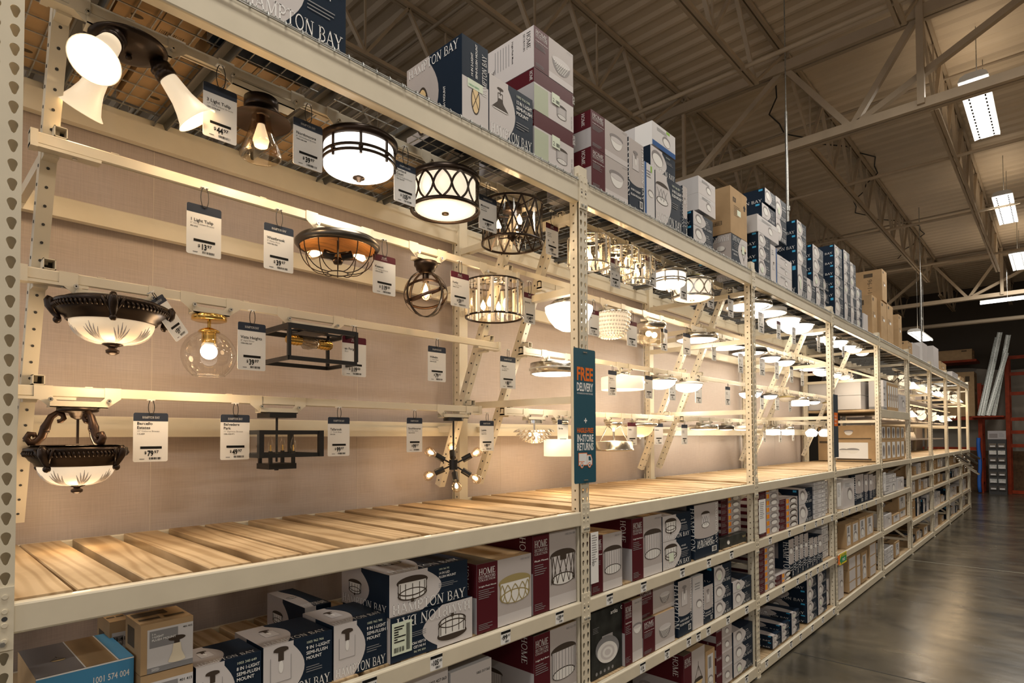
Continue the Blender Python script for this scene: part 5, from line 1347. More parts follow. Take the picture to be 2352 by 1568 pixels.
# signs on the posts
def sign1():
    t = thing('delivery_sign', 'tall teal sign about free delivery and in-store returns on the second rack post', 'sign', (2.400, -.014, 1.848))
    W, H = .205, .755; mb = MB(); r = .01; pts = []
    for cx, cz, a in ((W-r, H-r, 0), (r, H-r, PI/2), (r, r, PI), (W-r, r, PI*1.5)):
        for j in range(5): pts.append((cx+r*math.cos(a+j*PI/8), cz+r*math.sin(a+j*PI/8)))
    mb.ext([(a, b) for a, b in pts], 0, .002, 'teal_sign', axis='Y'); F = Cv(mb, (0, 0, 0), (1,0,0), (0,0,1), W, H)
    F.text('FREE', W*.12, H*.765, H*.135, 'orange', 2, bold=.03, width=W*.76)
    F.text('DELIVERY', W*.12, H*.685, H*.085, 'print_white', 2, bold=.03, width=W*.76)
    F.text('ON ONLINE $45 OR MORE PURCHASES', W*.13, H*.66, H*.018, 'print_white', 2, width=W*.74)
    F.text('+', W*.44, H*.44, H*.07, 'print_white', 2, bold=.03)
    F.text('HASSLE-FREE', W*.12, H*.375, H*.05, 'orange', 2, bold=.025, width=W*.76)
    F.text('IN-STORE', W*.12, H*.308, H*.075, 'print_white', 2, bold=.03, width=W*.76)
    F.text('RETURNS', W*.12, H*.245, H*.075, 'print_white', 2, bold=.03, width=W*.76)
    def truck(m, e, lay):
        F.poly([(W*.20-e, H*.135-e), (W*.56+e, H*.135-e), (W*.56+e, H*.22+e), (W*.20-e, H*.22+e)], m, lay)
        F.poly([(W*.57-e, H*.135-e), (W*.80+e, H*.135-e), (W*.80+e, H*.175), (W*.74+e, H*.205+e), (W*.57-e, H*.205+e)], m, lay)
        for x in (.33, .68): F.ell(W*x, H*.132, .012+e, .012+e, m, lay+2, n=16)
    truck('orange', .004, 2); truck('print_white', 0, 3); F.rect(W*.20, H*.158, W*.45, H*.162, 'orange', 4)
    F.poly([(W*.64, H*.168), (W*.76, H*.168), (W*.76, H*.175), (W*.72, H*.197), (W*.64, H*.197)], 'teal_sign', 5)
    for x in (.33, .68): F.ell(W*x, H*.132, .006, .006, 'teal_sign', 9, n=12)
    mb.build('panel', t)
    mb = MB()
    for z in (H*.975, H*.022): mb.box(W*.42, W*.60, -.003, 0, z-.003, z+.003, 'screw')
    mb.build('wire_clip', t)
sign1()
t = thing('service_sign', 'narrow slate and orange sign on the fourth rack post', 'sign', (7.45, -.014, 1.85))
mb = MB(); mb.box(0, .19, 0, .002, 0, .745, 'slate'); F = Cv(mb, (0,0,0), (1,0,0), (0,0,1), .19, .745)
F.rect(.02, .37, .17, .53, 'orange', 2); F.text('Home', .03, .48, .035, 'print_white', 3); F.text('Style &', .03, .44, .035, 'print_white', 3, bold=.01); F.text('Decor', .03, .395, .035, 'print_white', 3)
mb.build('panel', t)
t = thing('arrow_sign', 'small orange, yellow and green arrow sign on the fourth post near the floor', 'sign', (7.50, -.03, .575))
mb = MB(); F = Cv(mb, (0,0,0), (1,0,0), (0,0,1), .36, .14); mb.box(.02, .34, 0, .002, 0, .13, 'yellow')
F.poly([(-.06, .02), (.04, .02), (.04, .13), (-.06, .12), (-.02, .07)], 'orange', 2); F.poly([(.03, .055), (.12, .0), (.12, .02), (.33, .02), (.33, .09), (.12, .09), (.12, .11)], 'green', 2)
F.text('LOOK LOWER', .10, .095, .032, 'green', 3, bold=.01); F.text('PRICE', .15, .035, .045, 'print_white', 3, bold=.02); mb.build('panel', t)
mb = MB(); mb.box(.03, .05, .002, .03, .05, .07, 'galv'); mb.build('clip', t)
# ------------------------------------------------------------------ lamps
BK = None
def bracket(x, l, of, half=.12):
    y = YR[l]; global BK; BK = (BK or {}); b_ = bay_of(x); n_ = BK.get((l, b_), 0); BK[(l, b_)] = n_+1
    t = thing('lamp_bracket', 'cream lamp bracket, %s from left under the %s rail, %s bay' % (nth(n_), LN[l], BAYN[b_]), 'bracket', (x, y, RZ[l]))
    mb = MB(); mb.box(-half, half, -.03, .03, -.058, -.054, 'rail_cream'); mb.box(-half, half, -.03, -.027, -.058, -.034, 'rail_cream'); mb.box(-half, half, .027, .03, -.058, -.034, 'rail_cream')
    mb.build('tray', t)
    for s in (-1, 1):
        mb = MB(); mb.ext([(s*(half-.02), -.056), (s*(half-.055), -.056), (s*(half-.01), -.018), (s*(half+.05), -.018), (s*(half+.05), .021), (s*(half+.005), .021), (s*(half+.005), -.018)] if 0 else
               [(s*(half-.045), -.056), (s*half, -.056), (s*(half+.045), -.02), (s*(half+.045), .021), (s*(half-.01), .021), (s*(half-.01), -.02)], -.0215, -.0195, 'rail_cream', axis='Y')
        mb.cyl((s*(half-.0), -.0215, -.03), (s*(half-.0), -.045, -.03), .003, 'screw', n=6); mb.cyl((s*half, -.034, -.03), (s*half, -.045, -.03), .008, 'screw', n=8)
        mb.build('gusset', t)
    return t
def lamp_thing(kind, label, cat, x, l, rz=0, dz=0, half=.12, of=None):
    bracket(x, l, of or kind.replace('_', ' '), half)
    return thing(kind, label, cat, (x, YR[l], RZ[l]-.058+dz), rz)
def M4(loc, axis_to, roll=0):
    """matrix that sends -Z to the direction axis_to"""
    q = Vector((0, 0, -1)).rotation_difference(Vector(axis_to).normalized())
    return Matrix.Translation(Vector(loc)) @ q.to_matrix().to_4x4()
def candle(mb, x, y, z, r=.016, h=.055, mat='bulb_hot'):
    mb.lathe([(.0045, 0), (r*.75, h*.12), (r, h*.35), (r*.7, h*.65), (r*.22, h*.9), (.0008, h)], mat, 12, c=(x, y, z))
# 1 three light tulip
t = lamp_thing('tulip_ceiling_lamp', 'three light bronze ceiling lamp with frosted tulip glass shades, leftmost on the top rail', 'ceiling lamp', .335, 1)
mb = MB(); mb.lathe([(.001, -.034), (.055, -.034), (.085, -.022), (.100, -.012), (.112, -.006), (.112, 0), (.001, 0)], 'bronze', 40); mb.build('pan', t)
mb = MB(); mb.sphere((0, 0, -.042), .010, 'bronze', 12); mb.build('knob', t)
for a in (232, 118, -8):
    a = math.radians(a); dx, dy = math.cos(a), math.sin(a); d = Vector((dx*.62, dy*.62, -.78)).normalized()
    base = Vector((dx*.075, dy*.075, -.02))
    mb = MB(); mb.T = M4(base, d); mb.lathe([(.001, .0), (.020, 0), (.026, -.015), (.034, -.022), (.034, -.032), (.030, -.036), (.034, -.042), (.034, -.060), (.028, -.062), (.001, -.062)], 'bronze', 24); mb.build('socket_cup', t)
    mb = MB(); mb.T = M4(base+d*.056, d)
    mb.lathe([(.026, 0), (.030, -.010), (.033, -.040), (.037, -.075), (.047, -.110), (.058, -.138), (.068, -.150), (.071, -.153), (.067, -.152), (.056, -.136), (.044, -.109), (.034, -.075), (.030, -.04), (.026, -.01)], 'lit_cream', 32); sh = mb.build('glass_shade', t)
    mb = MB(); mb.T = M4(base+d*.056, d); mb.disc(.031, -.045, 'lit_glow', 20); mb.sphere((0, 0, -.075), .027, 'lit_white', 14); mb.build('bulb', sh)
    p = base+d*.23; light(t, tuple(p), 3.2, WARM, .05)
# 2 glass cone
t = lamp_thing('glass_cone_ceiling_lamp', 'black ceiling lamp with clear glass cone shade and glowing bulb on the top rail', 'ceiling lamp', .775, 1)
mb = MB(); mb.lathe([(.001, 0), (.062, 0), (.062, -.035), (.058, -.040), (.034, -.040), (.034, -.062), (.001, -.062)], 'bronze', 32); mb.build('canopy', t)
mb = MB(); mb.lathe([(.030, -.058), (.060, -.064), (.108, -.082), (.110, -.086), (.106, -.084), (.060, -.068), (.030, -.062)], 'bronze', 40); mb.build('metal_shade', t)
mb = MB(); mb.lathe([(.034, -.066), (.038, -.10), (.076, -.215), (.074, -.222), (.070, -.226), (.068, -.222), (.073, -.215), (.036, -.10), (.032, -.066)], 'glass_amber', 36); mb.build('glass_shade', t)
mb = MB(); mb.cyl((0, 0, -.062), (0, 0, -.095), .018, 'bronze_warm', n=16); mb.build('socket', t)
mb = MB(); mb.lathe([(.013, -.095), (.020, -.12), (.030, -.155), (.024, -.18), (.001, -.190)], 'lit_glow', 16); mb.lathe([(.001, -.10), (.012, -.12), (.014, -.16), (.001, -.18)], 'bulb_hot', 12); mb.build('bulb', t)
light(t, (0, 0, -.24), 5, WARM, .04)
# 3 banded drum / nickel version
def craft_drum(x, l, D_, label, met, glow, w=6, hh=None):
    t = lamp_thing('banded_drum_lamp', label, 'ceiling lamp', x, l); R_ = D_/2; h = hh or D_*.36; r2 = R_*.90
    mb = MB(); mb.lathe([(.001, 0), (R_*.95, 0), (R_*1.02, -.010), (R_*1.02, -.026), (R_*.96, -.034), (R_*.90, -.036), (.001, -.036)], met, 48); mb.build('top_rim', t)
    mb = MB(); mb.lathe([(r2, -.034), (r2, -h), (r2*.97, -h-.006), (r2*.80, -h-.018), (r2*.45, -h-.028), (.001, -h-.031)], glow, 48); mb.build('glass_drum', t)
    mb = MB()
    for z in (-.034-(h-.034)*.56, -.034-(h-.034)*.80): mb.lathe([(r2+.002, z+.005), (r2+.009, z+.005), (r2+.009, z-.005), (r2+.002, z-.005), (r2+.002, z+.005)], met, 48)
    for i in range(8):
        a = 2*PI*(i+.35)/8; mb.bar((math.cos(a)*(r2+.006), math.sin(a)*(r2+.006), -.03), (math.cos(a)*(r2+.006), math.sin(a)*(r2+.006), -h), .008, .008, met)
        c = (math.cos(a)*(r2+.006), math.sin(a)*(r2+.006), -.034-(h-.034)*.68); mb.sphere(c, .011, met, 8)
    mb.build('band_frame', t)
    mb = MB(); mb.lathe([(.001, -h-.028), (.012, -h-.03), (.012, -h-.036), (.026, -h-.038), (.026, -h-.042), (.012, -h-.044), (.010, -h-.054), (.001, -h-.056)], met, 20); mb.build('finial', t)
    light(t, (0, 0, -h-.13), w, NEUT, .08); return t
craft_drum(1.205, 1, .330, 'bronze banded drum lamp with bright white glass, third on the top rail', 'bronze', 'lit_white', 6, .125)
# 4 lattice drum
def lattice_drum(x, l, D_, label, met, glow, w=4, hh=None):
    t = lamp_thing('lattice_drum_lamp', label, 'ceiling lamp', x, l); R_ = D_/2; h = hh or D_*.40; r2 = R_*.86
    mb = MB(); mb.lathe([(.001, 0), (R_*.96, 0), (R_, -.012), (R_, -.024), (R_*.93, -.030), (.001, -.030)], met, 48); mb.build('top_rim', t)
    mb = MB(); mb.lathe([(r2, -.028), (r2, -h), (r2*.9, -h-.008), (r2*.5, -h-.015), (.001, -h-.017)], glow, 48); mb.build('glass_drum', t)
    mb = MB(); n = 12; rr = R_*.96
    for i in range(n):
        for s in (-1, 1):
            pts = []
            for j in range(13):
                u = j/12; a = 2*PI*(i+.5*s*(u-.5)*2+.0+.10*s*math.sin(2*PI*u))/n
                pts.append((rr*math.cos(a), rr*math.sin(a), -.028-(h-.028)*u))
            for p, q in zip(pts, pts[1:]): mb.bar(p, q, .003, .0095, met, up=(0, 0, 1)) if 0 else mb.bar(p, q, .0105, .003, met, up=(p[0], p[1], 0))
    mb.lathe([(rr-.004, -h+.006), (rr+.004, -h+.006), (rr+.006, -h-.010), (rr-.002, -h-.012), (rr-.004, -h+.006)], met, 48)
    mb.build('lattice_frame', t)
    mb = MB(); mb.lathe([(.001, -h-.014), (.018, -h-.015), (.018, -h-.024), (.001, -h-.026)], met, 20); mb.build('finial', t)
    light(t, (0, 0, -h-.12), w, WARM, .08); return t
lattice_drum(1.700, 1, .350, 'bronze lattice drum lamp with cream glass, fourth on the top rail', 'bronze', 'lit_glow', 5, .165)
# 5 diamond cage
t = lamp_thing('diamond_cage_lamp', 'dark bronze drum cage lamp with diamond glass panes and candle bulbs on the top rail', 'ceiling lamp', 2.19, 1, half=.10)
R_, H_ = .172, .215; z0 = -.005
mb = MB(); mb.lathe([(.001, 0), (.052, 0), (.055, -.006), (.055, -.040), (.001, -.040)], 'bronze', 28); mb.build('canopy', t)
mb = MB(); n = 12
for z in (z0, z0-H_): mb.lathe([(R_-.0025, z+.006), (R_+.0025, z+.006), (R_+.0025, z-.006), (R_-.0025, z-.006), (R_-.0025, z+.006)], 'bronze', 56)
for i in range(n):
    a = 2*PI*i/n; b = 2*PI*(i+1)/n
    for p, q in ((a, b), (b, a)): mb.bar((R_*math.cos(p), R_*math.sin(p), z0), (R_*math.cos(q), R_*math.sin(q), z0-H_), .009, .004, 'bronze', up=(math.cos(a), math.sin(a), 0))
for i in range(3):
    a = 2*PI*i/3+.5; mb.bar((0, 0, -.03), (R_*math.cos(a), R_*math.sin(a), z0), .006, .006, 'bronze')
cg = mb.build('cage', t)
mb = MB()
for i in range(n):
    a = 2*PI*(i+.5)/n; e = PI/n*.86; r_ = R_*.975
    P = lambda an, z: (r_*math.cos(an), r_*math.sin(an), z0-H_*z)
    mb.add([P(a, .04), P(a+e*.5*2*.5*2*.5, .5), P(a, .96), P(a-e*.5, .5)], [(0, 1, 2, 3)], 'glass_smoke')
    a2 = 2*PI*i/n; mb.add([P(a2, .06+.0), P(a2+e*.5, .5), P(a2, .94), P(a2-e*.5, .5)], [(0, 1, 2, 3)], 'glass_smoke')
mb.build('glass_pane', t)
mb = MB(); mb.cyl((0, 0, -.04), (0, 0, -.185), .006, 'bronze'); mb.lathe([(.001, -.165), (.024, -.165), (.028, -.172), (.028, -.188), (.012, -.196), (.008, -.205), (.001, -.207)], 'bronze', 20)
for i in range(3):
    a = 2*PI*i/3+.25; x, y = .075*math.cos(a), .075*math.sin(a)
    mb.tube([(0, 0, -.18), (x*.5, y*.5, -.185), (x, y, -.19), (x, y, -.168)], .004, 'bronze', 6); mb.lathe([(.001, -.172), (.022, -.166), (.026, -.162), (.001, -.166)], 'bronze', 16, c=(x, y, 0)); mb.cyl((x, y, -.166), (x, y, -.135), .009, 'bronze')
mb.build('arm', t)
for i in range(3):
    a = 2*PI*i/3+.25; x, y = .075*math.cos(a), .075*math.sin(a)
    mb = MB(); candle(mb, x, y, -.137, .017, .062); mb.build('candle_bulb', t)
light(t, (0, 0, -.10), 3.5, WARM, .05)
# 6 caged pan
t = lamp_thing('wire_bowl_lamp', 'wide vintage bronze pan lamp with wire bowl cage and two amber bulbs, second rail', 'ceiling lamp', 1.205, 2)
R_ = .187; mb = MB(); mb.lathe([(.02, -.004), (R_*.80, -.004), (R_*.93, -.010), (R_, -.026), (R_, -.038), (R_*.95, -.048), (R_*.90, -.050)], 'gunmetal', 56)
mb.lathe([(R_*.90, -.050), (R_*.86, -.040), (R_*.6, -.018), (R_*.3, -.010), (.001, -.008)], 'wood_inner', 56); mb.build('pan', t)
mb = MB(); n = 12
for i in range(n):
    a = 2*PI*i/n; pts = []
    for j in range(9):
        u = j/8*PI/2; r_ = .045+(R_*.88-.045)*math.cos(u)**.8 if j < 8 else .045; pts.append((r_*math.cos(a), r_*math.sin(a), -.046-.115*math.sin(u)))
    mb.tube(pts, .0022, 'bronze', 6)
mb.ring(.045, .0026, -.161, 'bronze', 28, 6); mb.ring(R_*.90, .003, -.048, 'bronze', 48, 6); mb.build('wire_cage', t)
mb = MB(); mb.cyl((0, 0, -.01), (0, 0, -.115), .005, 'bronze'); mb.lathe([(.001, -.085), (.016, -.09), (.024, -.105), (.018, -.118), (.001, -.12)], 'bronze', 18)
for s in (-1, 1): mb.cyl((s*.012, -s*.01, -.085), (s*.052, -s*.035, -.070), .018, 'black_metal', n=14)
mb.tube([(.05*math.cos(a), .05*math.sin(a), -.075-.01*math.sin(2*a)) for a in [2*PI*i/24 for i in range(24)]], .003, 'black_metal', 6, True)
mb.build('socket_cluster', t)
for s in (-1, 1):
    d = Vector((s*.9, -s*.35, -.22)).normalized(); b = Vector((s*.050, -s*.034, -.070))
    mb = MB(); mb.T = M4(b, d); mb.lathe([(.010, 0), (.018, -.018), (.026, -.05), (.024, -.068), (.012, -.080), (.001, -.084)], 'glass_amber', 16); bl = mb.build('amber_bulb', t)
    mb = MB(); mb.T = M4(b, d); mb.lathe([(.004, -.01), (.013, -.03), (.015, -.055), (.001, -.066)], 'bulb_hot', 10); mb.build('filament', bl)
    light(t, tuple(b+d*.04), 2.2, (1, .55, .22), .02)
# 7 orbit ball
t = lamp_thing('orbit_globe_lamp', 'small bronze lamp of crossing metal hoops round one amber bulb, second rail', 'ceiling lamp', 1.712, 2, half=.075)
mb = MB(); mb.lathe([(.001, 0), (.060, 0), (.060, -.022), (.052, -.028), (.048, -.045), (.036, -.048), (.036, -.060), (.001, -.060)], 'bronze', 28); mb.build('canopy', t)
cz = -.168; R_ = .118
for i, ax in enumerate(((0, 1, .03), (1, .1, .05), (.75, .65, .05), (.25, .45, 1), (-.45, .1, 1))):
    q = Vector((0, 0, 1)).rotation_difference(Vector(ax).normalized()); mb = MB(); mb.T = Matrix.Translation((0, 0, cz)) @ q.to_matrix().to_4x4(); rr = R_-.002*i
    mb.lathe([(rr, -.008), (rr, .008), (rr-.0016, .008), (rr-.0016, -.008), (rr, -.008)], 'bronze_warm' if i > 2 else 'bronze', 56); mb.build('hoop', t)
mb = MB(); mb.cyl((0, 0, -.055), (0, 0, -.105), .017, 'bronze', n=16); mb.build('socket', t)
mb = MB(); mb.lathe([(.012, -.105), (.020, -.125), (.030, -.160), (.028, -.185), (.014, -.200), (.001, -.205)], 'glass_amber', 18); bl = mb.build('amber_bulb', t)
mb = MB(); mb.lathe([(.003, -.115), (.011, -.135), (.015, -.170), (.001, -.190)], 'bulb_hot', 10); mb.build('filament', bl)
light(t, (0, 0, -.16), 3, (1, .62, .28), .03)
# crystal prism drums
def crystal_drum(x, l, R_, H_, label, met, two=False, w=4, half=.09):
    t = lamp_thing('crystal_drum_lamp', label, 'ceiling lamp', x, l, half=half)
    mb = MB(); mb.lathe([(.001, 0), (.055, 0), (.055, -.015), (.001, -.015)], 'chrome', 24); mb.lathe([(R_-.006, -.012), (R_+.004, -.012), (R_+.004, -.020), (R_-.006, -.020), (R_-.006, -.012)], met, 48)
    for i in range(3): a = 2*PI*i/3; mb.bar((0, 0, -.012), (R_*math.cos(a), R_*math.sin(a), -.016), .006, .004, met)
    mb.build('top_ring', t)
    tiers = ((R_, -.02, -.02-H_),) if not two else ((R_, -.02, -.02-H_*.62), (R_*.78, -.02-H_*.62, -.02-H_*1.05))
    for r_, za, zb in tiers:
        n = int(2*PI*r_/.0265); mb = MB()
        for i in range(n):
            a = 2*PI*i/n; ca, sa = math.cos(a), math.sin(a); wd = .0095; jl = R.uniform(-.004, .004)
            pts = []
            for z in (za, zb+jl):
                pts += [(r_*ca-wd*sa, r_*sa+wd*ca, z), (r_*ca+wd*sa, r_*sa-wd*ca, z), ((r_+.006)*ca, (r_+.006)*sa, z)]
            mb.add(pts, [(0, 1, 4, 3), (1, 2, 5, 4), (2, 0, 3, 5)], 'glass_prism' if i % 3 else 'prism')
            mb.box(r_*ca-.004, r_*ca+.004, r_*sa-.004, r_*sa+.004, za-.022, za-.010, met) if i % 2 == 0 else None
        mb.build('prism_curtain', t)
    zb = tiers[-1][2]; rr = tiers[-1][0]
    mb = MB(); mb.lathe([(rr-.008, zb+.005), (rr+.001, zb+.005), (rr+.001, zb-.005), (rr-.008, zb-.005), (rr-.008, zb+.005)], met, 48); mb.build('bottom_ring', t)
    for i in range(4):
        a = 2*PI*i/4+.4; mb = MB(); candle(mb, .07*math.cos(a)*R_/.17, .07*math.sin(a)*R_/.17, -.02-H_*.75, .016, .06); mb.cyl((.07*math.cos(a)*R_/.17, .07*math.sin(a)*R_/.17, -.02-H_*.75), (.07*math.cos(a)*R_/.17, .07*math.sin(a)*R_/.17, -.02-H_*.95), .008, 'chrome'); mb.build('candle_bulb', t)
    light(t, (0, 0, -.02-H_*.5), w, WARM, .05); return t
crystal_drum(2.215, 2, .168, .195, 'bronze rimmed drum lamp of long glass prisms on the second rail', 'bronze', w=4)
crystal_drum(2.92, 1, .135, .17, 'crystal prism drum lamp with ring at its foot, first in the second bay', 'nickel', w=5)
crystal_drum(3.26, 1, .145, .13, 'two tier crystal prism lamp, left of the taller one behind a maroon tag', 'chrome', True, w=4)
crystal_drum(3.51, 1, .125, .15, 'two tier crystal prism lamp right of a maroon topped tag, top rail', 'chrome', True, w=4)
craft_drum(3.99, 1, .270, 'brushed nickel banded drum lamp with white glass, top rail, second bay', 'nickel', 'lit_white', 6, .115)
lattice_drum(4.385, 1, .345, 'brushed nickel lattice drum lamp with cream glass, top rail, second bay', 'nickel', 'lit_glow', 5, .150)
mb = MB()
for i in range(26): a = R.uniform(0, 6.28); r_ = R.uniform(0, .13); mb.sphere((4.385+r_*math.cos(a), .25+r_*math.sin(a), 3.411), R.uniform(.015, .03), 'insulation', 8, zs=.5)
tag(mb.build('insulation_pad'), 'yellow insulation showing on top of the nickel lattice drum lamp', 'insulation')
# frosted cone bowl, beaded bowl, jar
t = lamp_thing('frosted_bowl_lamp', 'bright speckled glass bowl lamp partly behind the second rack post, second rail', 'ceiling lamp', 2.925, 2)
mb = MB(); mb.lathe([(.001, 0), (.10, 0), (.125, -.02), (.125, -.038), (.001, -.038)], 'nickel', 40); mb.build('pan', t)
mb = MB(); mb.lathe([(.120, -.032), (.160, -.045), (.158, -.075), (.135, -.125), (.095, -.175), (.05, -.200), (.001, -.206)], 'lit_white', 40); mb.build('glass_bowl', t); light(t, (0, 0, -.30), 7, NEUT, .08)
t = lamp_thing('beaded_bowl_lamp', 'crystal beaded bowl lamp glowing warm on the second rail', 'ceiling lamp', 3.43, 2)
mb = MB(); mb.lathe([(.001, 0), (.125, 0), (.137, -.01), (.137, -.018), (.001, -.018)], 'chrome', 40); mb.build('pan', t)
mb = MB(); mb.lathe([(.125, -.018), (.120, -.07), (.098, -.125), (.055, -.168), (.001, -.18)], 'lit_cream', 32); mb.build('inner_glass', t)
mb = MB()
for j in range(9):
    u = j/8.5; r_ = .136*math.cos(u*PI/2*.93)**.6; z = -.022-.165*math.sin(u*PI/2); n = max(6, int(2*PI*r_/.021))
    for i in range(n): a = 2*PI*(i+.5*(j % 2))/n; mb.sphere((r_*math.cos(a), r_*math.sin(a), z), .0088, 'prism', 6)
mb.build('bead_net', t).__setitem__('kind', 'stuff'); light(t, (0, 0, -.28), 4, WARM, .06)
t = lamp_thing('glass_jar_lamp', 'nickel lamp with seeded clear glass drum on the second rail, second bay', 'ceiling lamp', 4.01, 2)
mb = MB(); mb.lathe([(.001, 0), (.112, 0), (.118, -.008), (.118, -.028), (.110, -.034), (.110, -.045), (.001, -.045)], 'nickel', 40); mb.build('pan', t)
mb = MB(); mb.lathe([(.100, -.045), (.102, -.12), (.096, -.165), (.07, -.178), (.001, -.180)], 'glass_amber', 36); mb.build('glass_drum', t)
for s in (-1, 1): mb = MB(); mb.sphere((s*.045, 0, -.09), .024, 'bulb_hot', 12); mb.build('bulb', t)
light(t, (0, 0, -.11), 4, WARM, .05)
# ornate bronze bowl (flush)
def rope_rim(mb, R_, z0, n_scroll, ph=0, mat='bronze'):
    mb.lathe([(R_*.78, z0), (R_*.88, z0-.004), (R_, z0-.010), (R_*1.01, z0-.016), (R_*.985, z0-.022), (R_*.975, z0-.040), (R_*.93, z0-.048), (R_*.90, z0-.056), (R_*.82, z0-.066), (R_*.80, z0-.075), (R_*.77, z0-.078)], mat, 64)
    n = 72
    for i in range(n):
        a = 2*PI*i/n; b = a+.05; mb.tube([(R_*.985*math.cos(a), R_*.985*math.sin(a), z0-.022), (R_*1.015*math.cos((a+b)/2), R_*1.015*math.sin((a+b)/2), z0-.030), (R_*.97*math.cos(b), R_*.97*math.sin(b), z0-.040)], .0042, mat, 5)
def scrolls(t, R_, z0, n, ph, mat='bronze'):
    for i in range(n):
        a = ph+2*PI*i/n; ca, sa = math.cos(a), math.sin(a); mb = MB()
        mb.tube([(R_*1.03*ca, R_*1.03*sa, z0-.002), (R_*1.06*ca, R_*1.06*sa, z0-.014), (R_*1.03*ca, R_*1.03*sa, z0-.032), (R_*.97*ca, R_*.97*sa, z0-.052), (R_*.90*ca, R_*.90*sa, z0-.075), (R_*.90*ca, R_*.90*sa, z0-.084)], .008, mat, 8, radii=[.010, .014, .017, .014, .009, .010])
        for s in (-2, -1, 1, 2):
            mb.tube([((R_*.93)*ca-s*.003*sa, R_*.93*sa+s*.003*ca, z0-.062), (R_*1.0*ca-s*.011*sa, R_*1.0*sa+s*.011*ca, z0-.036), (R_*1.02*ca-s*.017*sa, R_*1.02*sa+s*.017*ca, z0-.012)], .005, mat, 6)
        mb.sphere((R_*.92*ca, R_*.92*sa, z0-.082), .013, mat, 10); mb.build('acanthus_scroll', t)
def cut_glass(R_, z0, dep, mat):
    mb = MB(); pr = []
    for j in range(11):
        u = j/10*PI/2; pr.append((max(.001, R_*math.cos(u)**.75), z0-dep*math.sin(u)))
    mb.lathe(pr, mat, 56)
    return mb
def leaf_cuts(t, R_, z0, dep, n=8):
    mb = MB()
    for i in range(n):
        for s in (-2, -1, 0, 1, 2):
            a0 = 2*PI*i/n; pts = []; top = .18+.1*abs(s)
            for j in range(6):
                u = (top+(1.15-top)*j/5)*PI/2*.78; a = a0+s*.10*(1-j/5)**.7; r_ = R_*math.cos(u)**.75+.0008; pts.append((r_*math.cos(a), r_*math.sin(a), z0-dep*math.sin(u)-.0008))
            mb.tube(pts, .002, 'photo_light', 5, radii=[.0006, .0022, .003, .0026, .002, .001])
    return mb.build('cut_leaf_pattern', t)
t = lamp_thing('ornate_bowl_lamp', 'ornate dark bronze flush lamp with cut glass bowl, third rail', 'ceiling lamp', .375, 3)
mb = MB(); mb.lathe([(.001, -.002), (.15, -.002), (.15, -.012), (.001, -.012)], 'bronze', 32); rope_rim(mb, .178, -.004, 3); mb.build('rim', t); scrolls(t, .178, -.002, 4, -1.79)
g = cut_glass(.134, -.075, .082, 'lit_soft').build('glass_bowl', t); leaf_cuts(g, .134, -.075, .082)
mb = MB(); mb.sphere((-.02, -.01, -.085), .045, 'lit_white', 12, zs=.7) if 0 else None
mb = MB(); mb.lathe([(.001, -.155), (.030, -.156), (.034, -.160), (.016, -.168), (.012, -.174), (.022, -.180), (.021, -.190), (.010, -.197), (.001, -.198)], 'bronze', 20); mb.build('finial', t)
light(t, (0, 0, -.27), 4.5, WARM, .06)
# brass globe
t = lamp_thing('brass_globe_lamp', 'brass ceiling lamp with large clear glass globe, third rail', 'ceiling lamp', .711, 3, half=.07)
mb = MB(); mb.lathe([(.001, 0), (.058, 0), (.066, -.006), (.066, -.022), (.058, -.025), (.001, -.025)], 'brass', 36); mb.build('canopy', t)
mb = MB(); mb.cyl((0, 0, -.025), (0, 0, -.055), .007, 'brass'); mb.lathe([(.001, -.050), (.012, -.052), (.036, -.062), (.042, -.070), (.001, -.070)], 'brass', 24); mb.cyl((0, 0, -.068), (0, 0, -.115), .027, 'brass', n=24); mb.build('stem', t)
mb = MB(); gz = -.165; R_ = .103
mb.lathe([(R_*math.sin(u), gz+R_*math.cos(u)) for u in [.40+(2.52-.40)*i/22 for i in range(23)]], 'glass_clear', 48); mb.ring(R_*math.sin(2.52), .0022, gz+R_*math.cos(2.52), 'glass_clear', 40, 6); mb.build('glass_globe', t)
mb = MB(); mb.sphere((0, 0, -.150), .032, 'bulb_cool', 18); mb.cyl((0, 0, -.115), (0, 0, -.135), .018, 'tag_white'); mb.build('bulb', t); light(t, (0, 0, -.235), 5, WARM, .05)
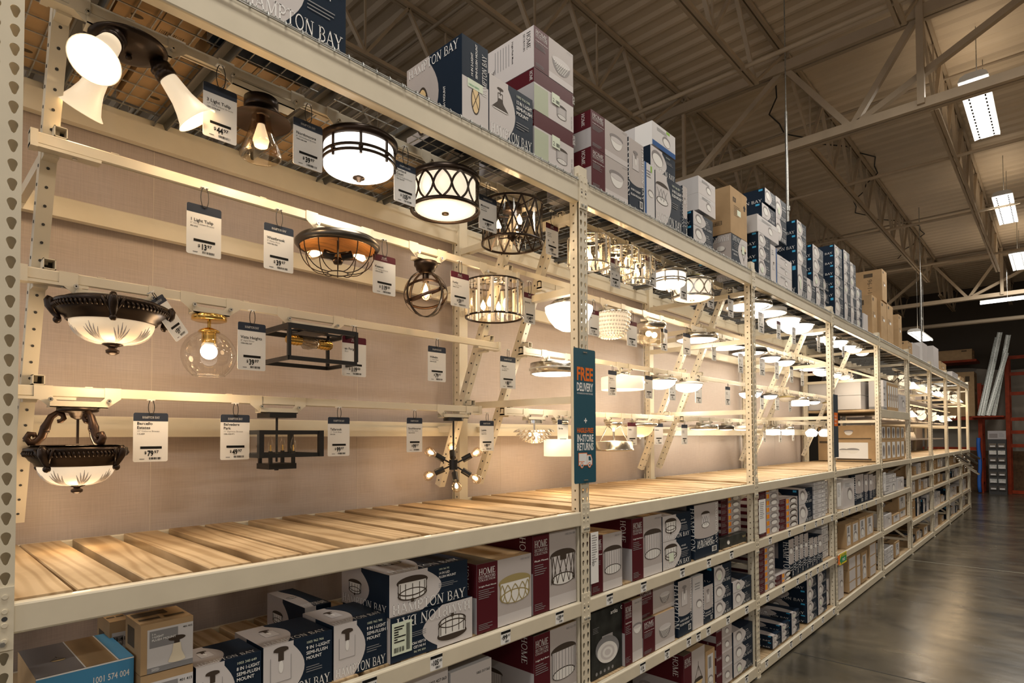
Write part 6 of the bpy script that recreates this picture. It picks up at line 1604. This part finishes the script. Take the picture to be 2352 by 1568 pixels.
# black open frame
t = lamp_thing('open_frame_lamp', 'black rectangular open frame lamp with two unlit bulbs, third rail', 'ceiling lamp', 1.155, 3, rz=.0)
w2, d2, h2 = .165, .13, .150; mb = MB()
for z, th in ((-.008, .022), (-h2, .018)):
    for s in (-1, 1): mb.box(-w2, w2, s*d2-.006, s*d2+.006, z-th, z, 'black_metal'); mb.box(s*w2-.006, s*w2+.006, -d2, d2, z-th, z, 'black_metal')
for sx in (-1, 1):
    for sy in (-1, 1): mb.box(sx*w2-.007, sx*w2+.007, sy*d2-.007, sy*d2+.007, -h2, -.01, 'black_metal')
mb.build('frame', t)
mb = MB(); mb.box(-.06, .06, -.06, .06, -.022, -.0, 'black_metal'); mb.box(-.15, .15, -.012, .012, -.02, -.012, 'black_metal'); mb.build('mount_plate', t)
for s in (-1, 1):
    mb = MB(); mb.cyl((s*.105, s*.02, -.015), (s*.105, s*.02, -.060), .007, 'black_metal'); mb.cyl((s*.115, s*.02, -.062), (s*.055, s*.02, -.062), .022, 'brass', n=18); mb.cyl((s*.122, s*.02, -.062), (s*.112, s*.02, -.062), .016, 'brass', n=18)
    for q in (.07, .085, .10): mb.cyl((s*q, s*.02, -.062), (s*(q+.004), s*.02, -.062), .024, 'brass', n=18)
    so = mb.build('socket', t)
    mb = MB(); mb.T = M4((s*.055, s*.02, -.062), (-s, 0, -.1)); mb.lathe([(.013, 0), (.020, -.02), (.026, -.055), (.022, -.078), (.001, -.092)], 'glass_smoke', 16); mb.tube([(0, 0, -.01), (.006, 0, -.06), (-.006, 0, -.06), (0, 0, -.01)], .0008, 'brass', 4); mb.build('bulb', t)
# big chrome LED disc
def disc_lamp(kind, x, l, D_, label, w, lbl_of=None, deep=None, rz=0):
    R_ = D_/2; t = lamp_thing('disc_lamp' if 'disc' in kind else ('dome_lamp' if 'dome' in kind else 'drum_lamp'), label, 'ceiling lamp', x, l, half=min(.11, R_*.8), of=lbl_of or label.split(',')[0])
    met = 'nickel' if 'nickel' in kind or kind == 'drum_opal' else ('gunmetal' if 'dark' in kind else ('white_paint' if 'white' in kind else ('gold_ink' if 'off' in kind else 'nickel')))
    if kind.startswith('disc'):
        h = deep or .045; q = .82 if 'wide' in kind or 'dark' in kind else .93
        mb = MB(); mb.lathe([(.001, 0), (R_, 0), (R_, -h), (R_*q, -h+.003), (R_*q, -h+.01), (.001, -h+.01)], met, 48); mb.build('rim', t)
        mb = MB(); mb.lathe([(R_*q, -h+.004), (R_*q*.9, -h-.004), (R_*q*.5, -h-.009), (.001, -h-.010)], 'lit_white', 48); mb.build('diffuser', t); zl = -h-.08
    elif kind.startswith('dome'):
        h = .022; mb = MB(); mb.lathe([(.001, 0), (R_*.7, 0), (R_, -.012), (R_, -h), (R_*.9, -h-.004), (.001, -h)], met, 40); mb.build('rim', t)
        e = 'lit_white' if 'off' not in kind else 'white_cloth'
        mb = MB(); mb.lathe([(R_*.94, -h), (R_*.86, -h-R_*.22), (R_*.6, -h-R_*.42), (R_*.3, -h-R_*.5), (.001, -h-R_*.53)], e, 40); mb.build('glass_dome', t); zl = -h-R_*.53-.07
    elif kind == 'cone_opal':
        h = .02; mb = MB(); mb.lathe([(.001, 0), (R_*.6, 0), (R_*.6, -h), (.001, -h)], met, 32); mb.build('canopy', t); mb = MB(); mb.lathe([(R_*.45, -h), (R_, -h-R_*.5), (R_*.95, -h-R_*.9), (R_*.7, -h-R_*1.3), (.001, -h-R_*1.35)], 'lit_white', 32); mb.build('glass_shade', t); zl = -h-R_*1.6
    else:
        h = .04; mb = MB(); mb.lathe([(.001, 0), (R_*.92, 0), (R_*.92, -h), (.001, -h)], met, 40); mb.build('rim', t)
        mb = MB(); mb.lathe([(R_, -h), (R_, -h-.06), (R_*.96, -h-.066), (.001, -h-.07)], 'lit_white', 40); mb.lathe([(.001, -h), (R_, -h)], 'lit_white', 40); mb.build('opal_drum', t); zl = -h-.14
    if 'off' not in kind: light(t, (0, 0, zl), w, NEUT, .09)
    return t
t = disc_lamp('disc_nickel', 2.965, 3, .335, 'wide chrome disc lamp with double rim beside the second rack post, third rail', 8, deep=.075)
mb = MB(); mb.lathe([(.168, -.036), (.176, -.036), (.176, -.044), (.168, -.044), (.168, -.036)], 'tag_white', 48); mb.build('white_band', t)
# fabric drum
def fabric_drum(x, l, D_, h, label, drop=.05):
    t = lamp_thing('fabric_drum_lamp', label, 'ceiling lamp', x, l, half=.07, of=label.split(',')[0]); R_ = D_/2
    mb = MB(); mb.lathe([(.001, 0), (.06, 0), (.06, -.022), (.001, -.022)], 'nickel', 28); mb.cyl((0, 0, -.02), (0, 0, -drop), .006, 'nickel'); mb.build('canopy', t)
    mb = MB(); mb.lathe([(R_*.98, -drop), (R_, -drop), (R_, -drop-h), (R_*.98, -drop-h)], 'lit_cloth', 56); sh = mb.build('fabric_shade', t)
    mb = MB(); mb.lathe([(R_*.97, -drop-h+.006), (R_*.5, -drop-h-.002), (.001, -drop-h-.004)], 'lit_warm_disc', 40); mb.build('diffuser', t); light(t, (0, 0, -drop-h-.09), 5, WARM, .08); return t
fabric_drum(3.83, 3, .34, .10, 'white fabric drum lamp with glowing base, third rail, second bay', .035)
fabric_drum(3.245, 4, .25, .125, 'white fabric drum lamp behind the second rack post, lowest rail', .135)
t = disc_lamp('dome_nickel', 4.43, 3, .29, 'deep brushed nickel pan lamp with glowing opal glass, third rail, second bay', 8)
t = disc_lamp('dome_white', 4.95, 3, .285, 'opal glass bowl lamp held by clips, third rail, second bay', 8)
# semi flush bowl
t = lamp_thing('scroll_arm_bowl_lamp', 'ornate bronze lamp with scrolled arms carrying a cut glass bowl, leftmost on the lowest rail', 'ceiling lamp', .305, 4, half=.09)
mb = MB(); mb.lathe([(.001, 0), (.066, 0), (.066, -.012), (.060, -.016), (.030, -.020), (.022, -.036), (.008, -.044), (.001, -.044)], 'bronze', 36); mb.cyl((0, 0, -.04), (0, 0, -.135), .0045, 'bronze'); mb.build('canopy', t)
for i in range(3):
    a = 2*PI*i/3+2.96; ca, sa = math.cos(a), math.sin(a); mb = MB(); pts = []; rad = []
    for (r_, z, q) in ((.048, -.036, .006), (.052, -.028, .007), (.045, -.020, .008), (.034, -.026, .008), (.032, -.040, .008), (.044, -.045, .008)): pass
    path = [(.062, -.052, .006), (.050, -.050, .007), (.042, -.040, .008), (.046, -.026, .008), (.062, -.020, .009), (.080, -.034, .010), (.090, -.058, .011), (.096, -.075, .014), (.101, -.088, .012), (.106, -.108, .012), (.120, -.128, .012), (.140, -.130, .011), (.150, -.114, .010), (.142, -.098, .009), (.128, -.100, .008), (.126, -.110, .007)]
    mb.tube([(r_*ca, r_*sa, z) for r_, z, q in path], .01, 'bronze_warm', 10, radii=[q*1.2 for r_, z, q in path])
    for z, q in ((-.070, .0135), (-.080, .017), (-.090, .0145)): mb.ring(.001, q*.6, 0, 'bronze', 4, 4) if 0 else mb.sphere((.097*ca, .097*sa, z), q, 'bronze', 10, zs=.5)
    mb.cyl((.128*ca, .128*sa, -.128), (.130*ca, .130*sa, -.146), .003, 'bronze', n=6); mb.build('scroll_arm', t)
mb = MB(); rope_rim(mb, .160, -.140, 3); mb.lathe([(.150, -.146), (.125, -.142), (.124, -.140), (.150, -.140)], 'bronze', 40); mb.build('rim', t); scrolls(t, .160, -.142, 4, -.81)
g = cut_glass(.122, -.212, .080, 'lit_cream'); g = g.build('glass_bowl', t); leaf_cuts(g, .122, -.212, .080)
mb = MB(); mb.lathe([(.001, -.288), (.028, -.289), (.030, -.293), (.012, -.299), (.010, -.303), (.019, -.308), (.019, -.316), (.010, -.322), (.001, -.323)], 'bronze', 20); mb.build('finial', t)
for s in (-1, 1): mb = MB(); mb.sphere((s*.05, .02, -.165), .024, 'lit_glow', 12); mb.build('bulb', t)
light(t, (0, 0, -.14), 1.6, WARM, .04); light(t, (0, 0, -.40), 3, WARM, .05)
# square lantern
t = lamp_thing('square_lantern_lamp', 'black square glass lantern lamp with candle bulbs on the lowest rail', 'ceiling lamp', 1.079, 4, rz=.0, half=.09)
mb = MB(); mb.T = Matrix.Rotation(.02, 4, 'Z'); mb.box(-.065, .065, -.065, .065, -.022, 0, 'black_metal'); mb.cyl((0, 0, -.02), (0, 0, -.23), .0055, 'black_metal'); mb.build('canopy', t)
w2 = .145; za, zb = -.082, -.205; mb = MB(); mb.T = Matrix.Rotation(.02, 4, 'Z')
for z0_, z1_ in ((za-.018, za), (zb, zb+.018)):
    for s in (-1, 1): mb.box(-w2, w2, s*w2-.004, s*w2+.004, z0_, z1_, 'black_metal'); mb.box(s*w2-.004, s*w2+.004, -w2, w2, z0_, z1_, 'black_metal')
for sx in (-1, 1):
    for sy in (-1, 1): mb.box(sx*w2-.011, sx*w2+.011, sy*w2-.011, sy*w2+.011, zb, za, 'black_metal')
mb.build('frame', t)
mb = MB(); mb.T = Matrix.Rotation(.02, 4, 'Z')
for s in (-1, 1): mb.add([(-w2, s*w2, za-.018), (w2, s*w2, za-.018), (w2, s*w2, zb+.018), (-w2, s*w2, zb+.018)], [(0,1,2,3)], 'glass_clear'); mb.add([(s*w2, -w2, za-.018), (s*w2, w2, za-.018), (s*w2, w2, zb+.018), (s*w2, -w2, zb+.018)], [(0,1,2,3)], 'glass_clear')
mb.build('glass_pane', t)
mb = MB(); q = .066
mb.box(-q, q, -q, q, -.262, -.236, 'black_metal'); mb.cyl((0, 0, -.262), (0, 0, -.270), .01, 'black_metal')
for sx in (-1, 1):
    for sy in (-1, 1): mb.box(sx*.055-.007, sx*.055+.007, sy*.055-.007, sy*.055+.007, -.24, -.178, 'black_metal')
mb.build('candle_base', t)
for sx in (-1, 1):
    for sy in (-1, 1): mb = MB(); candle(mb, sx*.055, sy*.055, -.178, .014, .075, 'glass_clear'); mb.cyl((sx*.055, sy*.055, -.178), (sx*.055, sy*.055, -.150), .003, 'brass', n=6); mb.build('candle_bulb', t)
# sputnik
t = lamp_thing('sputnik_lamp', 'black starburst lamp with six round clear bulbs on the lowest rail', 'ceiling lamp', 2.19, 4, half=.10)
mb = MB(); mb.cyl((0, 0, 0), (0, 0, -.018), .062, 'black_metal', n=36); mb.cyl((0, 0, -.018), (0, 0, -.27), .006, 'black_metal'); mb.build('canopy', t)
mb = MB(); mb.cyl((0, 0, -.255), (0, 0, -.315), .026, 'black_metal', n=24); mb.build('hub', t)
cr = [(-.72, .55, .50), (.45, .60, .62), (.75, -.60, .50), (-.75, .60, -.42), (-.30, -.50, -.72), (.62, -.62, -.55)]
for d in cr:
    d = Vector(d).normalized(); o_ = Vector((0, 0, -.285)); mb = MB(); mb.cyl(tuple(o_), tuple(o_+d*.07), .005, 'black_metal'); mb.cyl(tuple(o_+d*.062), tuple(o_+d*.122), .0185, 'black_metal', n=18); ar = mb.build('arm', t)
    mb = MB(); mb.T = M4(o_+d*.120, d); mb.lathe([(.013, 0), (.016, -.012), (.027, -.030), (.031, -.046), (.028, -.062), (.015, -.074), (.001, -.077)], 'glass_amber', 18); bl = mb.build('bulb', t)
    mb = MB(); mb.T = M4(o_+d*.120, d); mb.lathe([(.004, -.018), (.009, -.030), (.010, -.048), (.001, -.056)], 'bulb_hot', 10); mb.build('filament', bl); light(t, tuple(o_+d*.17), .9, WARM, .02)
# crystal branch
t = lamp_thing('crystal_petal_lamp', 'chrome lamp with a spread of small crystal petals, lowest rail', 'ceiling lamp', 2.945, 4, half=.09)
mb = MB(); mb.cyl((0, 0, 0), (0, 0, -.022), .06, 'chrome', n=30); mb.cyl((0, 0, -.02), (0, 0, -.10), .007, 'chrome'); mb.build('canopy', t)
mb = MB()
for j in range(7):
    r_ = .015+.020*j; z = -.148+.0085*j*j*.25; n = 6+6*j
    for i in range(n):
        a = 2*PI*i/n+j; p = (r_*math.cos(a), r_*math.sin(a), z); q_ = ((r_+.012)*math.cos(a), (r_+.012)*math.sin(a), z-.012)
        mb.bar(p, q_, .014, .003, 'prism' if (i+j) % 2 else 'glass_prism', up=(0, 0, 1)); mb.bar(p, (r_*.8*math.cos(a), r_*.8*math.sin(a), z+.01), .0015, .0015, 'chrome')
pb = mb.build('crystal_petals', t); pb['kind'] = 'stuff'
mb = MB()
for i in range(3): a = 2*PI*i/3; mb.lathe([(.001, 0), (.008, .005), (.010, .02), (.001, .03)], 'bulb_hot', 8, c=(.03*math.cos(a), .03*math.sin(a), -.115))
mb.build('bulb', t); light(t, (0, 0, -.19), 3, WARM, .05)
# nickel inverted
t = lamp_thing('inverted_drum_lamp', 'brushed nickel lamp with three chains holding a metal drum, lowest rail', 'ceiling lamp', 3.955, 4, half=.10)
mb = MB(); mb.lathe([(.001, 0), (.075, 0), (.072, -.02), (.02, -.055), (.01, -.075), (.001, -.075)], 'nickel', 36); mb.cyl((0, 0, -.07), (0, 0, -.18), .009, 'nickel'); mb.build('canopy', t)
for i in range(3): a = 2*PI*i/3+.6; mb = MB(); mb.cyl((.06*math.cos(a), .06*math.sin(a), -.03), (.135*math.cos(a), .135*math.sin(a), -.165), .004, 'nickel', n=6); mb.build('hanging_arm', t)
mb = MB(); mb.lathe([(.13, -.158), (.155, -.160), (.155, -.215), (.162, -.220), (.162, -.232), (.148, -.236), (.001, -.236)], 'nickel', 48); mb.build('drum', t)
mb = MB(); mb.lathe([(.13, -.158), (.001, -.150)], 'lit_cream', 32); mb.build('diffuser', t); light(t, (0, 0, -.12), 3, WARM, .05)
# alabaster bowl
t = lamp_thing('alabaster_bowl_lamp', 'nickel rimmed bowl lamp of amber marbled glass, lowest rail', 'ceiling lamp', 4.375, 4)
mb = MB(); mb.lathe([(.001, 0), (.14, -.002), (.158, -.008), (.150, -.026), (.12, -.034), (.001, -.034)], 'nickel', 44); mb.build('rim', t)
mb = MB(); mb.lathe([(.120, -.034), (.105, -.075), (.072, -.108), (.035, -.122), (.001, -.125)], 'lit_alabaster', 40); mb.build('glass_bowl', t)
mb = MB(); mb.lathe([(.001, -.124), (.012, -.126), (.008, -.138), (.001, -.14)], 'nickel', 12); mb.build('finial', t); light(t, (0, 0, -.2), 5, WARM, .06)
# the many flush lamps further along
DS = {'disc_nickel_wide': 'wide nickel rimmed disc lamp', 'disc_white': 'white disc lamp', 'dome_white': 'white dome lamp', 'dome_dark': 'dark rimmed glowing dome lamp', 'dome_nickel': 'nickel rimmed glowing dome lamp',
      'disc_nickel': 'nickel rimmed disc lamp', 'disc_dark': 'dark rimmed disc lamp', 'dome_off': 'unlit dome lamp', 'drum_opal': 'nickel lamp with glowing opal drum', 'cone_opal': 'flared opal glass lamp'}
dc = {}; prevx = {}
for kind, l, x, D_, zt, zb in SMALL_LAMPS:
    D_ = max(.17, min(.46, D_)); b = bay_of(x); k = (b, l); n = dc.get(k, 0); dc[k] = n+1
    if l in prevx and x-prevx[l][0] < (D_+prevx[l][1])/2+.01: D_ = max(.15, 2*(x-prevx[l][0]-.01)-prevx[l][1])
    prevx[l] = (x, D_)
    t = disc_lamp(kind, x, l, D_, '%s, %s flush lamp on the %s rail, %s bay' % (DS[kind], nth(n), LN[l], BAYN[b]), 7 if D_ > .25 else 5)
# ------------------------------------------------------------------ far end of the row
for i, z in enumerate((2.515, 2.735)):
    mb = MB(); mb.box(0, .62, 0, .75, 0, .215, 'carton_white'); F = Cv(mb, (0, .75, 0), (0, -1, 0), (0, 0, 1), .75, .215); small_lines(F, .3, .16, .12, 4, .012, 'ink_grey', 2, i)
    tag(mb.build('long_white_carton', loc=(10.10, .28, z)), 'large pinkish white carton on the middle shelf of the fifth bay, %s of two' % ('lower', 'upper')[i], 'box')
mb = MB(); mb.box(0, .3, 0, .5, 0, .17, 'dark_stock'); F = Cv(mb, (0, .5, 0), (0, -1, 0), (0, 0, 1), .5, .17)
for i in range(3): F.ell(.1+.15*i, .08, .045, .045, 'carton_white', 2)
tag(mb.build('display_carton', loc=(10.12, .33, 2.955)), 'dark carton picturing three round lamps on top of the large white cartons', 'box')
# bays six to nine: hanging lamps, glass shade rows, tools
for b in range(5, 9):
    xm = PX[b]
    for l, (y, z) in enumerate(((.25, 3.3), (.45, 2.75))):
        for i in range(3):
            x = xm+.45+i*(.62 if b == 8 else .70); kind = (i+b+l) % 3
            nm = ('glass_globe_pendant', 'cone_pendant', 'chandelier')[kind]
            t = thing(nm, '%s glowing in the %s bay, %s from left, %s row' % (('globe glass pendant', 'cone shade pendant', 'small chandelier')[kind], BAYN[b], nth(i), ('upper', 'lower')[l]), 'pendant lamp', (x, y, z), group='hanging lamps far down the row')
            mb = MB(); mb.cyl((0, 0, 0), (0, 0, -.02), .05, 'bronze', n=14); mb.cyl((0, 0, -.02), (0, 0, -.12), .005, 'bronze', n=6)
            if kind == 2:
                for j in range(5): a = j*2*PI/5; mb.tube([(0, 0, -.12), (.08*math.cos(a), .08*math.sin(a), -.2), (.14*math.cos(a), .14*math.sin(a), -.15)], .006, 'bronze', 5)
            mb.build('fitting', t)
            mb = MB()
            if kind == 0: mb.sphere((0, 0, -.19), .10, 'lit_glow', 16)
            elif kind == 1: mb.lathe([(.04, -.11), (.15, -.24), (.001, -.24)], 'lit_warm_disc', 20)
            if kind < 2: mb.build('glass_shade', t)
            else:
                for j in range(5): a = j*2*PI/5; mb = MB(); mb.lathe([(.02, 0), (.035, .04), (.04, .07), (.001, .07)], 'lit_glow', 10, c=(.14*math.cos(a), .14*math.sin(a), -.15)); mb.build('glass_shade', t)
            light(t, (0, 0, -.40), 5, WARM, .12)
        mb = MB(); mb.box(PX[b]+.05, PX[b+1]-.05, y-.015, y+.015, z+.001, z+.035, 'rail_cream'); tag(mb.build('display_rail'), 'cream rail carrying pendants, %s row, %s bay' % (('upper', 'lower')[l], BAYN[b]), 'rail')
    for q, z in enumerate((2.95, 2.45, 2.02)):
        mb = MB(); mb.box(PX[b]+.06, PX[b+1]-.06, .60, 1.1245, z-.03, z, 'carton_side'); tag(mb.build('shade_shelf'), 'grey shelf of glass lamp shades, %s from top, %s bay' % (nth(q), BAYN[b]), 'shelf')
        if b < 7:
            gl = None
            for i in range(10):
                x = PX[b]+.2+i*.22
                if gl is None:
                    mb = MB(); mb.lathe([(.02, .16), (.03, .14), (.05, .08), (.075, .0), (.07, .0), (.045, .08), (.025, .14)], 'white_cloth', 12); gl = mb.build('glass_lamp_shade', loc=(x, .68, z+.001)); o = gl
                else: o = gl.copy(); C.objects.link(o); o.location = (x, .68, z+.001)
                tag(o, 'white glass lamp shade, %s from left, %s shade shelf, %s bay' % (nth(i), nth(q), BAYN[b]), 'lamp shade', 'loose glass shades on the grey shelves')
    mb = MB(); mb.box(PX[b]+.045, PX[b+1]-.045, 1.125, 1.137, .12, 3.43, 'linen'); tag(mb.build('back_panel'), 'beige backing board behind the %s bay' % BAYN[b], 'panel')
# stock on the shelves of the far bays
rr = random.Random(3)
for b in range(5, 9):
    for (z, nm, hmax) in ((1.361, 'upper display', .26), (1.031, 'first lower', .26), (.561, 'second lower', .36), (.106, 'bottom', .34)):
        x = PX[b]+.08; n = 0
        while x < PX[b+1]-.35:
            w_ = rr.uniform(.18, .5); h = rr.uniform(.12, hmax); st = rr.choice(('KL', 'WH', 'KL', 'WH', 'HB', 'KR')); 
            if x+w_ > PX[b+1]-.06: break
            o = carton(st, 'disc' if st != 'KR' else '', w_-.01, .4, h, 0, '', n, 0).build(NAMES[st], loc=(x, .05+rr.uniform(0, .05), z+.001))
            tag(o, '%s, %s from left, %s shelf, %s bay' % (STY[st], nth(n), nm, BAYN[b]), 'box', 'cartons on the far shelves'); x += w_+rr.choice((.005, .005, .12)); n += 1
# lamp shade handles sticking out of the last bays
for i in range(9):
    x = 18.0+i*.36; z = 1.60-.055*(i % 4)-(.25 if i > 4 and i % 2 else 0)
    t = thing('hanging_fixture', 'thin silver tube fitting poking out over the aisle near the row end, %s along' % nth(i), 'lamp part', (x, -.05, z), group='silver tube fittings at the end of the row')
    mb = MB(); mb.cyl((0, 0, 0), (.12, -.22, -.17), .022, 'chrome' if i % 2 else 'gunmetal', .03, n=12); mb.build('tube', t)
    mb = MB(); mb.tube([(0, 0, 0), (-.02, .06, .01), (-.03, .10, .0)], .006, 'chrome', 6); mb.build('hook', t)

# orange pallet rack against the far wall
def orange_rack():
    X0 = 27.2
    for i, (y, h) in enumerate(((2.2, 4.9), (.20, 4.0), (-.58, 4.93), (-3.2, 4.9))):
        t = thing('orange_rack_upright', 'orange pallet rack upright by the far wall, %s from the left' % nth(i), 'rack upright', (X0, y, 0))
        mb = MB(); mb.box(0, .08, -.06, .06, 0, h, 'orange_steel'); mb.build('front_post', t)
        mb = MB(); mb.box(1.0, 1.08, -.06, .06, 0, h, 'orange_steel'); mb.build('rear_post', t)
        for z in (.3, 1.2, 2.1, 3.0, 3.8): mb = MB(); mb.box(.08, 1.0, -.02, .02, z, z+.04, 'orange_steel'); mb.build('brace', t)
    for i, (y0, y1, z) in enumerate(((2.1, .27, 2.72), (.13, -.51, 2.72), (2.1, .27, 1.6), (-.65, -3.1, .08), (-.65, -3.1, 1.72), (-.65, -3.1, 2.20), (-.65, -3.1, 2.66), (-.65, -3.1, 3.57), (-.65, -3.1, 4.27), (-.65, -3.1, 4.86), (6.0, 2.3, 4.84))):
        mb = MB(); mb.box(X0+.01, X0+.06, min(y0, y1), max(y0, y1), z-.06, z+.06, 'orange_steel'); tag(mb.build('orange_rack_beam'), 'orange pallet rack beam at the far wall, %s' % ('left of the leaning channels' if i == 0 else 'under the leaning channels' if i == 1 else 'low behind the cream row end' if i == 2 else 'long high one on the left' if i == 10 else '%s from the floor at the right' % nth(i-3)), 'rack beam', 'orange rack beams')
orange_rack()
tag((lambda m: (m.box(27.0, 28.2, .25, 2.15, 4.80, 4.88, 'orange_steel'), m.build('orange_rack_beam'))[1])(MB()), 'orange pallet rack crossbeam at the top left by the far wall', 'rack beam', 'orange rack beams')
mb = MB(); n = 40; vs = []; 
for i in range(n+1):
    y = 3.5-7.5*i/n; 
    for z in (1.5, 2.6, 3.7, 4.62-.10*math.sin(i*.35)): vs.append((28.55+.05*math.sin(i*1.7+z*2)+.03*math.sin(i*.6+z), y, z))
mb.add(vs, [(i*4+j, i*4+4+j, i*4+5+j, i*4+j+1) for i in range(n) for j in range(3)], 'tarp', True); tag(mb.build('tarp_curtain'), 'grey tarpaulin hung behind the orange rack', 'curtain')
mb = MB(); mb.box(28.35, 28.37, -3.2, 2.6, .0, 1.5, 'osb'); tag(mb.build('plywood_sheet'), 'brown plywood sheet behind the bottom of the orange rack', 'board')
for i, (yb, yt, zt, xx) in enumerate(((.18, -.36, 5.60, 26.90), (.10, -.44, 5.76, 26.80), (-.20, -.66, 5.65, 26.90), (-.06, -.60, 5.0, 26.70))):
    mb = MB(); a = Vector((xx, yb, 2.80)); b = Vector((xx+.15, yt, zt)); d_ = (b-a).normalized(); s_ = d_.cross(Vector((1, 0, 0))).normalized()
    for q in (-1, 1): mb.bar(tuple(a+s_*.065*q), tuple(b+s_*.065*q), .012, .06, 'steel_stud', up=(1, 0, 0))
    mb.bar(tuple(a+Vector((.028, 0, 0))), tuple(b+Vector((.028, 0, 0))), .14, .004, 'steel_stud', up=(1, 0, 0)); mb.bar(tuple(a+s_*.02+Vector((.02, 0, 0))), tuple(b+s_*.02+Vector((.02, 0, 0))), .03, .02, 'galv', up=(1, 0, 0))
    tag(mb.build('steel_channel'), 'long speckled galvanised channel leaning above the orange beam, %s of four' % nth(i), 'metal channel', 'leaning galvanised channels')
mb = MB(); mb.box(26.62, 27.20, -.50, .40, 2.73, 2.785, 'orange_steel'); tag(mb.build('rack_ledge'), 'orange ledge on the far rack under the leaning channels', 'ledge')
for i, (y0, y1, z0, z1) in enumerate(((.35, 1.3, 2.80, 4.45), (.40, 1.5, 4.89, 5.3))):
    o = carton('KR', '', .9, y1-y0, z1-z0, 0, '', i, 0).build('kraft_carton', loc=(27.3, y0, z0)); tag(o, ('tall kraft carton on the far orange rack left of the leaning channels', 'kraft carton on top of the far orange rack at the left')[i], 'box')
t = thing('parts_cabinet', 'tall narrow display of small parts bins below the orange rack', 'bin display', (26.75, -.29, 0))
mb = MB(); mb.box(0, .4, -.25, .25, 0, 1.95, 'dark_stock'); mb.build('frame', t)
mb = MB(); mb.box(-.02, 0, -.25, .25, 1.95, 2.25, 'carton_side'); F = Cv(mb, (-.02, .25, 1.95), (0, -1, 0), (0, 0, 1), .5, .3); F.rect(.04, .05, .27, .2, 'photo_dark', 2); small_lines(F, .31, .2, .15, 3, .03, 'ink_grey', 2, 1); mb.build('header', t)
for j in range(7):
    for s in (-1, 1):
        mb = MB(); mb.box(-.06, 0, s*.12-.10, s*.12+.10, .16+j*.25, .30+j*.25, 'galv' if j % 2 else 'gunmetal'); mb.box(-.065, -.06, s*.12-.07, s*.12+.07, .18+j*.25, .23+j*.25, 'carton_white'); mb.build('bin', t)
mb = MB(); mb.tube([(27.1, .24+.02*math.sin(i), .02+.22*i) for i in range(10)], .06, 'blue_cord', 8); tag(mb.build('blue_cord_bundle'), 'bundle of blue cord hanging at the end of the cream racks', 'cord')
for i, (x, y, w_, d, z, h) in enumerate(((25.5, 1.2, .9, .7, 0, .9), (25.6, 1.3, .7, .6, .9, .6), (26.0, 2.6, 1.0, .8, 0, 1.5))):
    o = carton('KR', '', w_, d, h, 0, '', i, 0).build('kraft_carton', loc=(x, y, z)); tag(o, 'big kraft carton behind the end of the cream racks, %s of three' % nth(i), 'box')
